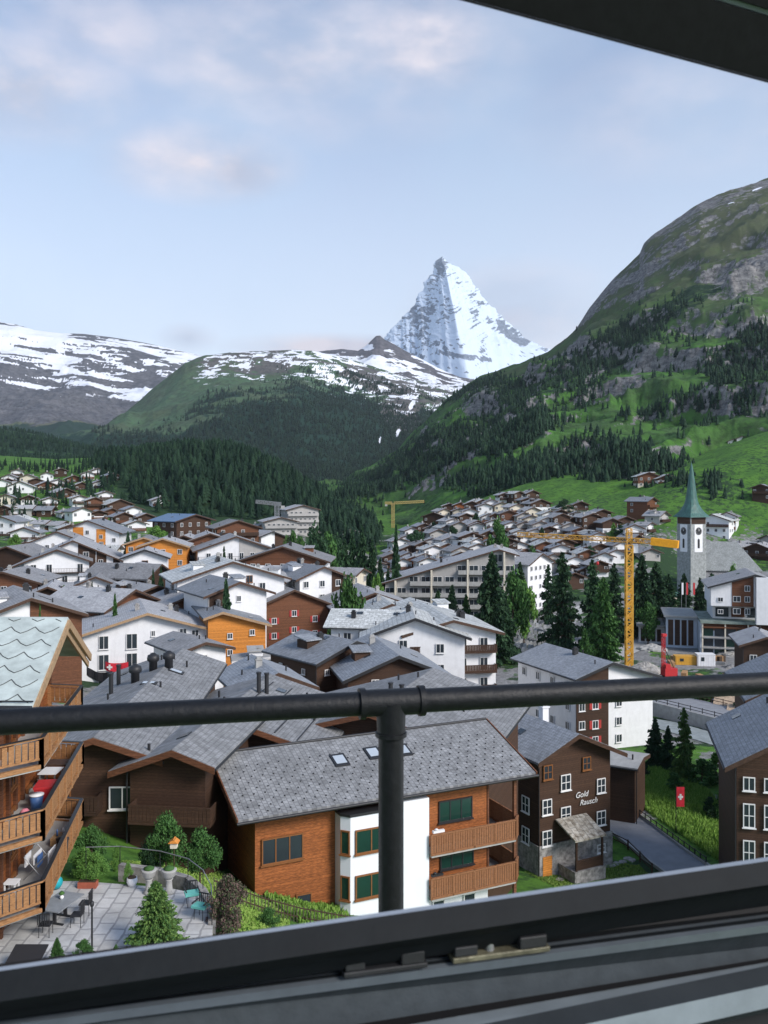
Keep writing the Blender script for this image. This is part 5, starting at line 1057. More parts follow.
m = MB(); m.box(0, 1.6, 0, 2.2, -.1, .1); m.build('balcony', M_mid, ih, (4.74, 2.0, 5.6)); m = MB(); m.box(1.5, 1.6, 0, 2.2, .1, 1.1); m.box(0, 1.5, 0, .08, .1, 1.1); m.build('balcony_rail', M_mid, ih, (4.74, 2.0, 5.6))

house('low_shed', 'low dark shed with a flat grey roof behind the inn', 640, 757, 96, 5.0, 9, 62, 8, 'T', roof=M_conc, oh=.5, ohf=.4, cols=0, chim=0, side=False, far=False, ab=True)
# right edge house
e1, E1, _z = house('edge_house', 'black brown timber house with tall white windows at the right picture edge', 812, 722, 70, 10, 12, -14, 30, 'T', ax=.55, ab=True, roof=M_slated, oh=1.0, cols=0, chim=0, side=False, far=False)
for r_ in range(3):
    for q in range(4): add_window(e1, -4.6 + q * 1.55, -.12, E1 - (4.9 if r_ == 0 else 7.4 if r_ == 1 else 10.3), 0, .9, 1.1 if r_ == 0 else 1.9, 2, 1 if r_ == 0 else 2, 'w', 'd')
house('edge_house', 'grey roofed dark house just behind the black brown one at the right edge', 806, 672, 92, 10, 13, 12, 27, 'T', ax=.5, roof=M_slated, oh=1.0, cols=2, chim=0, side=False, far=False)

# ---------------------------------------------------------------- chalet with the wrap-around balconies at the left
A_ = lambda px, py, Y: P(px, py, Y)
ap = Vector((-13.3, 34.0, 0)); gd = Vector((-.13, .99, 0)).normalized(); rd = Vector((-1, .03, 0)).normalized()
lb = empty('balcony_chalet', (-14.9, 36, 17.0), 0, 'timber chalet with three tiers of carved balconies and pale slab roof at the left edge', 'chalet')
lo = lb.location.copy()
M_slabL = mat('pale green roof slabs', (.46, .52, .50), .7, .35, .22, 1.3, bump=.3, dirt=.25)
zn = 28.8; zr = 31.45
e0 = A_(32, 707, 34.0); rp = A_(68, 617, 39.6); e1_ = A_(90, 652, 45.3)
k0 = e0 + rd * 14 + Vector((0, 0, .0)); k1 = rp + rd * 14; k2 = e1_ + rd * 14
m = MB(); m.quadslab(*[q - lo for q in (k0, e0, rp, k1)], .22); m.quadslab(*[q - lo for q in (k1, rp, e1_, k2)], .22); rfA = m.build('roof', M_slabL, lb)
# wavy rows of overlapping slabs: raised dark joints
m = MB()
def rfp(a, f): # a metres along, f 0..1 up the slope
    return (e0 + (rp - e0) * f + rd * a) - lo + Vector((0, 0, .012))
for j in range(7):
    f0 = .06 + j * .15
    for i in range(13):
        aa = i * 1.05 - .3 + (j % 2) * .5; pts_ = [(aa, f0 + .06), (aa + .25, f0 + .01), (aa + .52, f0 - .02), (aa + .8, f0 + .01), (aa + 1.05, f0 + .06)]
        for u, v in zip(pts_[:-1], pts_[1:]):
            if 0.02 < u[0] and v[0] < 13.9 and v[1] < .99 and u[1] < .99: m.beam(rfp(*u), rfp(*v), .03, .025)
m.build('slab_joints', mat('dark joint shadow gap', (.09, .10, .10), .9, .2), rfA)
m = MB(); m.tube(rfp(0, -.01), rfp(14, -.01), .07, n=8); m.tube(rfp(0, .03) + Vector((0, 0, .08)), rfp(14, .03) + Vector((0, 0, .08)), .03, n=8); m.build('gutter', M_dark, lb)
m = MB()
for (p, q) in ((e0, rp), (rp, e1_)):
    for dz, off, hh_ in ((-.28, .03, .34), (-.62, -.10, .26)):
        m.beam(p - lo + Vector((off, 0, dz)), q - lo + Vector((off, 0, dz)), .10, hh_)
m.build('bargeboard', M_bargel, lb)
# walls
W0 = Vector((-14.9, 34.8, 0)); W1 = Vector((-16.2, 43.6, 0)); WF = Vector((-17.6, 31.6, 0)); WB = W1 + rd * 10; WFB = WF + Vector((-8, -1, 0))
poly = [tuple((q - lo).xy) for q in (W0, W1, WB, Vector((-26, 38, 0)), WFB, WF)]
m = MB(); m.slab(poly, -.6, 2.3); m.build('plinth', M_white, lb)
m = MB(); m.slab(poly, 2.3, 11.4); m.build('wall', M_warm, lb)
mid = (W0 + W1) / 2; m = MB()
gq = [W0 + Vector((0, 0, 28.3)), W1 + Vector((0, 0, 28.3)), Vector((mid.x, mid.y, 30.9))]
m.add([q - lo for q in gq] + [q - lo + rd * 9 for q in gq], [(0, 1, 2), (5, 4, 3), (0, 2, 5, 3), (1, 4, 5, 2), (0, 3, 4, 1)]); m.build('gable_wall', M_warm, lb)
m = MB(); ddw = (W1 - W0).normalized()
for t in (.0, 1.1, 2.2, 3.4, 6.2, 8.6):
    p_ = W0 + ddw * t - lo + Vector((.03, 0, 2.3 + lo.z)); m.beam(p_, p_ + Vector((0, 0, 9.2)), .24, .16, up=(0, 1, 0))
m.build('wall_post', M_mid, lb)
ra = math.atan2(ddw.y, ddw.x)
for z in (12.0 - 2.55, 9.2 - 2.5, 6.5 - 2.5):
    for t, w_ in ((1.65, .9), (4.9, 1.6), (7.5, 1.0)):
        q = W0 + ddw * t - lo; add_window(lb, q.x + .07, q.y, z - .6, ra, w_, 1.9, 2, 1, 'b', 'd')
    dW = (W0 - WF).normalized(); q = WF + dW * 2.2 - lo; add_window(lb, q.x + .04, q.y - .06, z - .6, math.atan2(dW.y, dW.x), 1.6, 2.0, 2, 1, 'b', 'd')
B1 = Vector((-14.4, 42.9, 0)); B0 = Vector((-12.9, 34.0, 0)); BF = Vector((-15.9, 30.9, 0)); BFF = Vector((-22, 30.3, 0)); Bend = Vector((-16.0, 43.2, 0))
for zi, (ztop, lab) in enumerate(((27.6, 1), (24.9, 2), (22.2, 3))):
    zf = ztop - 1.05; sh = Vector((0, 0, 0)) if zi != 0 else Vector((-.05, 0, 0)); m = MB()
    for p, q in ((Bend, B1), (B1, B0), (B0, BF), (BF, BFF)):
        p = p - lo + sh; q = q - lo + sh; L = (q - p).length; d_ = (q - p) / L; Z = lambda v: Vector((0, 0, v))
        m.beam(p + Z(ztop), q + Z(ztop), .16, .07); m.beam(p + Z(zf - .02), q + Z(zf - .02), .14, .16)
        m.beam(p + Z(zf + .26), q + Z(zf + .26), .07, .08)
        n = int(L / .24)
        for i in range(n): m.beam(p + d_ * (L * (i + .1) / n) + Z(zf + .62), p + d_ * (L * (i + .9) / n) + Z(zf + .62), .035, .66)
        k = max(1, int(L / 1.5))
        for i in range(k + 1): a = p + d_ * (L * i / k); m.beam(a + Z(zf - .12), a + Z(ztop - .03), .16, .16, up=(0, 1, 0))
    bb = m.build('balcony', M_balc2, lb)
    m = MB(); m.slab([tuple((q - lo).xy) for q in (B0, B1, Bend, W1, W0, WF, BFF, BF)], zf - .16 - lo.z, zf - .02 - lo.z); m.build('balcony_floor', M_conc, bb)
    m = MB()
    for p, q in ((Bend, B1), (B1, B0), (B0, BF), (BF, BFF)): m.beam(p - lo + Vector((0, 0, ztop + .04)), q - lo + Vector((0, 0, ztop + .04)), .17, .012)
    m.build('rail_cover', M_dark, bb)
# belongings on the balconies
def item(name, label, cat, x, y, z, parts, rz=0):
    e = empty(name, (x, y, z), rz, label, cat)
    for nm, fn, mt in parts: m = MB(); fn(m); m.build(nm, mt, e)
    return e
zb2 = 24.9 - 1.05; zb3 = 22.2 - 1.05
M_blue = mat('blue plastic', (.05, .12, .30), .5, .4, .1); M_whitep = mat('white plastic', (.75, .76, .78), .5, .4, .05); M_teal = mat('teal cloth', (.16, .52, .46), .9, .2, .1, 8); M_woodc = mat('pale crate wood', (.42, .25, .12), .7, .3, .3, 6)
item('cooler_box', 'bright red box standing on the middle balcony of the left chalet', 'box', -14.3, 38.0, zb2, [('body', lambda m: m.box(-.35, .35, -.5, .5, 0, .62), M_red), ('lid', lambda m: m.box(-.38, .38, -.53, .53, .622, .72), M_red)], .15)
item('bucket', 'blue grey bucket in front of the red box', 'bucket', -14.25, 36.9, zb2, [('body', lambda m: m.lathe((0, 0, 0), [(.2, 0), (.28, .6)], 14), M_blue), ('rim', lambda m: m.lathe((0, 0, .6), [(.30, 0), (.30, .05)], 14), M_whitep)])
item('side_table', 'white folding table on the middle balcony behind the red box', 'table', -14.7, 39.7, zb2, [('tabletop', lambda m: m.box(-.4, .4, -.5, .5, .70, .74), M_whitep), ('leg', lambda m: m.box(-.35, -.3, -.45, -.4, 0, .69), M_metal), ('leg', lambda m: m.box(.3, .35, .4, .45, 0, .69), M_metal), ('leg', lambda m: m.box(.3, .35, -.45, -.4, 0, .69), M_metal), ('leg', lambda m: m.box(-.35, -.3, .4, .45, 0, .69), M_metal)])
item('wooden_chest', 'brown wooden chest at the far end of the middle balcony', 'chest', -14.9, 41.2, zb2, [('body', lambda m: m.box(-.5, .5, -.4, .4, 0, .6), M_warm), ('lid', lambda m: m.box(-.54, .54, -.44, .44, .602, .66), M_barge)], .1)
item('flower_pot', 'small pot with pink flowers on the middle balcony floor', 'plant pot', -14.2, 35.6, zb2, [('pot', lambda m: m.lathe((0, 0, 0), [(.12, 0), (.17, .25)], 12), M_conc), ('flowers', lambda m: m.lathe((0, 0, .25), [(.15, 0), (.22, .1), (.1, .25)], 9), mat('pink flowers', (.6, .2, .25), .8))])
item('crate', 'pale crate with bottles on the lowest balcony', 'crate', -14.5, 40.3, zb3, [('body', lambda m: m.box(-.3, .3, -.4, .4, 0, .35), M_woodc), ('bottle', lambda m: m.lathe((.1, .1, .35), [(.05, 0), (.05, .2), (.02, .3)], 8), M_whitep), ('bottle', lambda m: m.lathe((-.1, -.1, .35), [(.05, 0), (.05, .2), (.02, .3)], 8), M_blue)])
item('laundry_rack', 'wire drying rack with white and blue laundry on the lowest balcony', 'drying rack', -14.2, 37.2, zb3, [('frame', lambda m: (m.tube((-.4, -.7, 0), (.4, -.7, .9), .02), m.tube((.4, -.7, 0), (-.4, -.7, .9), .02), m.tube((-.4, .7, 0), (.4, .7, .9), .02), m.tube((.4, .7, 0), (-.4, .7, .9), .02), m.tube((-.4, -.7, .9), (-.4, .7, .9), .02), m.tube((.4, -.7, .9), (.4, .7, .9), .02)), M_metal), ('cloth', lambda m: (m.box(-.42, -.38, -.6, .0, .45, .92), m.box(.38, .42, -.2, .6, .4, .92), m.box(-.1, -.06, -.5, .3, .5, .9)), M_whitep), ('cloth', lambda m: m.box(.1, .14, -.6, -.1, .45, .9), M_blue)])
item('stool', 'small white stool with a cloth on the lowest balcony near the corner', 'stool', -14.6, 35.3, zb3, [('seat', lambda m: m.box(-.25, .25, -.25, .25, .42, .47), M_whitep), ('leg', lambda m: m.box(-.22, -.17, -.22, -.17, 0, .42), M_whitep), ('leg', lambda m: m.box(.17, .22, .17, .22, 0, .42), M_whitep), ('leg', lambda m: m.box(.17, .22, -.22, -.17, 0, .42), M_whitep), ('leg', lambda m: m.box(-.22, -.17, .17, .22, 0, .42), M_whitep)])
item('storage_bin', 'black bin leaning on the outer rail of the lowest balcony', 'bin', -13.9, 38.9, zb3, [('body', lambda m: m.lathe((0, 0, 0), [(.2, 0), (.26, .7)], 12), M_dark), ('lid', lambda m: m.lathe((0, 0, .7), [(.28, 0), (.28, .05), (.1, .1)], 12), M_dark)])
# ---------------------------------------------------------------- church
cY = 300.0; cx_ = (691.5 - 384) / F * cY; cz0 = T(cx_, cY) - .5
ch = empty('church', (cx_, cY, cz0), 0, 'grey stone church with clock tower and tall green copper spire', 'church')
zt = 37 - (517 - HY) / F * cY - cz0; ztip = 37 - (461 - HY) / F * cY - cz0
tw = empty('t', (0, 0, 0)); bpy.data.objects.remove(tw)
ta = R(42) - math.atan((691 - 384) / F) 
s2 = 3.25
M_churchs = mat('grey church stone', (.30, .32, .32), .9, .2, .3, 1.2, dirt=.3, bump=.4)
m = MB(); m.box(-s2, s2, -s2, s2, 0, zt - .02); tower = m.build('tower', M_churchs, ch, None, (0, 0, ta))
for k, rz in enumerate((0, math.pi / 2, math.pi, -math.pi / 2)):
    m = MB(); m.box(-s2 * .52, s2 * .52, -s2 - .08, -s2 - .004, zt - 11.5, zt - 2.4); m.build('plaster_field', M_white, tower, None, (0, 0, rz))
    m = MB(); c = Vector((0, -s2 - .18, zt - 4.6))
    n = 28; ring = [(math.cos(2 * math.pi * i / n) * 1.25, math.sin(2 * math.pi * i / n) * 1.25) for i in range(n)]
    m.prism(ring, 0, .09); cf = m.build('clock', M_dark, tower, None, (0, 0, rz)); 
    for v in cf.data.vertices: v.co.y += c.y; v.co.z += c.z
    m = MB()
    for h in range(12):
        a = h * math.pi / 6; m.beam((math.sin(a) * .92, -s2 - .20, zt - 4.6 + math.cos(a) * .92), (math.sin(a) * 1.13, -s2 - .20, zt - 4.6 + math.cos(a) * 1.13), .08, .03, up=(0, 1, 0))
    m.beam((0, -s2 - .215, zt - 4.6), (.35, -s2 - .215, zt - 4.0), .10, .03, up=(0, 1, 0)); m.beam((0, -s2 - .23, zt - 4.6), (-.2, -s2 - .23, zt - 3.7), .08, .03, up=(0, 1, 0))
    m.build('clock_dial', M_frame, tower, None, (0, 0, rz))
    m = MB(); m.box(-.42, .42, -s2 - .16, -s2 - .085, zt - 10.2, zt - 7.6); m.prism([(-.42, zt - 7.6), (.42, zt - 7.6), (.3, zt - 7.25), (0, zt - 7.05), (-.3, zt - 7.25)], -s2 - .16, -s2 - .085); m.build('belfry_opening', M_dark, tower, None, (0, 0, rz))
    m = MB(); m.box(-s2 * .9, s2 * .9, -s2 - .07, -s2 - .004, zt - 2.2, zt - .1); m.build('belfry_louvre', M_brown, tower, None, (0, 0, rz))
prof = [(1.0, 0.0), (.985, .25), (.78, 1.1), (.60, 2.4), (.46, 4.2), (.385, 6.2)]
sp = MB(); E = s2 + 1.05; Ht = ztip - zt
def rect_ring(r, z):
    """square below turning octagonal above"""
    return [(r * math.cos(a) * (1 / max(abs(math.cos(a)), abs(math.sin(a)))) ** k, r * math.sin(a) * (1 / max(abs(math.cos(a)), abs(math.sin(a)))) ** k, z) for a, k in [(i * math.pi / 8, max(0, 1 - z_ / 5)) for i in range(16) for z_ in (z - zt,)]]
rings = []
for fr_, z in [(1.0, 0), (.99, .2), (.80, 1.3), (.66, 2.6), (.53, 4.2), (.44, 6.0), (.34, 9.0), (.22, 13.0), (.10, 16.6), (.025, Ht - .6), (.012, Ht)]:
    rings.append(rect_ring(E * fr_, zt + z))
vs = [v for r in rings for v in r]; nr = 16
fs = [(k * nr + i, k * nr + (i + 1) % nr, (k + 1) * nr + (i + 1) % nr, (k + 1) * nr + i) for k in range(len(rings) - 1) for i in range(nr)] + [tuple(range(nr))[::-1], tuple(range((len(rings) - 1) * nr, len(rings) * nr))]
sp.add(vs, fs); spire = sp.build('spire', M_copper, ch, None, (0, 0, ta))
m = MB(); m.tube((0, 0, ztip - .3), (0, 0, ztip + 1.6), .07, .03, 6); m.box(-.4, .4, -.04, .04, ztip + .9, ztip + 1.0); m.build('finial', M_dark, spire)
# nave behind and right of the tower
m = MB(); m.box(3, 22, 5, 17, 0, 8.5); m.build('nave', M_cream, ch, None, (0, 0, R(-12)))
m = MB(); m.quadslab((2, 3.6, 8.2), (23, 3.6, 8.2), (16, 11, 17.5), (3, 11, 17.5), .3); m.quadslab((3, 11, 17.5), (16, 11, 17.5), (23, 18.4, 8.2), (2, 18.4, 8.2), .3); m.add([(23, 3.6, 8.2), (23, 18.4, 8.2), (16, 11, 17.5)], [(0, 1, 2)]); m.build('nave_roof', mat('pale grey nave slates', (.30, .32, .315), .8, .3, .2, 2, 'slates', .4), ch, None, (0, 0, R(-12)))
m = MB(); m.box(3, 26, 0.5, 4.9, 0, 5.2); m.build('aisle', M_cream, ch, None, (0, 0, R(-12)))
m = MB(); m.quadslab((2, -.4, 5.0), (27, -.4, 5.0), (25, 5, 8.0), (3, 5, 8.0), .3); m.build('aisle_roof', M_slate, ch, None, (0, 0, R(-12)))
for i in range(7):
    m = MB(); x = 5 + i * 3.1; m.prism([(x - .6, 1.6), (x + .6, 1.6), (x + .6, 3.6), (x + .35, 4.2), (x, 4.4), (x - .35, 4.2), (x - .6, 3.6)], .36, .48); m.build('arched_window', M_glass, ch, None, (0, 0, R(-12)))
gp = P(660, 563, 270)
gr = empty('pavilion', (gp.x, gp.y, T(gp.x, gp.y) - .3), R(20), 'small pavilion with a dark green hipped roof left of the church tower', 'pavilion')
m = MB(); m.box(-4, 4, -3, 3, 0, 4.6); m.build('wall', M_cream, gr); m = MB()
m.add([(-5, -4, 4.5), (5, -4, 4.5), (5, 4, 4.5), (-5, 4, 4.5), (-1.5, 0, 7.6), (1.5, 0, 7.6)], [(0, 1, 5, 4), (1, 2, 5), (2, 3, 4, 5), (3, 0, 4), (3, 2, 1, 0)]); m.build('roof', M_copper, gr)
for x in (-2.5, 0, 2.5): add_window(gr, x, -3.05, 2.6, 0, 1.2, 1.8, 2, 1, 'w', 'd', True)

# ---------------------------------------------------------------- modern hotel complex at the right
hm = P(700, 653, 203); H0 = T(hm.x, hm.y)
mh = empty('modern_hotel', (hm.x, hm.y, 0), R(-14), 'modern flat roofed hotel with glass storeys and a chalet tower on top, below the church', 'hotel')
M_blueg = mat('pale blue render', (.50, .57, .66), .85, .2, .06, 1, dirt=.12)
m = MB(); m.box(0, 34, 0, 16, -.5, 6.9); m.build('base_storeys', M_blueg, mh)
m = MB(); m.box(-.02, 34.2, -1.4, 15.8, 6.92, 7.5); m.build('roof_deck', mat('planted roof deck', (.22, .27, .24), .9, .2, .4, .6), mh)
for k in range(3):
    m = MB(); m.box(.6, 33.6, -1.2, 0, 6.2 - 2.3 * k - .25, 6.2 - 2.3 * k); m.build('floor_band', M_conc if k else M_mid, mh)
m = MB(); m.box(.6, 33.6, -.12, -.02, 5.2, 6.9); m.build('timber_band', M_mid, mh)
for i in range(14):
    for k in range(3):
        m = MB(); x = .7 + i * 2.4; zz = 4.1 - 2.3 * k; m.box(x, x + 2.1, -.14, -.02, zz - 0.1, zz + 1.5); m.build('window', M_glass if (i + k) % 3 else M_gglass, mh)
for i in range(8):
    m = MB(); x = .3 + i * 4.8; m.box(x, x + .3, -1.1, -.75, -.4, 6.9); m.build('column', M_cream, mh)
m = MB(); m.box(3, 34, 3, 15.5, 7.55, 10.6); m.build('upper_storey', M_white, mh)
m = MB(); m.box(2.6, 34, 2.2, 15.6, 10.62, 11.0); m.build('roof_deck', M_conc, mh)
for i in range(6):
    m = MB(); m.box(3.6 + i * 3.4, 6.4 + i * 3.4, 2.86, 2.97, 8.0, 10.1); m.build('window', M_mid if i % 2 else M_glass, mh)
for x0, y0, x1, y1, h in ((-7, 6, -.05, 20, 7.2), (-13, 10, -7.05, 24, 4.2)):
    m = MB(); m.box(x0, x1, y0, y1, -.5, h); w_ = m.build('wing', M_blueg if x0 > -8 else M_white, mh)
    m = MB(); m.box(x0 - .5, x1, y0 - 1.2, y1, h + .004, h + .4); m.build('wing_roof', M_conc, mh)
    for i in range(4):
        m = MB(); yy = y0 + 1 + i * 3.2; m.box(x0 - .1, x0 - .01, yy, yy + 2, .8, h - .6); m.build('window', M_glass, mh)
        m = MB(); xx = x0 + .5 + i * (x1 - x0 - 1) / 4; m.box(xx, xx + (x1 - x0) / 4 - .6, y0 - .1, y0 - .01, .6, h - .7); m.build('window', M_brown, mh)
ct = house('chalet_tower', 'chalet block with slanting grey roof and timber panel on top of the modern hotel', 755, 574, 199, 11.5, 15, 8, 17, 'W', roof=M_slate, ax=.80, oh=.8, barge=M_dark,
      panels=[(-4.8, -.3, 30, .1, 'm')], wpos=[(-7.2, 5.6, dict(h=1)), (-7.2, 8.3, dict(h=1)), (-3.8, 5.4, dict(w=1.6)), (-1.6, 5.4, {}), (-3.8, 8.1, dict(w=1.6)), (-1.6, 8.1, {}), (-1.6, 3.0, {})], chim=0, side=False, zb=10.9)
m = MB(); m.box(0, 6, -2.2, -.12, -3.6, ct[1] - .4); m.build('stair_tower', M_white, ct[0])
for i, (px, c) in enumerate(((681.5, M_white), (686, M_red), (693, M_red))):
    q = P(px, 600, 228); e = empty('flagpole', (q.x, q.y, T(q.x, q.y)), 0, ['pale', 'red', 'rolled dark red'][i] + ' flag on a mast beside the modern hotel, ' + ['leftmost', 'middle', 'rightmost'][i] + ' of three', 'flagpole', 'flagpoles by the modern hotel')
    hz_ = 37 - (582 - HY) / F * 228 - e.location.z; m = MB(); m.tube((0, 0, 0), (0, 0, hz_), .09, .05, 8); m.build('pole', M_metal, e); m = MB(); m.box(.06, .5, -.03, .03, hz_ - 3.2, hz_ - .2); m.build('flag', c, e)
# building yard
def gp_(px, py, it=6):
    Y = 160.
    for _ in range(12): z = T((px - 384) / F * Y, Y); Y = (CZ - z) * F / (py - HY)
    return Vector(((px - 384) / F * Y, Y, T((px - 384) / F * Y, Y)))
def boxthing(name, label, cat, px, py, w, d, h, body, trim, rz=0):
    q = gp_(px, py); e = empty(name, (q.x, q.y, q.z), rz, label, cat); m = MB(); m.box(-w / 2, w / 2, -d / 2, d / 2, 0, h); m.build('body', body, e)
    m = MB(); m.box(-w / 2 - .05, w / 2 + .05, -d / 2 - .05, d / 2 + .05, h + .002, h + .12); m.build('roof', trim, e)
    m = MB()
    n = int(w / .5)
    for i in range(n): m.box(-w / 2 + (i + .3) * w / n, -w / 2 + (i + .6) * w / n, -d / 2 - .04, -d / 2 - .002, .1, h - .1)
    m.build('side_ribs', body, e); m = MB(); m.box(-w * .3, -w * .12, -d / 2 - .07, -d / 2 - .045, h * .45, h * .8); m.build('window', M_glass, e)
    return e
boxthing('site_container', 'yellow site container in the building yard under the modern hotel', 'container', 685, 664, 4.4, 2.2, 1.7, M_yellow, M_yellow, R(-5))
boxthing('site_cabin', 'white site cabin right of the yellow container', 'cabin', 705, 665, 3.6, 2.4, 2.3, M_white, M_frame, R(-5))
q = gp_(669, 678); e = empty('drilling_rig', (q.x, q.y, q.z), R(10), 'bright red drilling rig with an upright mast in the building yard', 'drilling rig')
m = MB(); m.box(-1.3, 1.3, -1.0, 1.0, .55, 2.0); m.box(-1.1, -.1, -.9, .9, 2.01, 2.8); m.build('body', M_red, e)
for y in (-.95, .95): m = MB(); m.box(-1.4, 1.4, y - .22, y + .22, 0, .54); m.build('track', M_dark, e)
m = MB()
for dx in (-.25, .25):
    for dy in (-.25, .25): m.beam((dx - 1.2, dy, .8), (dx - 1.2, dy, 8.2), .09, .09, up=(0, 1, 0))
for i in range(9): m.beam((-1.45, -.25, .9 + i * .8), (-.95, -.25, 1.7 + i * .8), .06, .06); m.beam((-1.45, .25, .9 + i * .8), (-.95, .25, 1.7 + i * .8), .06, .06)
m.build('mast', M_red, e); m = MB(); m.box(-1.5, -.6, -.35, .35, 8.2, 8.7); m.build('mast_head', M_red, e); m = MB(); m.beam((-1.0, 0, 6.0), (1.0, 0, 2.0), .12, .12); m.build('brace', M_dark, e)
rubm = mat('heaped rubble', (.34, .33, .31), .95, .1, .5, 1.5, bump=.9)
def mound(px, py, r, h, label, mt=None, name='rubble_heap', cat='heap'):
    q = gp_(px, py); m = MB(); n, k = 22, 7; vs = []; rd_ = random.Random(px)
    for j in range(k):
        for i in range(n): rr = r * (1 - j / k) * rd_.uniform(.82, 1.15); a = 2 * math.pi * i / n; vs.append((math.cos(a) * rr, math.sin(a) * rr * .7, h * (j / k) ** .8 * rd_.uniform(.85, 1.1) - (.4 if j == 0 else 0)))
    vs.append((0, 0, h)); fs = [(j * n + i, j * n + (i + 1) % n, (j + 1) * n + (i + 1) % n, (j + 1) * n + i) for j in range(k - 1) for i in range(n)] + [((k - 1) * n + i, (k - 1) * n + (i + 1) % n, n * k) for i in range(n)]
    m.add(vs, fs); tag(m.build(name, mt or rubm, None, (q.x, q.y, q.z)), label, cat)
mound(645, 672, 4.5, 2.2, 'grey rubble heap at the foot of the yellow crane'); mound(652, 650, 4.0, 1.6, 'pale soil heap left of the red drilling rig', M_conc); mound(717, 682, 4.5, 1.4, 'long low rubble heap at the near side of the building yard'); mound(742, 668, 4, 1.5, 'dark soil heap near the black timber house', M_stonew); mound(735, 655, 5, 1.2, 'loose grey spoil heap under the glass storeys')
rd_ = random.Random(3)
yard = sorted((rd_.uniform(640, 760), rd_.uniform(660, 690)) for _ in range(16)); ORD16 = ['leftmost'] + [q + ' from left' for q in 'second third fourth fifth sixth seventh eighth ninth tenth eleventh twelfth thirteenth fourteenth fifteenth'.split()] + ['rightmost']
for i in range(16):
    q = gp_(*yard[i]); e = empty('building_material_pile', q, rd_.uniform(0, 3), 'stacked building material in the yard, ' + (ORD16[i] if i < 15 else 'rightmost') + ' pile', 'material pile', 'material piles in the building yard')
    mt = rd_.choice([M_conc, M_white, M_woodc, M_blue, M_metal, M_red if i % 5 == 0 else M_conc, M_bark]); m = MB(); nn_ = rd_.randint(2, 4)
    w_ = rd_.uniform(.8, 2)
    for k in range(nn_): m.box(-w_, w_, -.5, .5, .02 + k * .33, .3 + k * .33)
    m.build('stack', mt, e); m = MB(); m.box(-w_ * .7, -w_ * .55, -.6, .6, -.1, .018); m.box(w_ * .55, w_ * .7, -.6, .6, -.1, .018); m.build('pallet', M_woodc, e)

# ---------------------------------------------------------------- cranes
def lattice(m, p, q, w, n, t, up=(0, 0, 1)):
    p, q = Vector(p), Vector(q); d = (q - p).normalized(); u = Vector(up); a = d.cross(u).normalized() * (w / 2); b = a.cross(d).normalized() * (w / 2); C = [-a - b, a - b, a + b, -a + b]
    for c in C: m.beam(p + c, q + c, t, t, up=(.1, 1, .2))
    for i in range(n):
        s0_ = p.lerp(q, i / n); s1 = p.lerp(q, (i + 1) / n)
        for j in range(4):
            A, B = C[j], C[(j + 1) % 4]
            if i % 2: A, B = B, A
            m.beam(s0_ + A, s1 + B, t * .7, t * .7, up=(.1, 1, .2)); m.beam(s1 + C[j], s1 + C[(j + 1) % 4], t * .6, t * .6, up=(.1, 1, .2))
q = gp_(629, 669); cr = empty('tower_crane', (q.x, q.y, q.z), 0, 'yellow tower crane standing in the building yard in front of the larches', 'crane')
zj = 37 - (545 - HY) / F * q.y - q.z; jd = Vector((-.88, .475, 0))
m = MB(); lattice(m, (0, 0, 0), (0, 0, zj), 1.25, 21, .26, up=(0, 1, 0)); m.build('mast', M_yellow, cr)
m = MB(); m.box(-2.2, 2.2, -2.2, 2.2, -.3, .5); m.build('base', M_conc, cr)
m = MB(); lattice(m, jd * .8 + Vector((0, 0, zj + 1.0)), jd * 24 + Vector((0, 0, zj + 1.6)), .85, 22, .12); m.build('jib', M_yellow, cr)
m = MB(); lattice(m, -jd * .8 + Vector((0, 0, zj + 1.0)), -jd * 9.5 + Vector((0, 0, zj + .6)), .85, 8, .13); m.build('counter_jib', M_yellow, cr)
m = MB(); lattice(m, (0, 0, zj + .2), (0, 0, zj + 3.4), 1.0, 4, .13, up=(0, 1, 0)); m.build('tower_head', M_yellow, cr)
m = MB(); m.beam(-jd * 4.5 + Vector((0, 0, zj + .9)), -jd * 9.8 + Vector((0, 0, zj + .4)), 1.5, 1.5); m.build('counterweight', mat('orange yellow tarpaulin', (.80, .36, .02), .7, .3, .1, 2), cr)
m = MB(); m.tube(jd * .3 + Vector((0, 0, zj + 3.4)), jd * 15 + Vector((0, 0, zj + 1.9)), .04, n=5); m.tube(-jd * .3 + Vector((0, 0, zj + 3.4)), -jd * 9 + Vector((0, 0, zj + 1.2)), .04, n=5); m.build('tie_rope', M_dark, cr)
m = MB(); m.box(.6, 1.7, -.7, .7, zj - 1.6, zj + .2); m.build('cab', M_white, cr)
hk = jd * 6.5 + Vector((0, 0, zj + .6)); m = MB(); m.tube(hk, hk - Vector((0, 0, 4.2)), .03, n=5); m.build('hoist_rope', M_dark, cr); m = MB(); m.lathe(hk - Vector((0, 0, 5.0)), [(.1, 0), (.32, .2), (.28, .6), (.1, .8)], 8); m.build('hook_block', M_red, cr)
def fcrane(px, pyb, pyt, Y, jl, jr, mt, label, t):
    x = (px - 384) / F * Y; z0 = T(x, Y) - 1; e = empty('tower_crane', (x, Y, z0), 0, label, 'crane'); h = 37 - (pyt - HY) / F * Y - z0
    m = MB(); lattice(m, (0, 0, 0), (0, 0, h), 1.7, 14, t, up=(0, 1, 0)); m.build('mast', mt, e)
    m = MB(); lattice(m, (.6, 0, h), ((jr - px) / F * Y, 0, h + 1.0), 1.3, 12, t); m.build('jib', mt, e)
    m = MB(); lattice(m, (-.6, 0, h), ((jl - px) / F * Y, 0, h), 1.3, 4, t); m.build('counter_jib', mt, e); m = MB(); m.box((jl - px) / F * Y, (jl - px) / F * Y + 1.5, -.7, .7, h - 2, h - .7); m.build('counterweight', M_conc, e)
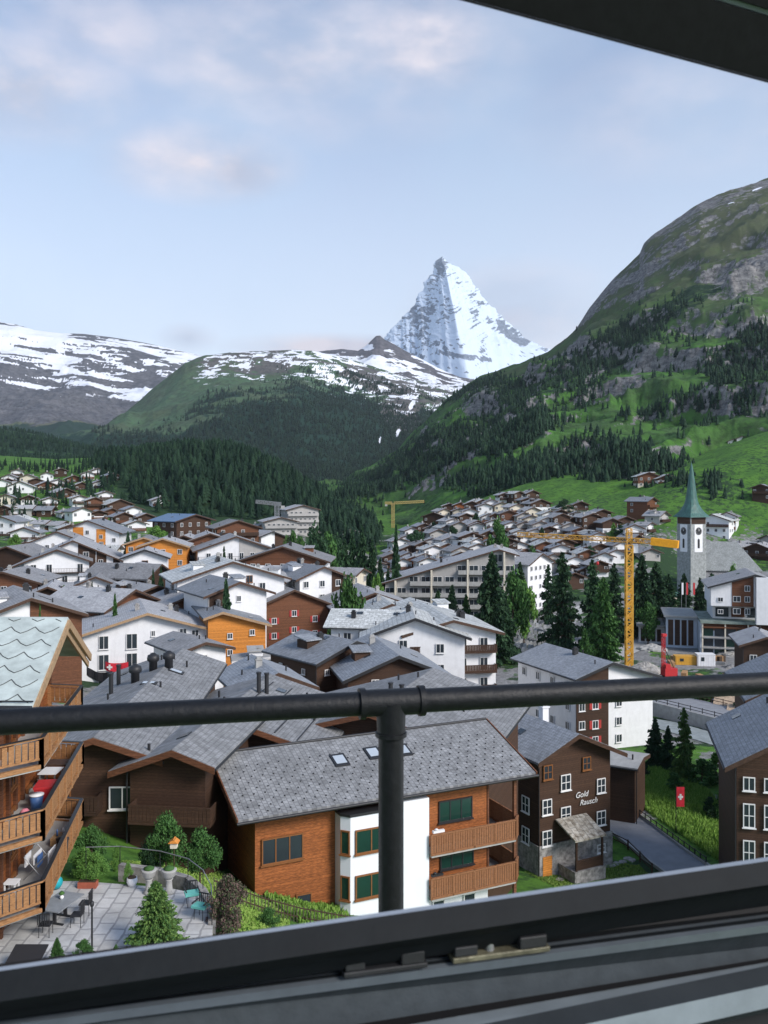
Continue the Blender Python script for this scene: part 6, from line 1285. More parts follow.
fcrane(393, 535, 503, 560, 385, 424, mat('faded yellow crane paint', (.50, .38, .14), .6), 'small far yellow crane standing in the valley gap below the green fields', .24)
fcrane(277, 522, 504, 380, 281, 256, M_metal, 'thin grey crane beside the unfinished buildings', .25)

# ---------------------------------------------------------------- roads, walls, cemetery
def ribbon(name, pts, w, mt, dz=.12, n=60, kind='structure', label=None):
    P_ = np.array([[q.x, q.y] for q in pts]); t = np.linspace(0, len(P_) - 1, n); X = np.interp(t, range(len(P_)), P_[:, 0]); Y = np.interp(t, range(len(P_)), P_[:, 1])
    dx, dy = np.gradient(X), np.gradient(Y); L = np.hypot(dx, dy); nx_, ny_ = -dy / L, dx / L
    k = 5; off = np.linspace(-w / 2, w / 2, k); XX = X[:, None] + nx_[:, None] * off; YY = Y[:, None] + ny_[:, None] * off; ZZ = Tarr(X, Y)[:, None] + 0 * XX; ZZ = np.maximum(ZZ, Tarr(XX, YY)) + dz
    return tag(linkmesh(name, gridmesh(name, XX, YY, ZZ, None, [mt])), kind='structure')
def kerb(pts, w, side, name='kerb'):
    P_ = [Vector((q.x, q.y, 0)) for q in pts]; m = MB()
    for a, b in zip(P_[:-1], P_[1:]):
        d = (b - a).normalized(); nrm = Vector((-d.y, d.x, 0)) * (w / 2 * side); n = max(1, int((b - a).length / 3))
        for i in range(n):
            u = a.lerp(b, i / n) + nrm; v = a.lerp(b, (i + 1) / n) + nrm; u.z = T(u.x, u.y) + .18; v.z = T(v.x, v.y) + .18; m.beam(u, v, .22, .3)
    return tag(m.build(name, M_conc), kind='structure')
rp1 = [gp_(548, 772), gp_(600, 806), gp_(632, 830), gp_(664, 855), gp_(700, 880), gp_(760, 925)]
ribbon('road', rp1, 4.6, M_road); kerb(rp1, 4.8, 1); kerb(rp1, 4.8, -1)
r2 = [P(620, 700, 1), 0]
ra0, ra1 = Vector((42, 158, 0)), Vector((58.5, 132, 0)); rdv = (ra1 - ra0).normalized(); rn = Vector((rdv.y, -rdv.x, 0))
A = ra0 - rdv * 14; B = ra1 + rdv * 16
m = MB(); c = [A - rn * 4.2, B - rn * 4.2, B + rn * 4.2, A + rn * 4.2]; m.slab([(v.x, v.y) for v in c][::-1], -1.0, 2.0); tag(m.build('road', M_road), kind='structure')
m = MB(); a, b = A + rn * 4.45, B + rn * 4.45
if a.y > (A - rn * 4.45).y: a, b = A - rn * 4.45, B - rn * 4.45
sgn = 1 if a == A + rn * 4.45 else -1
m.beam((a.x, a.y, .6), (b.x, b.y, .6), .45, 3.4); wl_ = m.build('wall', M_conc, None); tag(wl_, 'long grey concrete retaining wall below the pale road at the right', 'wall')
for sg, lab, mt in ((-sgn, 'brown timber rail fence along the far side of the pale road', M_brown), (sgn, 'thin dark railing on top of the concrete retaining wall', M_dark)):
    e = empty('roadside_fence', A + rn * (4.0 * sg) + Vector((0, 0, 2)), 0, lab, 'fence'); L = (B - A).length; n = int(L / 2.2)
    for z in (.5, .95): m = MB(); m.beam(rdv * 0 + Vector((0, 0, z)), rdv * L + Vector((0, 0, z)), .06, .09); m.build('rail', mt, e)
    for i in range(n + 1): q = rdv * (L * i / n); m = MB(); m.box(q.x - .05, q.x + .05, q.y - .05, q.y + .05, 0, 1.1); m.build('fence_post', mt, e)
ribbon('path', [gp_(600, 668), gp_(618, 655), gp_(640, 645), gp_(655, 632), gp_(650, 618)], 5, mat('pale paving', (.42, .42, .41), .9, .2, .15, 1))
ribbon('path', [gp_(568, 650), gp_(560, 635), gp_(570, 615), gp_(590, 605), gp_(600, 596)], 5, MATS['pale paving'])
ribbon('river', [Vector((30, 150, 0)), Vector((44, 140, 0)), Vector((52, 122, 0)), Vector((66, 105, 0))], 5.5, mat('grey glacier water', (.34, .38, .38), .25, .5, .2, .8, bump=.3), .1)
m = MB()
stone_v = [(-.32, 0), (.32, 0), (.32, .75), (.18, .98), (0, 1.05), (-.18, .98), (-.32, .75)]
m.prism(stone_v, -.08, .08); gs = m.mesh('gravestone', mat('pale gravestone', (.50, .51, .52), .85, .2, .3, 4, rnd=.3)); m = MB(); m.box(-.5, .5, -1.6, .2, 0, .14); gb = m.mesh('grave_bed', mat('grave bed', (.20, .22, .18), .9, .2, .4, 3, rnd=.4))
n_ = 0
for r_ in range(9):
    for i in range(18):
        px = 506 + i * 3.7 + r_ * 1.2 + rd_.uniform(-.8, .8); py = 618 + r_ * 3.9 + (px - 506) * .20 + rd_.uniform(-.4, .4)
        if px > 566 or py > 657 or (px < 512 and py < 622): continue
        q = gp_(px, py); e = empty('grave', (q.x, q.y, q.z + .05), R(-10) + rd_.uniform(-.1, .1), 'pale gravestone standing in the terraced churchyard', 'gravestone', 'gravestones in the churchyard'); e.scale = (1.25,) * 3
        linkmesh('headstone', gs, e); linkmesh('grave_bed', gb, e, (0, -.09, 0)); n_ += 1
for k, (a, b) in enumerate((((506, 622), (568, 642)), ((502, 634), (560, 653)), ((522, 616), (572, 634)))):
    a, b = gp_(*a), gp_(*b); c = [a.lerp(b, i / 6) + Vector((0, 3 * math.sin(math.pi * i / 6), 0)) for i in range(7)]; m = MB()
    for u, v in zip(c[:-1], c[1:]): m.beam((u.x, u.y, u.z + .35), (v.x, v.y, v.z + .35), .5, 1.0)
    tag(m.build('terrace_wall', M_stonew if k == 1 else M_conc), ['pale curved terrace wall through the middle of the churchyard', 'grey stone terrace wall along the near side of the churchyard', 'pale terrace wall along the upper side of the churchyard'][k], 'wall')

# ---------------------------------------------------------------- trees
def soup(pts, nrm_r, size, rd, droop=0):
    pass
def tri_mesh(name, V, mats, mi=None):
    V = np.asarray(V, np.float32); n = len(V) // 4; me = bpy.data.meshes.new(name); me.vertices.add(len(V)); me.vertices.foreach_set('co', V.ravel())
    f = np.arange(n * 4, dtype=np.int32); me.loops.add(n * 4); me.loops.foreach_set('vertex_index', f); me.polygons.add(n); me.polygons.foreach_set('loop_start', np.arange(0, n * 4, 4, dtype=np.int32)); me.update(calc_edges=True)
    for m in mats: me.materials.append(m)
    return me
def quads(C, size, r, asp=1.0, dirs=None):
    """leaf faces round the points C: random orientation, or along dirs"""
    n = len(C); u = r.normal(size=(n, 3)); 
    if dirs is not None: u = dirs + .35 * u
    u /= np.linalg.norm(u, axis=1)[:, None]; w = r.normal(size=(n, 3)); v = np.cross(u, w); v /= np.linalg.norm(v, axis=1)[:, None]
    s = (size * (.6 + .8 * r.random(n)))[:, None]; u = u * s * asp; v = v * s
    return np.stack([C - u * .5 - v * .2, C - u * .1 + v * .5, C + u * .6, C - u * .1 - v * .5], 1).reshape(-1, 3)
def conifer_crown(seed, dens=1.0, thin=False, leaf=.05):
    r = np.random.default_rng(seed); C = []; D = []
    nb = int(190 * dens)
    for i in range(nb):
        f = (i + r.random()) / nb; f = f ** .85; h = .07 + .93 * f; a = r.random() * 6.283; Lb = (.5 * (1 - f) ** .82 + .015) * r.uniform(.65, 1.15) * (1 if not thin else r.uniform(.5, 1.1))
        k = max(3, int(Lb * 60)); t = np.linspace(.12, 1, k); dr_ = -.28 * (1 - f) - .08
        d = np.array([math.cos(a), math.sin(a), dr_]); base = np.array([0, 0, h]); p = base + np.outer(t * Lb, d); p[:, 2] += .10 * (t ** 2) * Lb
        for q in (-1, 0, 1):
            side = np.array([-math.sin(a), math.cos(a), 0]) * q * .30; pp = p + np.outer((1.05 - t) * Lb * (.6 if q else 0), side * 1.4) + r.normal(size=p.shape) * .008; C.append(pp); D.append(np.tile(d + side * 1.5, (k, 1)))
    C = np.vstack(C); D = np.vstack(D); return quads(C, np.full(len(C), leaf), r, 1.5, D)
def leafy_crown(seed, lobes=26, per=80, leaf=.05, flat=1.0, low=.22):
    r = np.random.default_rng(seed); C = []
    for i in range(lobes):
        a = r.random() * 6.283; h = r.uniform(low, .93); R_ = .42 * math.sin(min(1, (h - low + .12) / (1 - low)) * math.pi) ** .6; rr = R_ * r.uniform(.2, 1.0); c = np.array([math.cos(a) * rr, math.sin(a) * rr, h]); s = r.uniform(.09, .17)
        d = r.normal(size=(per, 3)); d /= np.linalg.norm(d, axis=1)[:, None]; C.append(c + d * s * (r.random(per) ** .4)[:, None] * np.array([1, 1, .8 * flat]))
    C = np.vstack(C); return quads(C, np.full(len(C), leaf), r, 1.3)
def trunk_mesh(kind):
    m = MB(); r = random.Random(4); m.tube((0, 0, -.02), (0, 0, .5), .022, .014, 8); m.tube((0, 0, .5), (0, 0, .97), .014, .003, 7)
    for i in range(9):
        h = .2 + i * .08; a = r.uniform(0, 6.28); L = .28 * (1.05 - h) + .05; m.tube((0, 0, h), (math.cos(a) * L, math.sin(a) * L, h + (.12 if kind else -.02)), .007, .002, 5)
    return m.mesh('trunk', M_bark)
trunks = [trunk_mesh(0), trunk_mesh(1)]
CROWN = {'fir': [conifer_crown(1, 1.7, True, .034), conifer_crown(2, 1.5, True, .034), conifer_crown(3, 1.6, True, .034)], 'larch': [conifer_crown(4, .8, True, .036), conifer_crown(5, .9, True, .036)], 'leafy': [leafy_crown(6, 34, 150, .036), leafy_crown(7, 38, 140, .036)], 'bush': [leafy_crown(8, 30, 90, .05, 1, .05), leafy_crown(9, 26, 90, .05, 1, .05)], 'fine': [conifer_crown(10, 2.6, False, .026), leafy_crown(11, 60, 150, .026, 1, .08), leafy_crown(12, 50, 170, .026, 1, .3)]}
_cm = {}
def tree(name, label, kind, px, py0, py1, wpx, Y=None, mt=None, v=0, group=None, z=None, cat='tree'):
    """py0 top row, py1 foot row"""
    if Y is None: g = gp_(px, py1); Y = g.y
    x = (px - 384) / F * Y; zg = T(x, Y) - .1 if z is None else z; zt_ = CZ - (py0 - HY) / F * Y; h = max(.3, zt_ - zg); w = wpx / F * Y
    key = (kind, v % len(CROWN[kind]), mt.name)
    if key not in _cm: _cm[key] = tri_mesh('crown', CROWN[kind][key[1]], [mt])
    e = empty(name, (x, Y, zg), random.random() * 6.28, label, cat, group); e.scale = (w * (1.0 if kind == 'fine' else 1.3), w * (1.0 if kind == 'fine' else 1.3), h * (1 if kind == 'fine' else .95))
    linkmesh('trunk', trunks[1 if kind in ('leafy', 'bush', 'fine') and not (kind == 'fine' and v == 0) else 0], e); linkmesh('crown', _cm[key], e)
    return e
D_, M_, L_, Y_, PU = M_leafd, M_leafm, M_leafl, M_leafy, M_leafp
tree('spruce_tree', 'dark pointed spruce in front of the white house with the arched doorway', 'fir', 226, 574, 614, 20, 142, D_, 0)
tree('spruce_tree', 'small dark spruce at the corner of the balcony annexe', 'fir', 92, 579, 602, 11, 160, D_, 1)
tree('spruce_tree', 'thin spruce rising over the long grey barn roof', 'fir', 115, 590, 612, 12, 140, M_, 2)
tree('spruce_tree', 'bushy conifer right of the low brown gable', 'fir', 64, 584, 605, 18, 165, M_, 0)
tree('spruce_tree', 'dark spruce standing in front of the old barn, left of two', 'fir', 153, 566, 592, 10, 182, D_, 1)
tree('spruce_tree', 'dark spruce standing in front of the old barn, right of two', 'fir', 161, 563, 592, 11, 181, D_, 2)
tree('spruce_tree', 'slim dark tree left of the yellow orange hotel', 'fir', 128, 530, 560, 15, 236, D_, 0)
tree('spruce_tree', 'dark spruce before the beige and white hotel', 'fir', 224, 543, 566, 12, 215, D_, 1)
tree('broadleaf_tree', 'bright round bush beside the blue roofed chalet', 'leafy', 157, 523, 541, 22, 285, L_, 0)
tree('broadleaf_tree', 'fresh green birch left of the brown wide eaved chalets', 'leafy', 348, 570, 625, 40, 150, M_leafm, 1)
for i, (px, a, b, w) in enumerate([(300, 530, 566, 32), (314, 521, 566, 34), (328, 524, 568, 32), (338, 533, 570, 26), (293, 524, 552, 22)]):
    tree('broadleaf_tree', f'dark green tree in the clump right of the white hotel, {ORD[i] if 0 else ["second from the left", "third from the left", "fourth from the left", "rightmost", "leftmost"][i]}', 'leafy', px, a, b, w, 225 + i * 5, M_leafd if i % 2 else M_, i, 'trees in the clump right of the white hotel')
for i, (px, a, b, w) in enumerate([(352, 525, 560, 20), (362, 521, 562, 22), (372, 536, 570, 20), (380, 556, 590, 18), (345, 536, 566, 18), (388, 566, 592, 14), (396, 520, 540, 14)]):
    tree('fir_tree', f'dark fir in the valley bottom beyond the birch, {["second from left", "third from left", "fourth from left", "fifth from left", "leftmost", "sixth from left", "rightmost"][i]}', 'fir', px, a, b, w, 240, D_, i, 'dark firs in the valley bottom')
for i, (px, a, b, w, k, mt) in enumerate([(438, 588, 625, 24, 'fir', D_), (452, 582, 625, 26, 'fir', D_), (466, 592, 625, 20, 'fir', M_)]):
    tree('fir_tree', ['leftmost of three firs before the long balcony hotel', 'tallest, middle fir of three before the long balcony hotel', 'rightmost of three firs before the long balcony hotel'][i], k, px, a, b, w, 195, mt, i)
for px, a, b, w, k, mt, lab, Y in [(492, 549, 640, 46, 'fir', D_, 'large dark spruce right of the long balcony hotel', 190), (513, 566, 632, 30, 'leafy', M_, 'mid green broadleaf tree between the large spruce and the churchyard', 205), (524, 575, 628, 26, 'leafy', L_, 'fresh green tree at the left end of the churchyard', 212), (505, 590, 640, 24, 'fir', D_, 'lower dark fir at the foot of the large spruce', 198),
    (562, 548, 652, 44, 'larch', D_, 'tall open larch with a bare trunk above the churchyard', 200), (592, 556, 640, 36, 'larch', D_, 'dark larch right behind the open one', 208), (603, 575, 652, 38, 'fir', M_, 'mid green larch with drooping boughs left of the yellow crane', 192), (614, 560, 640, 30, 'larch', D_, 'thin dark larch touching the yellow crane mast', 215), (585, 628, 658, 17, 'fir', M_, 'small full spruce at the near edge of the churchyard', 188),
    (642, 552, 636, 34, 'fir', D_, 'dark fir directly right of the yellow crane mast', 222), (656, 560, 636, 36, 'fir', D_, 'dark fir behind the rubble heaps', 228), (668, 572, 628, 28, 'fir', D_, 'dark fir left of the three flagpoles', 236), (648, 598, 640, 22, 'leafy', M_, 'low green bush tree under the dark firs', 214), (684, 572, 606, 20, 'fir', D_, 'squat dark fir at the foot of the church tower, left side', 250),
    (700, 576, 604, 18, 'fir', D_, 'squat dark fir at the foot of the church tower, right side', 250), (712, 572, 596, 16, 'bush', D_, 'dark bush in front of the church aisle', 252), (733, 562, 582, 14, 'leafy', L_, 'bright young tree in front of the arched church windows', 262), (533, 545, 565, 16, 'leafy', M_, 'green tree below the fourth tier of chalets', 272), (548, 562, 600, 22, 'larch', D_, 'dark larch in front of the four storey white house', 245),
    (497, 516, 545, 20, 'leafy', M_, 'green tree inside the right hillside quarter', 330), (476, 512, 530, 12, 'fir', D_, 'small dark fir in the top tiers of the right quarter', 420), (416, 528, 548, 20, 'leafy', D_, 'dark round tree near the lower left of the right quarter', 400), (452, 524, 540, 12, 'leafy', D_, 'small dark tree in the middle tiers of the right quarter', 400), (565, 498, 516, 16, 'leafy', D_, 'dark round tree beside the pale curved roof', 420), (520, 560, 590, 20, 'fir', D_, 'dark fir left of the four storey white house', 262),
    (40, 600, 612, 8, 'fir', M_, 'tiny conifer in front of the white and brown hotel', 100), (378, 568, 590, 14, 'leafy', L_, 'light green tree by the long grey roof', 215), (700, 300, 301, 1, 'fir', D_, '', 0)]:
    if lab: tree('spruce_tree' if k == 'fir' else 'larch_tree' if k == 'larch' else 'broadleaf_tree', lab, k, px, a, b, w, Y, mt, int(px))
for px, a, b, w, k, mt, lab, nm in [(655, 716, 768, 24, 'fir', D_, 'dense dark spruce, left of the pair behind the flat shed', 'spruce_tree'), (668, 724, 770, 20, 'fir', D_, 'dark spruce behind the young pale one', 'spruce_tree'), (684, 705, 780, 30, 'larch', Y_, 'airy young larch with drooping light boughs above the meadow', 'larch_tree'), (702, 758, 784, 28, 'bush', M_, 'broad green bush at the top of the meadow', 'bush'), (726, 782, 822, 18, 'bush', M_, 'dark bush against the edge house', 'bush'), (674, 772, 790, 18, 'bush', M_, 'green shrub under the young larch', 'bush'), (710, 796, 818, 16, 'bush', D_, 'dark shrub lower on the meadow', 'bush'), (716, 752, 778, 26, 'bush', L_, 'light green shrub near the river wall', 'bush'),
    (708, 693, 712, 30, 'bush', M_, 'low green hedge beyond the pale road, left one', 'bush'), (740, 700, 722, 26, 'bush', D_, 'low dark hedge beyond the pale road, right one', 'bush'), (640, 752, 776, 16, 'bush', D_, 'small dark shrub at the end of the flat shed', 'bush')]:
    tree(nm, lab, k, px, a, b, w, None, mt, int(px), cat='bush' if nm == 'bush' else 'tree')
for px, py, mt in ((728, 716, 0), (742, 722, 1)):
    q = gp_(px, py); e = empty('hut', q, R(-25), ['brown plank hut with pale board roof beyond the road, left one', 'brown plank hut with pale board roof beyond the road, right one'][mt], 'hut'); m = MB(); m.box(-1.8, 1.8, -1.4, 1.4, 0, 1.8); m.build('wall', M_mid, e); m = MB(); m.quadslab((-2.2, -1.9, 1.9), (2.2, -1.9, 1.9), (2.2, 1.9, 2.9), (-2.2, 1.9, 2.9), .12); m.build('roof', mat('pale boards', (.46, .35, .25), .8, .2, .3, 3), e)
for i, (px, py, w) in enumerate(((733, 443, 8), (742, 440, 7), (700, 432, 6), (590, 440, 6), (470, 458, 6))):
    d2 = (M1[3] - px) ** 2 + (M1[4] - py) ** 2; k = np.unravel_index(np.argmin(d2), d2.shape); Y = float(M1[1][k]); z = float(M1[2][k])
    house('alpine_hut', ['left', 'right'][i] + ' pale hut of the two high on the green slope at the right edge' if i < 2 else ['small lone hut on the meadow above the spire', 'tiny hut on the meadow above the right quarter', 'tiny hut at the edge of the lower woods'][i - 2], px, py - 4, Y, max(6, w * Y / F), 9, 10, 22, ['W', 'W', 'T', 'T', 'T'][i], zb=z - 3, cols=2, rows=1, chim=0, side=False, cat='hut')

grp = 'small trees scattered among the village houses'
r9 = random.Random(77); TENS = 'first second third fourth fifth sixth seventh eighth ninth tenth eleventh twelfth thirteenth fourteenth fifteenth sixteenth seventeenth eighteenth nineteenth twentieth'.split(); TENS += ['twenty-' + q for q in TENS[:9]] + ['thirtieth']
cand = []
for i in range(46):
    px = r9.uniform(5, 640); py = r9.uniform(520, 600) if px < 380 else r9.uniform(528, 585)
    if 388 < px < 520 and py > 560: continue
    cand.append((px, py, r9.choice(['fir', 'leafy', 'leafy', 'fir']), r9.uniform(3.5, 8), r9.choice([M_leafd, M_leafm, M_leafd, M_leafl])))
cnt = {'fir': 0, 'leafy': 0}
for i, (px, py, k, h_, mt) in enumerate(sorted(cand, key=lambda q: q[0])):
    Yg_ = Ysolve(px, py); lab = {'fir': 'small conifer', 'leafy': 'small round tree'}[k] + f' between village houses, {TENS[cnt[k]]} from left of its kind'; cnt[k] += 1
    tree('village_tree', lab, k, px, py - h_ / Yg_ * F, py, h_ * .55 / Yg_ * F, Yg_, mt, i, grp)
# ---------------------------------------------------------------- banner, flag and meadow
def banner(label, px0, py0, px1, py1, Y, drop, sag, mt, cross=True, dark=None, name='banner'):
    a, b = P(px0, py0, Y), P(px1, py1, Y - .3); e = empty(name, a, 0, label, 'banner'); m = MB(); n = 14; vs = []
    for i in range(n + 1):
        t = i / n; c = (b - a) * t; c.z -= sag * math.sin(math.pi * t); w = .12 * math.sin(t * 20)
        vs += [(c.x, c.y + w, c.z), (c.x, c.y + w, c.z - drop), (c.x, c.y + w + .03, c.z - drop), (c.x, c.y + w + .03, c.z)]
    fs = [(4 * i + j, 4 * i + 4 + j, 4 * i + 4 + (j + 1) % 4, 4 * i + (j + 1) % 4) for i in range(n) for j in range(4)] + [(0, 1, 2, 3), (4 * n + 3, 4 * n + 2, 4 * n + 1, 4 * n)]
    m.add(vs, fs); m.build('cloth', mt, e)
    if cross:
        c = (b - a) * .55; c.z -= sag * .98 + drop * .5; m = MB(); s = drop * .32; m.box(c.x - s, c.x + s, c.y - .22, c.y - .18, c.z - s * .33, c.z + s * .33); m.box(c.x - s * .33, c.x + s * .33, c.y - .221, c.y - .179, c.z - s, c.z + s); m.build('white_cross', M_frame, e)
banner('red banner with a white cross hanging below the windows of the big white house', 88, 652, 128, 662, 133, 1.25, .8, mat('red cloth', (.60, .03, .05), .9))
banner('black cloth hanging below the red banner on the big white house', 80, 660, 112, 671, 132.4, 1.3, .9, mat('black cloth', (.02, .02, .025), .9), False)
q = gp_(676, 833); e = empty('flagpole', q, 0, 'upright red flag with white cross on a pole in the meadow', 'flag'); ft = 37 - (786 - HY) / F * q.y - q.z; m = MB(); m.tube((0, 0, 0), (0, 0, ft), .045, n=8); m.build('pole', M_dark, e); m = MB(); m.box(.05, .85, -.02, .02, ft - 2.1, ft - .1); m.build('flag', MATS['red cloth'], e)
m = MB(); m.box(.2, .7, -.04, -.024, ft - 1.2, ft - 1.0); m.box(.35, .55, -.041, -.0235, ft - 1.4, ft - .8); m.build('white_cross', M_frame, e)
def grass(name, label, pts_px, n, h, mt, Yf=None):
    """blades scattered inside a polygon given by pixels on the ground"""
    G = [gp_(*q) if Yf is None else Vector(((q[0] - 384) / F * q[1], q[1], 0)) for q in pts_px]; xs = [g.x for g in G]; ys_ = [g.y for g in G]; r = np.random.default_rng(len(label)); out_ = []
    x = r.uniform(min(xs), max(xs), n * 3); y = r.uniform(min(ys_), max(ys_), n * 3); inside = np.zeros(len(x), bool); j = len(G) - 1
    for i in range(len(G)):
        c = ((G[i].y > y) != (G[j].y > y)) & (x < (G[j].x - G[i].x) * (y - G[i].y) / (G[j].y - G[i].y + 1e-9) + G[i].x); inside ^= c; j = i
    x, y = x[inside][:n], y[inside][:n]; z = Tarr(x, y); pat = fbm(x / 1.6, y / 1.6, 3); hh = h * (.35 + 1.3 * pat * r.random(len(x)))
    a = r.random(len(x)) * 6.283; w = .05 + .03 * r.random(len(x)); lean = r.normal(size=(len(x), 2)) * .25 * hh[:, None]
    b0 = np.c_[x - np.cos(a) * w, y - np.sin(a) * w, z - .02]; b1 = np.c_[x + np.cos(a) * w, y + np.sin(a) * w, z - .02]; t0 = np.c_[x + lean[:, 0] + np.cos(a) * w * .3, y + lean[:, 1] + np.sin(a) * w * .3, z + hh]; t1 = np.c_[x + lean[:, 0] - np.cos(a) * w * .3, y + lean[:, 1] - np.sin(a) * w * .3, z + hh]
    tag(linkmesh(name, tri_mesh(name, np.stack([b0, b1, t0, t1], 1).reshape(-1, 3), [mt])), label, 'grass', kind='stuff')
M_gr = leafmat('meadow grass', (.10, .22, .03), (.24, .38, .08)); M_gr2 = leafmat('lawn grass', (.14, .27, .04), (.28, .38, .10))
grass('grass', 'tall uneven meadow grass between the road and the bushes', [(622, 768), (628, 800), (720, 862), (730, 850), (716, 800), (690, 775)], 26000, .55, M_gr)
grass('grass', 'tufty bright grass on the bank behind the picket fence', [(243, 880), (262, 868), (345, 905), (350, 925), (300, 925)], 9000, .4, M_gr)
grass('grass', 'short lawn around the patio hedge', [(86, 868), (215, 868), (290, 915), (290, 940), (235, 945), (200, 885)], 14000, .10, M_gr2)
grass('grass', 'lawn in front of the dark inn', [(524, 872), (560, 858), (640, 866), (650, 876), (560, 890)], 9000, .16, M_gr2)

# ---------------------------------------------------------------- the patio garden at the lower left
pz = 19.62
def gz(px, py, z=pz): Y = (CZ - z) * F / (py - HY); return Vector(((px - 384) / F * Y, Y, z))
pv = [gz(-30, 990), gz(-10, 882), gz(78, 881), gz(120, 884), (gz(170, 888)), gz(206, 896), gz(214, 912), gz(212, 935), gz(228, 960), gz(120, 1000)]
m = MB(); m.slab([(v.x, v.y) for v in pv], 18.6, pz); tag(m.build('patio', M_paving), kind='structure')
# joints of the flags cut as thin grooves lines lying on top
m = MB()
arc = [gz(86, 868), gz(120, 867), gz(160, 872), gz(188, 880), gz(203, 892), gz(211, 908), gz(212, 925)]
e = empty('garden_railing', arc[0], 0, 'curved thin white garden rail around the back of the patio', 'railing'); m = MB()
for a, b in zip(arc[:-1], arc[1:]): m.tube(a - e.location + Vector((0, 0, .95)), b - e.location + Vector((0, 0, .95)), .022, n=6)
m.build('rail', M_metal, e)
for a in arc: m = MB(); v = a - e.location; m.tube(v - Vector((0, 0, 1.2)), v + Vector((0, 0, .95)), .018, n=6); m.build('rail_post', M_dark, e)
m = MB()
for a, b in zip(arc[1:-1], arc[2:]): m.beam(a - Vector((0, 0, .35)), b - Vector((0, 0, .35)), .3, 1.0)
tag(m.build('retaining_wall', M_stonew), 'low dark stone wall curving behind the patio urns', 'wall')
def garden_tree(label, kind, px, py0, py1, w, mt, v=0, nm='garden_shrub', z=None, cat='shrub'):
    Y = (CZ - (z or pz)) * F / (py1 - HY) if z is not False else None; return tree(nm, label, kind, px, py0, py1, w, Y, mt, v, z=(z or pz) - .1, cat=cat)
garden_tree('pointed yellow green conifer at the front of the patio', 'fine', 156, 882, 950, 66, M_leafy, 0, 'garden_conifer', cat='conifer')
garden_tree('low conifer seedling left of the pointed one at the front of the patio', 'fine', 57, 938, 966, 20, M_leafm, 0, 'garden_conifer', cat='conifer')
garden_tree('small shrub beside the lamp post foot', 'fine', 84, 940, 962, 24, M_leafm, 1); garden_tree('tiny shrub right of the lamp post foot', 'fine', 116, 945, 958, 9, M_leafm, 1)
garden_tree('round leafy shrub at the back left of the patio', 'fine', 92, 826, 876, 40, M_leafm, 1, z=18.6); garden_tree('bright low shrub under the round one at the back left', 'fine', 84, 848, 878, 34, M_leafl, 1, z=18.8)
garden_tree('small garden tree in a red planter behind the patio', 'fine', 96, 852, 886, 28, M_leafl, 2, cat='tree', nm='garden_tree')
garden_tree('feathery tree, left of the two in the middle of the garden', 'fine', 166, 812, 880, 46, M_leafm, 2, z=18.2, cat='tree', nm='garden_tree'); garden_tree('feathery tree, right of the two in the middle of the garden', 'fine', 200, 828, 885, 48, M_leafm, 2, z=17.8, cat='tree', nm='garden_tree')
garden_tree('lower bush joining the two feathery trees', 'fine', 150, 836, 876, 28, M_leafd, 1, z=18.4); garden_tree('purple tinged bush right of the teal seats', 'fine', 227, 876, 936, 50, M_leafp, 1, z=19.0); garden_tree('white flowering shrub left of the feathery trees', 'fine', 117, 845, 872, 14, M_leafl, 1, z=18.6); garden_tree('low bush on the grassy bank', 'fine', 268, 908, 928, 28, M_leafm, 1, z=16.6); garden_tree('small shrub in the white pot behind the curved rail', 'fine', 128, 862, 884, 12, M_leafl, 1)
q = gz(88, 887); item('planter', 'red oblong planter at the back edge of the patio', 'planter', q.x, q.y, pz, [('trough', lambda m: m.box(-.4, .4, -.18, .18, 0, .26), mat('terracotta', (.35, .10, .06), .85)), ('soil', lambda m: m.box(-.36, .36, -.14, .14, .262, .28), M_bark)])
for px, lab in ((149, 'left of two pale stone garden urns on the patio edge'), (169, 'right of two pale stone garden urns on the patio edge')):
    q = gz(px, 893); item('garden_urn', lab, 'urn', q.x, q.y, pz, [('pedestal', lambda m: m.lathe((0, 0, 0), [(.24, 0), (.24, .08), (.15, .16), (.13, .55), (.18, .62)], 16), M_conc), ('bowl', lambda m: m.lathe((0, 0, .62), [(.14, 0), (.27, .14), (.31, .33), (.34, .38), (.30, .40)], 16), M_conc), ('flowers', lambda m: m.lathe((0, 0, 1.0), [(.2, 0), (.24, .08), (.08, .16)], 9), M_leafm)])
q = gz(132, 886); item('flower_pot', 'white round pot between the planter and the stone urns', 'plant pot', q.x, q.y, pz, [('pot', lambda m: m.lathe((0, 0, 0), [(.15, 0), (.24, .2), (.22, .38)], 14), M_whitep), ('soil', lambda m: m.lathe((0, 0, .381), [(.2, 0), (.18, .02)], 12), M_bark)])
q = gz(56, 889); item('ball', 'turquoise ball lying at the far edge of the patio', 'ball', q.x, q.y, pz, [('ball', lambda m: m.lathe((0, 0, 0), [(.02, 0), (.18, .06), (.27, .2), (.29, .3), (.26, .42), (.16, .54), (.02, .58)], 16), mat('turquoise plastic', (.02, .36, .42), .4))])
q = gz(92, 953); item('garden_lamp', 'slim black lamp post standing on the patio', 'lamp post', q.x, q.y, pz, [('pole', lambda m: m.tube((0, 0, 0), (0, 0, 1.75), .035, n=10), M_dark), ('lamp_head', lambda m: m.lathe((0, 0, 1.75), [(.06, 0), (.075, .05), (.075, .16), (.03, .19)], 12), M_dark), ('foot', lambda m: m.lathe((0, 0, 0), [(.11, 0), (.11, .03)], 12), M_dark)])
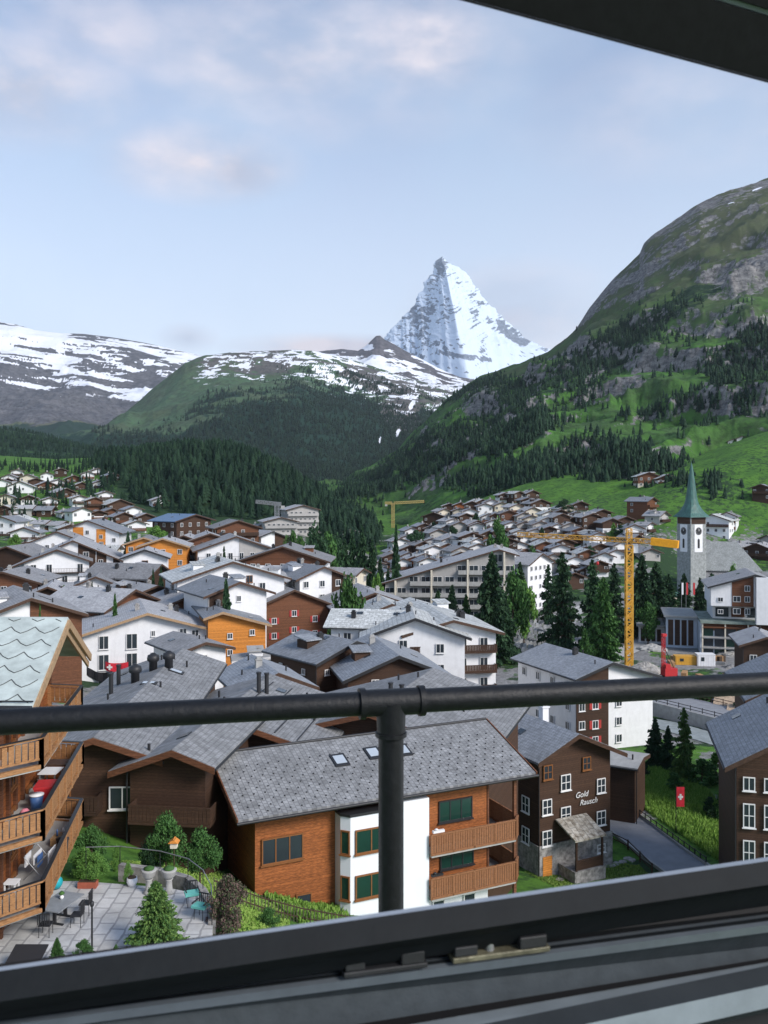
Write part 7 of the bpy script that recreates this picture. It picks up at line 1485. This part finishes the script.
q = gz(60, 920); item('patio_table', 'long grey patio table beside the dark chairs', 'table', q.x, q.y, pz, [('tabletop', lambda m: m.box(-.55, .55, -.85, .85, .72, .76), mat('grey table board', (.24, .26, .28), .6)), ('pedestal', lambda m: (m.box(-.06, .06, -.4, -.3, .05, .715), m.box(-.06, .06, .3, .4, .05, .715), m.box(-.4, .4, -.4, -.3, 0, .048), m.box(-.4, .4, .3, .4, 0, .048)), M_dark)], R(-16))
tq = Vector((q.x, q.y, 0))
item('flower_vase', 'small white vase standing on the grey patio table', 'vase', q.x, q.y + .2, pz + .762, [('vase', lambda m: m.lathe((0, 0, 0), [(.06, 0), (.09, .08), (.04, .16)], 10), M_whitep), ('flowers', lambda m: m.lathe((0, 0, .16), [(.05, 0), (.12, .06), (.05, .14)], 8), M_leafm)])
def chair_parts(seat_m, frame_m):
    P4 = [(-.2, -.2), (.2, -.2), (.2, .2), (-.2, .2)]
    L = [('seat', lambda m: m.box(-.23, .23, -.22, .22, .43, .47), seat_m), ('backrest', lambda m: [m.box(-.22 + i * .09, -.19 + i * .09, .20, .225, .5, .92) for i in range(6)] and m.box(-.23, .23, .195, .23, .90, .95), frame_m)]
    for x, y in P4: L.append(('leg', (lambda x, y: lambda m: m.tube((x, y, 0), (x * .95, y * .95, .43 if y < 0 else .94), .014, n=6))(x, y), frame_m))
    return L
for i, (dx, dy, rz, lab) in enumerate(((.85, .55, R(-90), 'dark slatted chair at the right side of the patio table, farther one'), (.85, -.45, R(-90), 'dark slatted chair at the right side of the patio table, nearer one'), (-.1, -1.25, R(180), 'dark slatted chair at the near end of the patio table'))):
    item('patio_chair', lab, 'chair', tq.x + dx, tq.y + dy, pz, chair_parts(M_dark, M_dark), rz)
for px, py, lab, rz in ((192, 905, 'dark garden chair with teal cushion near the curved rail, left one', R(20)), (201, 918, 'dark garden chair with teal cushion near the curved rail, right one', R(-20))):
    q = gz(px, py); L = chair_parts(M_dark, M_dark); L.append(('cushion', lambda m: m.box(-.3, .3, -.28, .2, .472, .56), M_teal)); L.append(('armrest', lambda m: m.box(-.29, -.24, -.25, .22, .64, .68), M_dark)); L.append(('armrest', lambda m: m.box(.24, .29, -.25, .22, .64, .68), M_dark)); item('garden_chair', lab, 'chair', q.x, q.y, pz, L, rz)
q = gz(174, 884, 18.6); item('bird_house', 'small orange bird house on a stick among the feathery trees', 'bird house', q.x, q.y, 18.6, [('stick', lambda m: m.tube((0, 0, -.5), (0, 0, 1.7), .025, n=6), M_bark), ('box', lambda m: m.box(-.15, .15, -.15, .15, 1.7, 1.95), M_cream), ('roof', lambda m: m.prism([(-.24, 1.952), (.24, 1.952), (0, 2.14)], -.22, .22), M_orange)])
q = gz(24, 972); item('sunshade_cover', 'dark slanted cover beside the white plinth of the left chalet', 'cover', q.x, q.y, pz, [('cover', lambda m: m.quadslab((-.6, -.5, .35), (.6, -.5, .35), (.7, .5, .75), (-.5, .5, .75), .05), M_dark), ('post', lambda m: m.box(-.5, -.44, -.4, -.34, 0, .30), M_dark), ('post', lambda m: m.box(.44, .5, -.4, -.34, 0, .30), M_dark)])
# picket fence down the bank
fpts = [Vector(((px - 384) / F * Y, Y, 0)) for px, Y in ((214, 43.5), (243, 45.5), (262, 46.5), (300, 48.5), (342, 50.2), (368, 50.9))]
e = empty('picket_fence', (fpts[0].x, fpts[0].y, T(fpts[0].x, fpts[0].y)), 0, 'thin dark picket fence running down the bank to the white bay', 'fence'); lo2 = e.location.copy(); m = MB(); mp_ = MB()
for a, b in zip(fpts[:-1], fpts[1:]):
    n = int((b - a).length / .22)
    for i in range(n): q = a.lerp(b, i / n); z = T(q.x, q.y); m.box(q.x - lo2.x - .02, q.x - lo2.x + .02, q.y - lo2.y - .02, q.y - lo2.y + .02, z - lo2.z, z - lo2.z + .95)
    for zz in (.3, .8):
        u = a.copy(); v = b.copy(); u.z = T(u.x, u.y) + zz; v.z = T(v.x, v.y) + zz; mp_.beam(u - lo2, v - lo2, .04, .06)
pk_ = m.build('pickets', mat('weathered picket wood', (.10, .085, .07), .8), e); mp_.build('rail', M_brown, e)
# garden of the inn: path stones, rail and bins
rd_ = random.Random(9)
for i in range(16):
    px = 560 + i * 4.8; py = 880 - i * 1.4 + rd_.uniform(-1.5, 1.5); q = gp_(px, py); m = MB(); n = 7; vs = [(math.cos(6.28 * k / n) * rd_.uniform(.3, .5), math.sin(6.28 * k / n) * rd_.uniform(.3, .5)) for k in range(n)]
    m.slab(vs, -.05, .06); tag(m.build('stepping_stone', M_stonew, None, (q.x, q.y, q.z + .03)), 'flat grey stepping stone in the lawn before the inn', 'stone', 'stepping stones before the inn')
e = empty('inn_fence', gp_(612, 842), 0, 'low dark rail fence beside the road at the inn corner', 'fence'); lo2 = e.location.copy()
fa = [gp_(612, 842), gp_(628, 850), gp_(640, 862), gp_(652, 874)]
for a, b in zip(fa[:-1], fa[1:]):
    for zz in (.4, .9): m = MB(); m.beam(a - lo2 + Vector((0, 0, zz)), b - lo2 + Vector((0, 0, zz)), .06, .08); m.build('rail', M_brown, e)
for a in fa: m = MB(); v = a - lo2; m.box(v.x - .06, v.x + .06, v.y - .06, v.y + .06, v.z, v.z + 1.0); m.build('fence_post', M_brown, e)
e = empty('roadside_fence', gp_(622, 805), 0, 'dark railing between the near road and the meadow', 'fence'); lo2 = e.location.copy()
fa = [gp_(617, 805), gp_(640, 818), gp_(662, 834), gp_(684, 850), gp_(706, 866)]
for a, b in zip(fa[:-1], fa[1:]):
    for zz in (.35, .8): m = MB(); m.beam(a - lo2 + Vector((0, 0, zz)), b - lo2 + Vector((0, 0, zz)), .05, .08); m.build('rail', M_dark, e)
for k in range(17):
    t = k / 4; i = min(int(t), 3); v = fa[i].lerp(fa[i + 1], t - i) - lo2; m = MB(); m.box(v.x - .05, v.x + .05, v.y - .05, v.y + .05, v.z, v.z + .9); m.build('fence_post', M_dark, e)
q = gp_(506, 868); item('garbage_bin', 'white round tank beside the lower balcony corner', 'tank', q.x, q.y, q.z, [('body', lambda m: m.lathe((0, 0, 0), [(.3, 0), (.42, .3), (.42, .7), (.25, .95), (.05, 1.0)], 14), M_whitep), ('lid', lambda m: m.lathe((0, 0, 1.0), [(.1, 0), (.1, .06)], 10), M_dark)])

# ---------------------------------------------------------------- the air of the valley
HAZE = True
if HAZE:
    hm_ = bpy.data.materials.new('haze'); hm_.use_nodes = True; t = hm_.node_tree; t.nodes.clear(); o_ = t.nodes.new('ShaderNodeOutputMaterial'); v_ = t.nodes.new('ShaderNodeVolumePrincipled')
    v_.inputs['Density'].default_value = 3.5e-5; v_.inputs['Color'].default_value = (.80, .88, 1.0, 1); v_.inputs['Anisotropy'].default_value = .2; t.links.new(v_.outputs[0], o_.inputs['Volume'])
    m = MB(); m.box(-9000, 16000, -400, 15500, -600, 2900); h = m.build('haze', hm_); tag(h, kind='stuff')
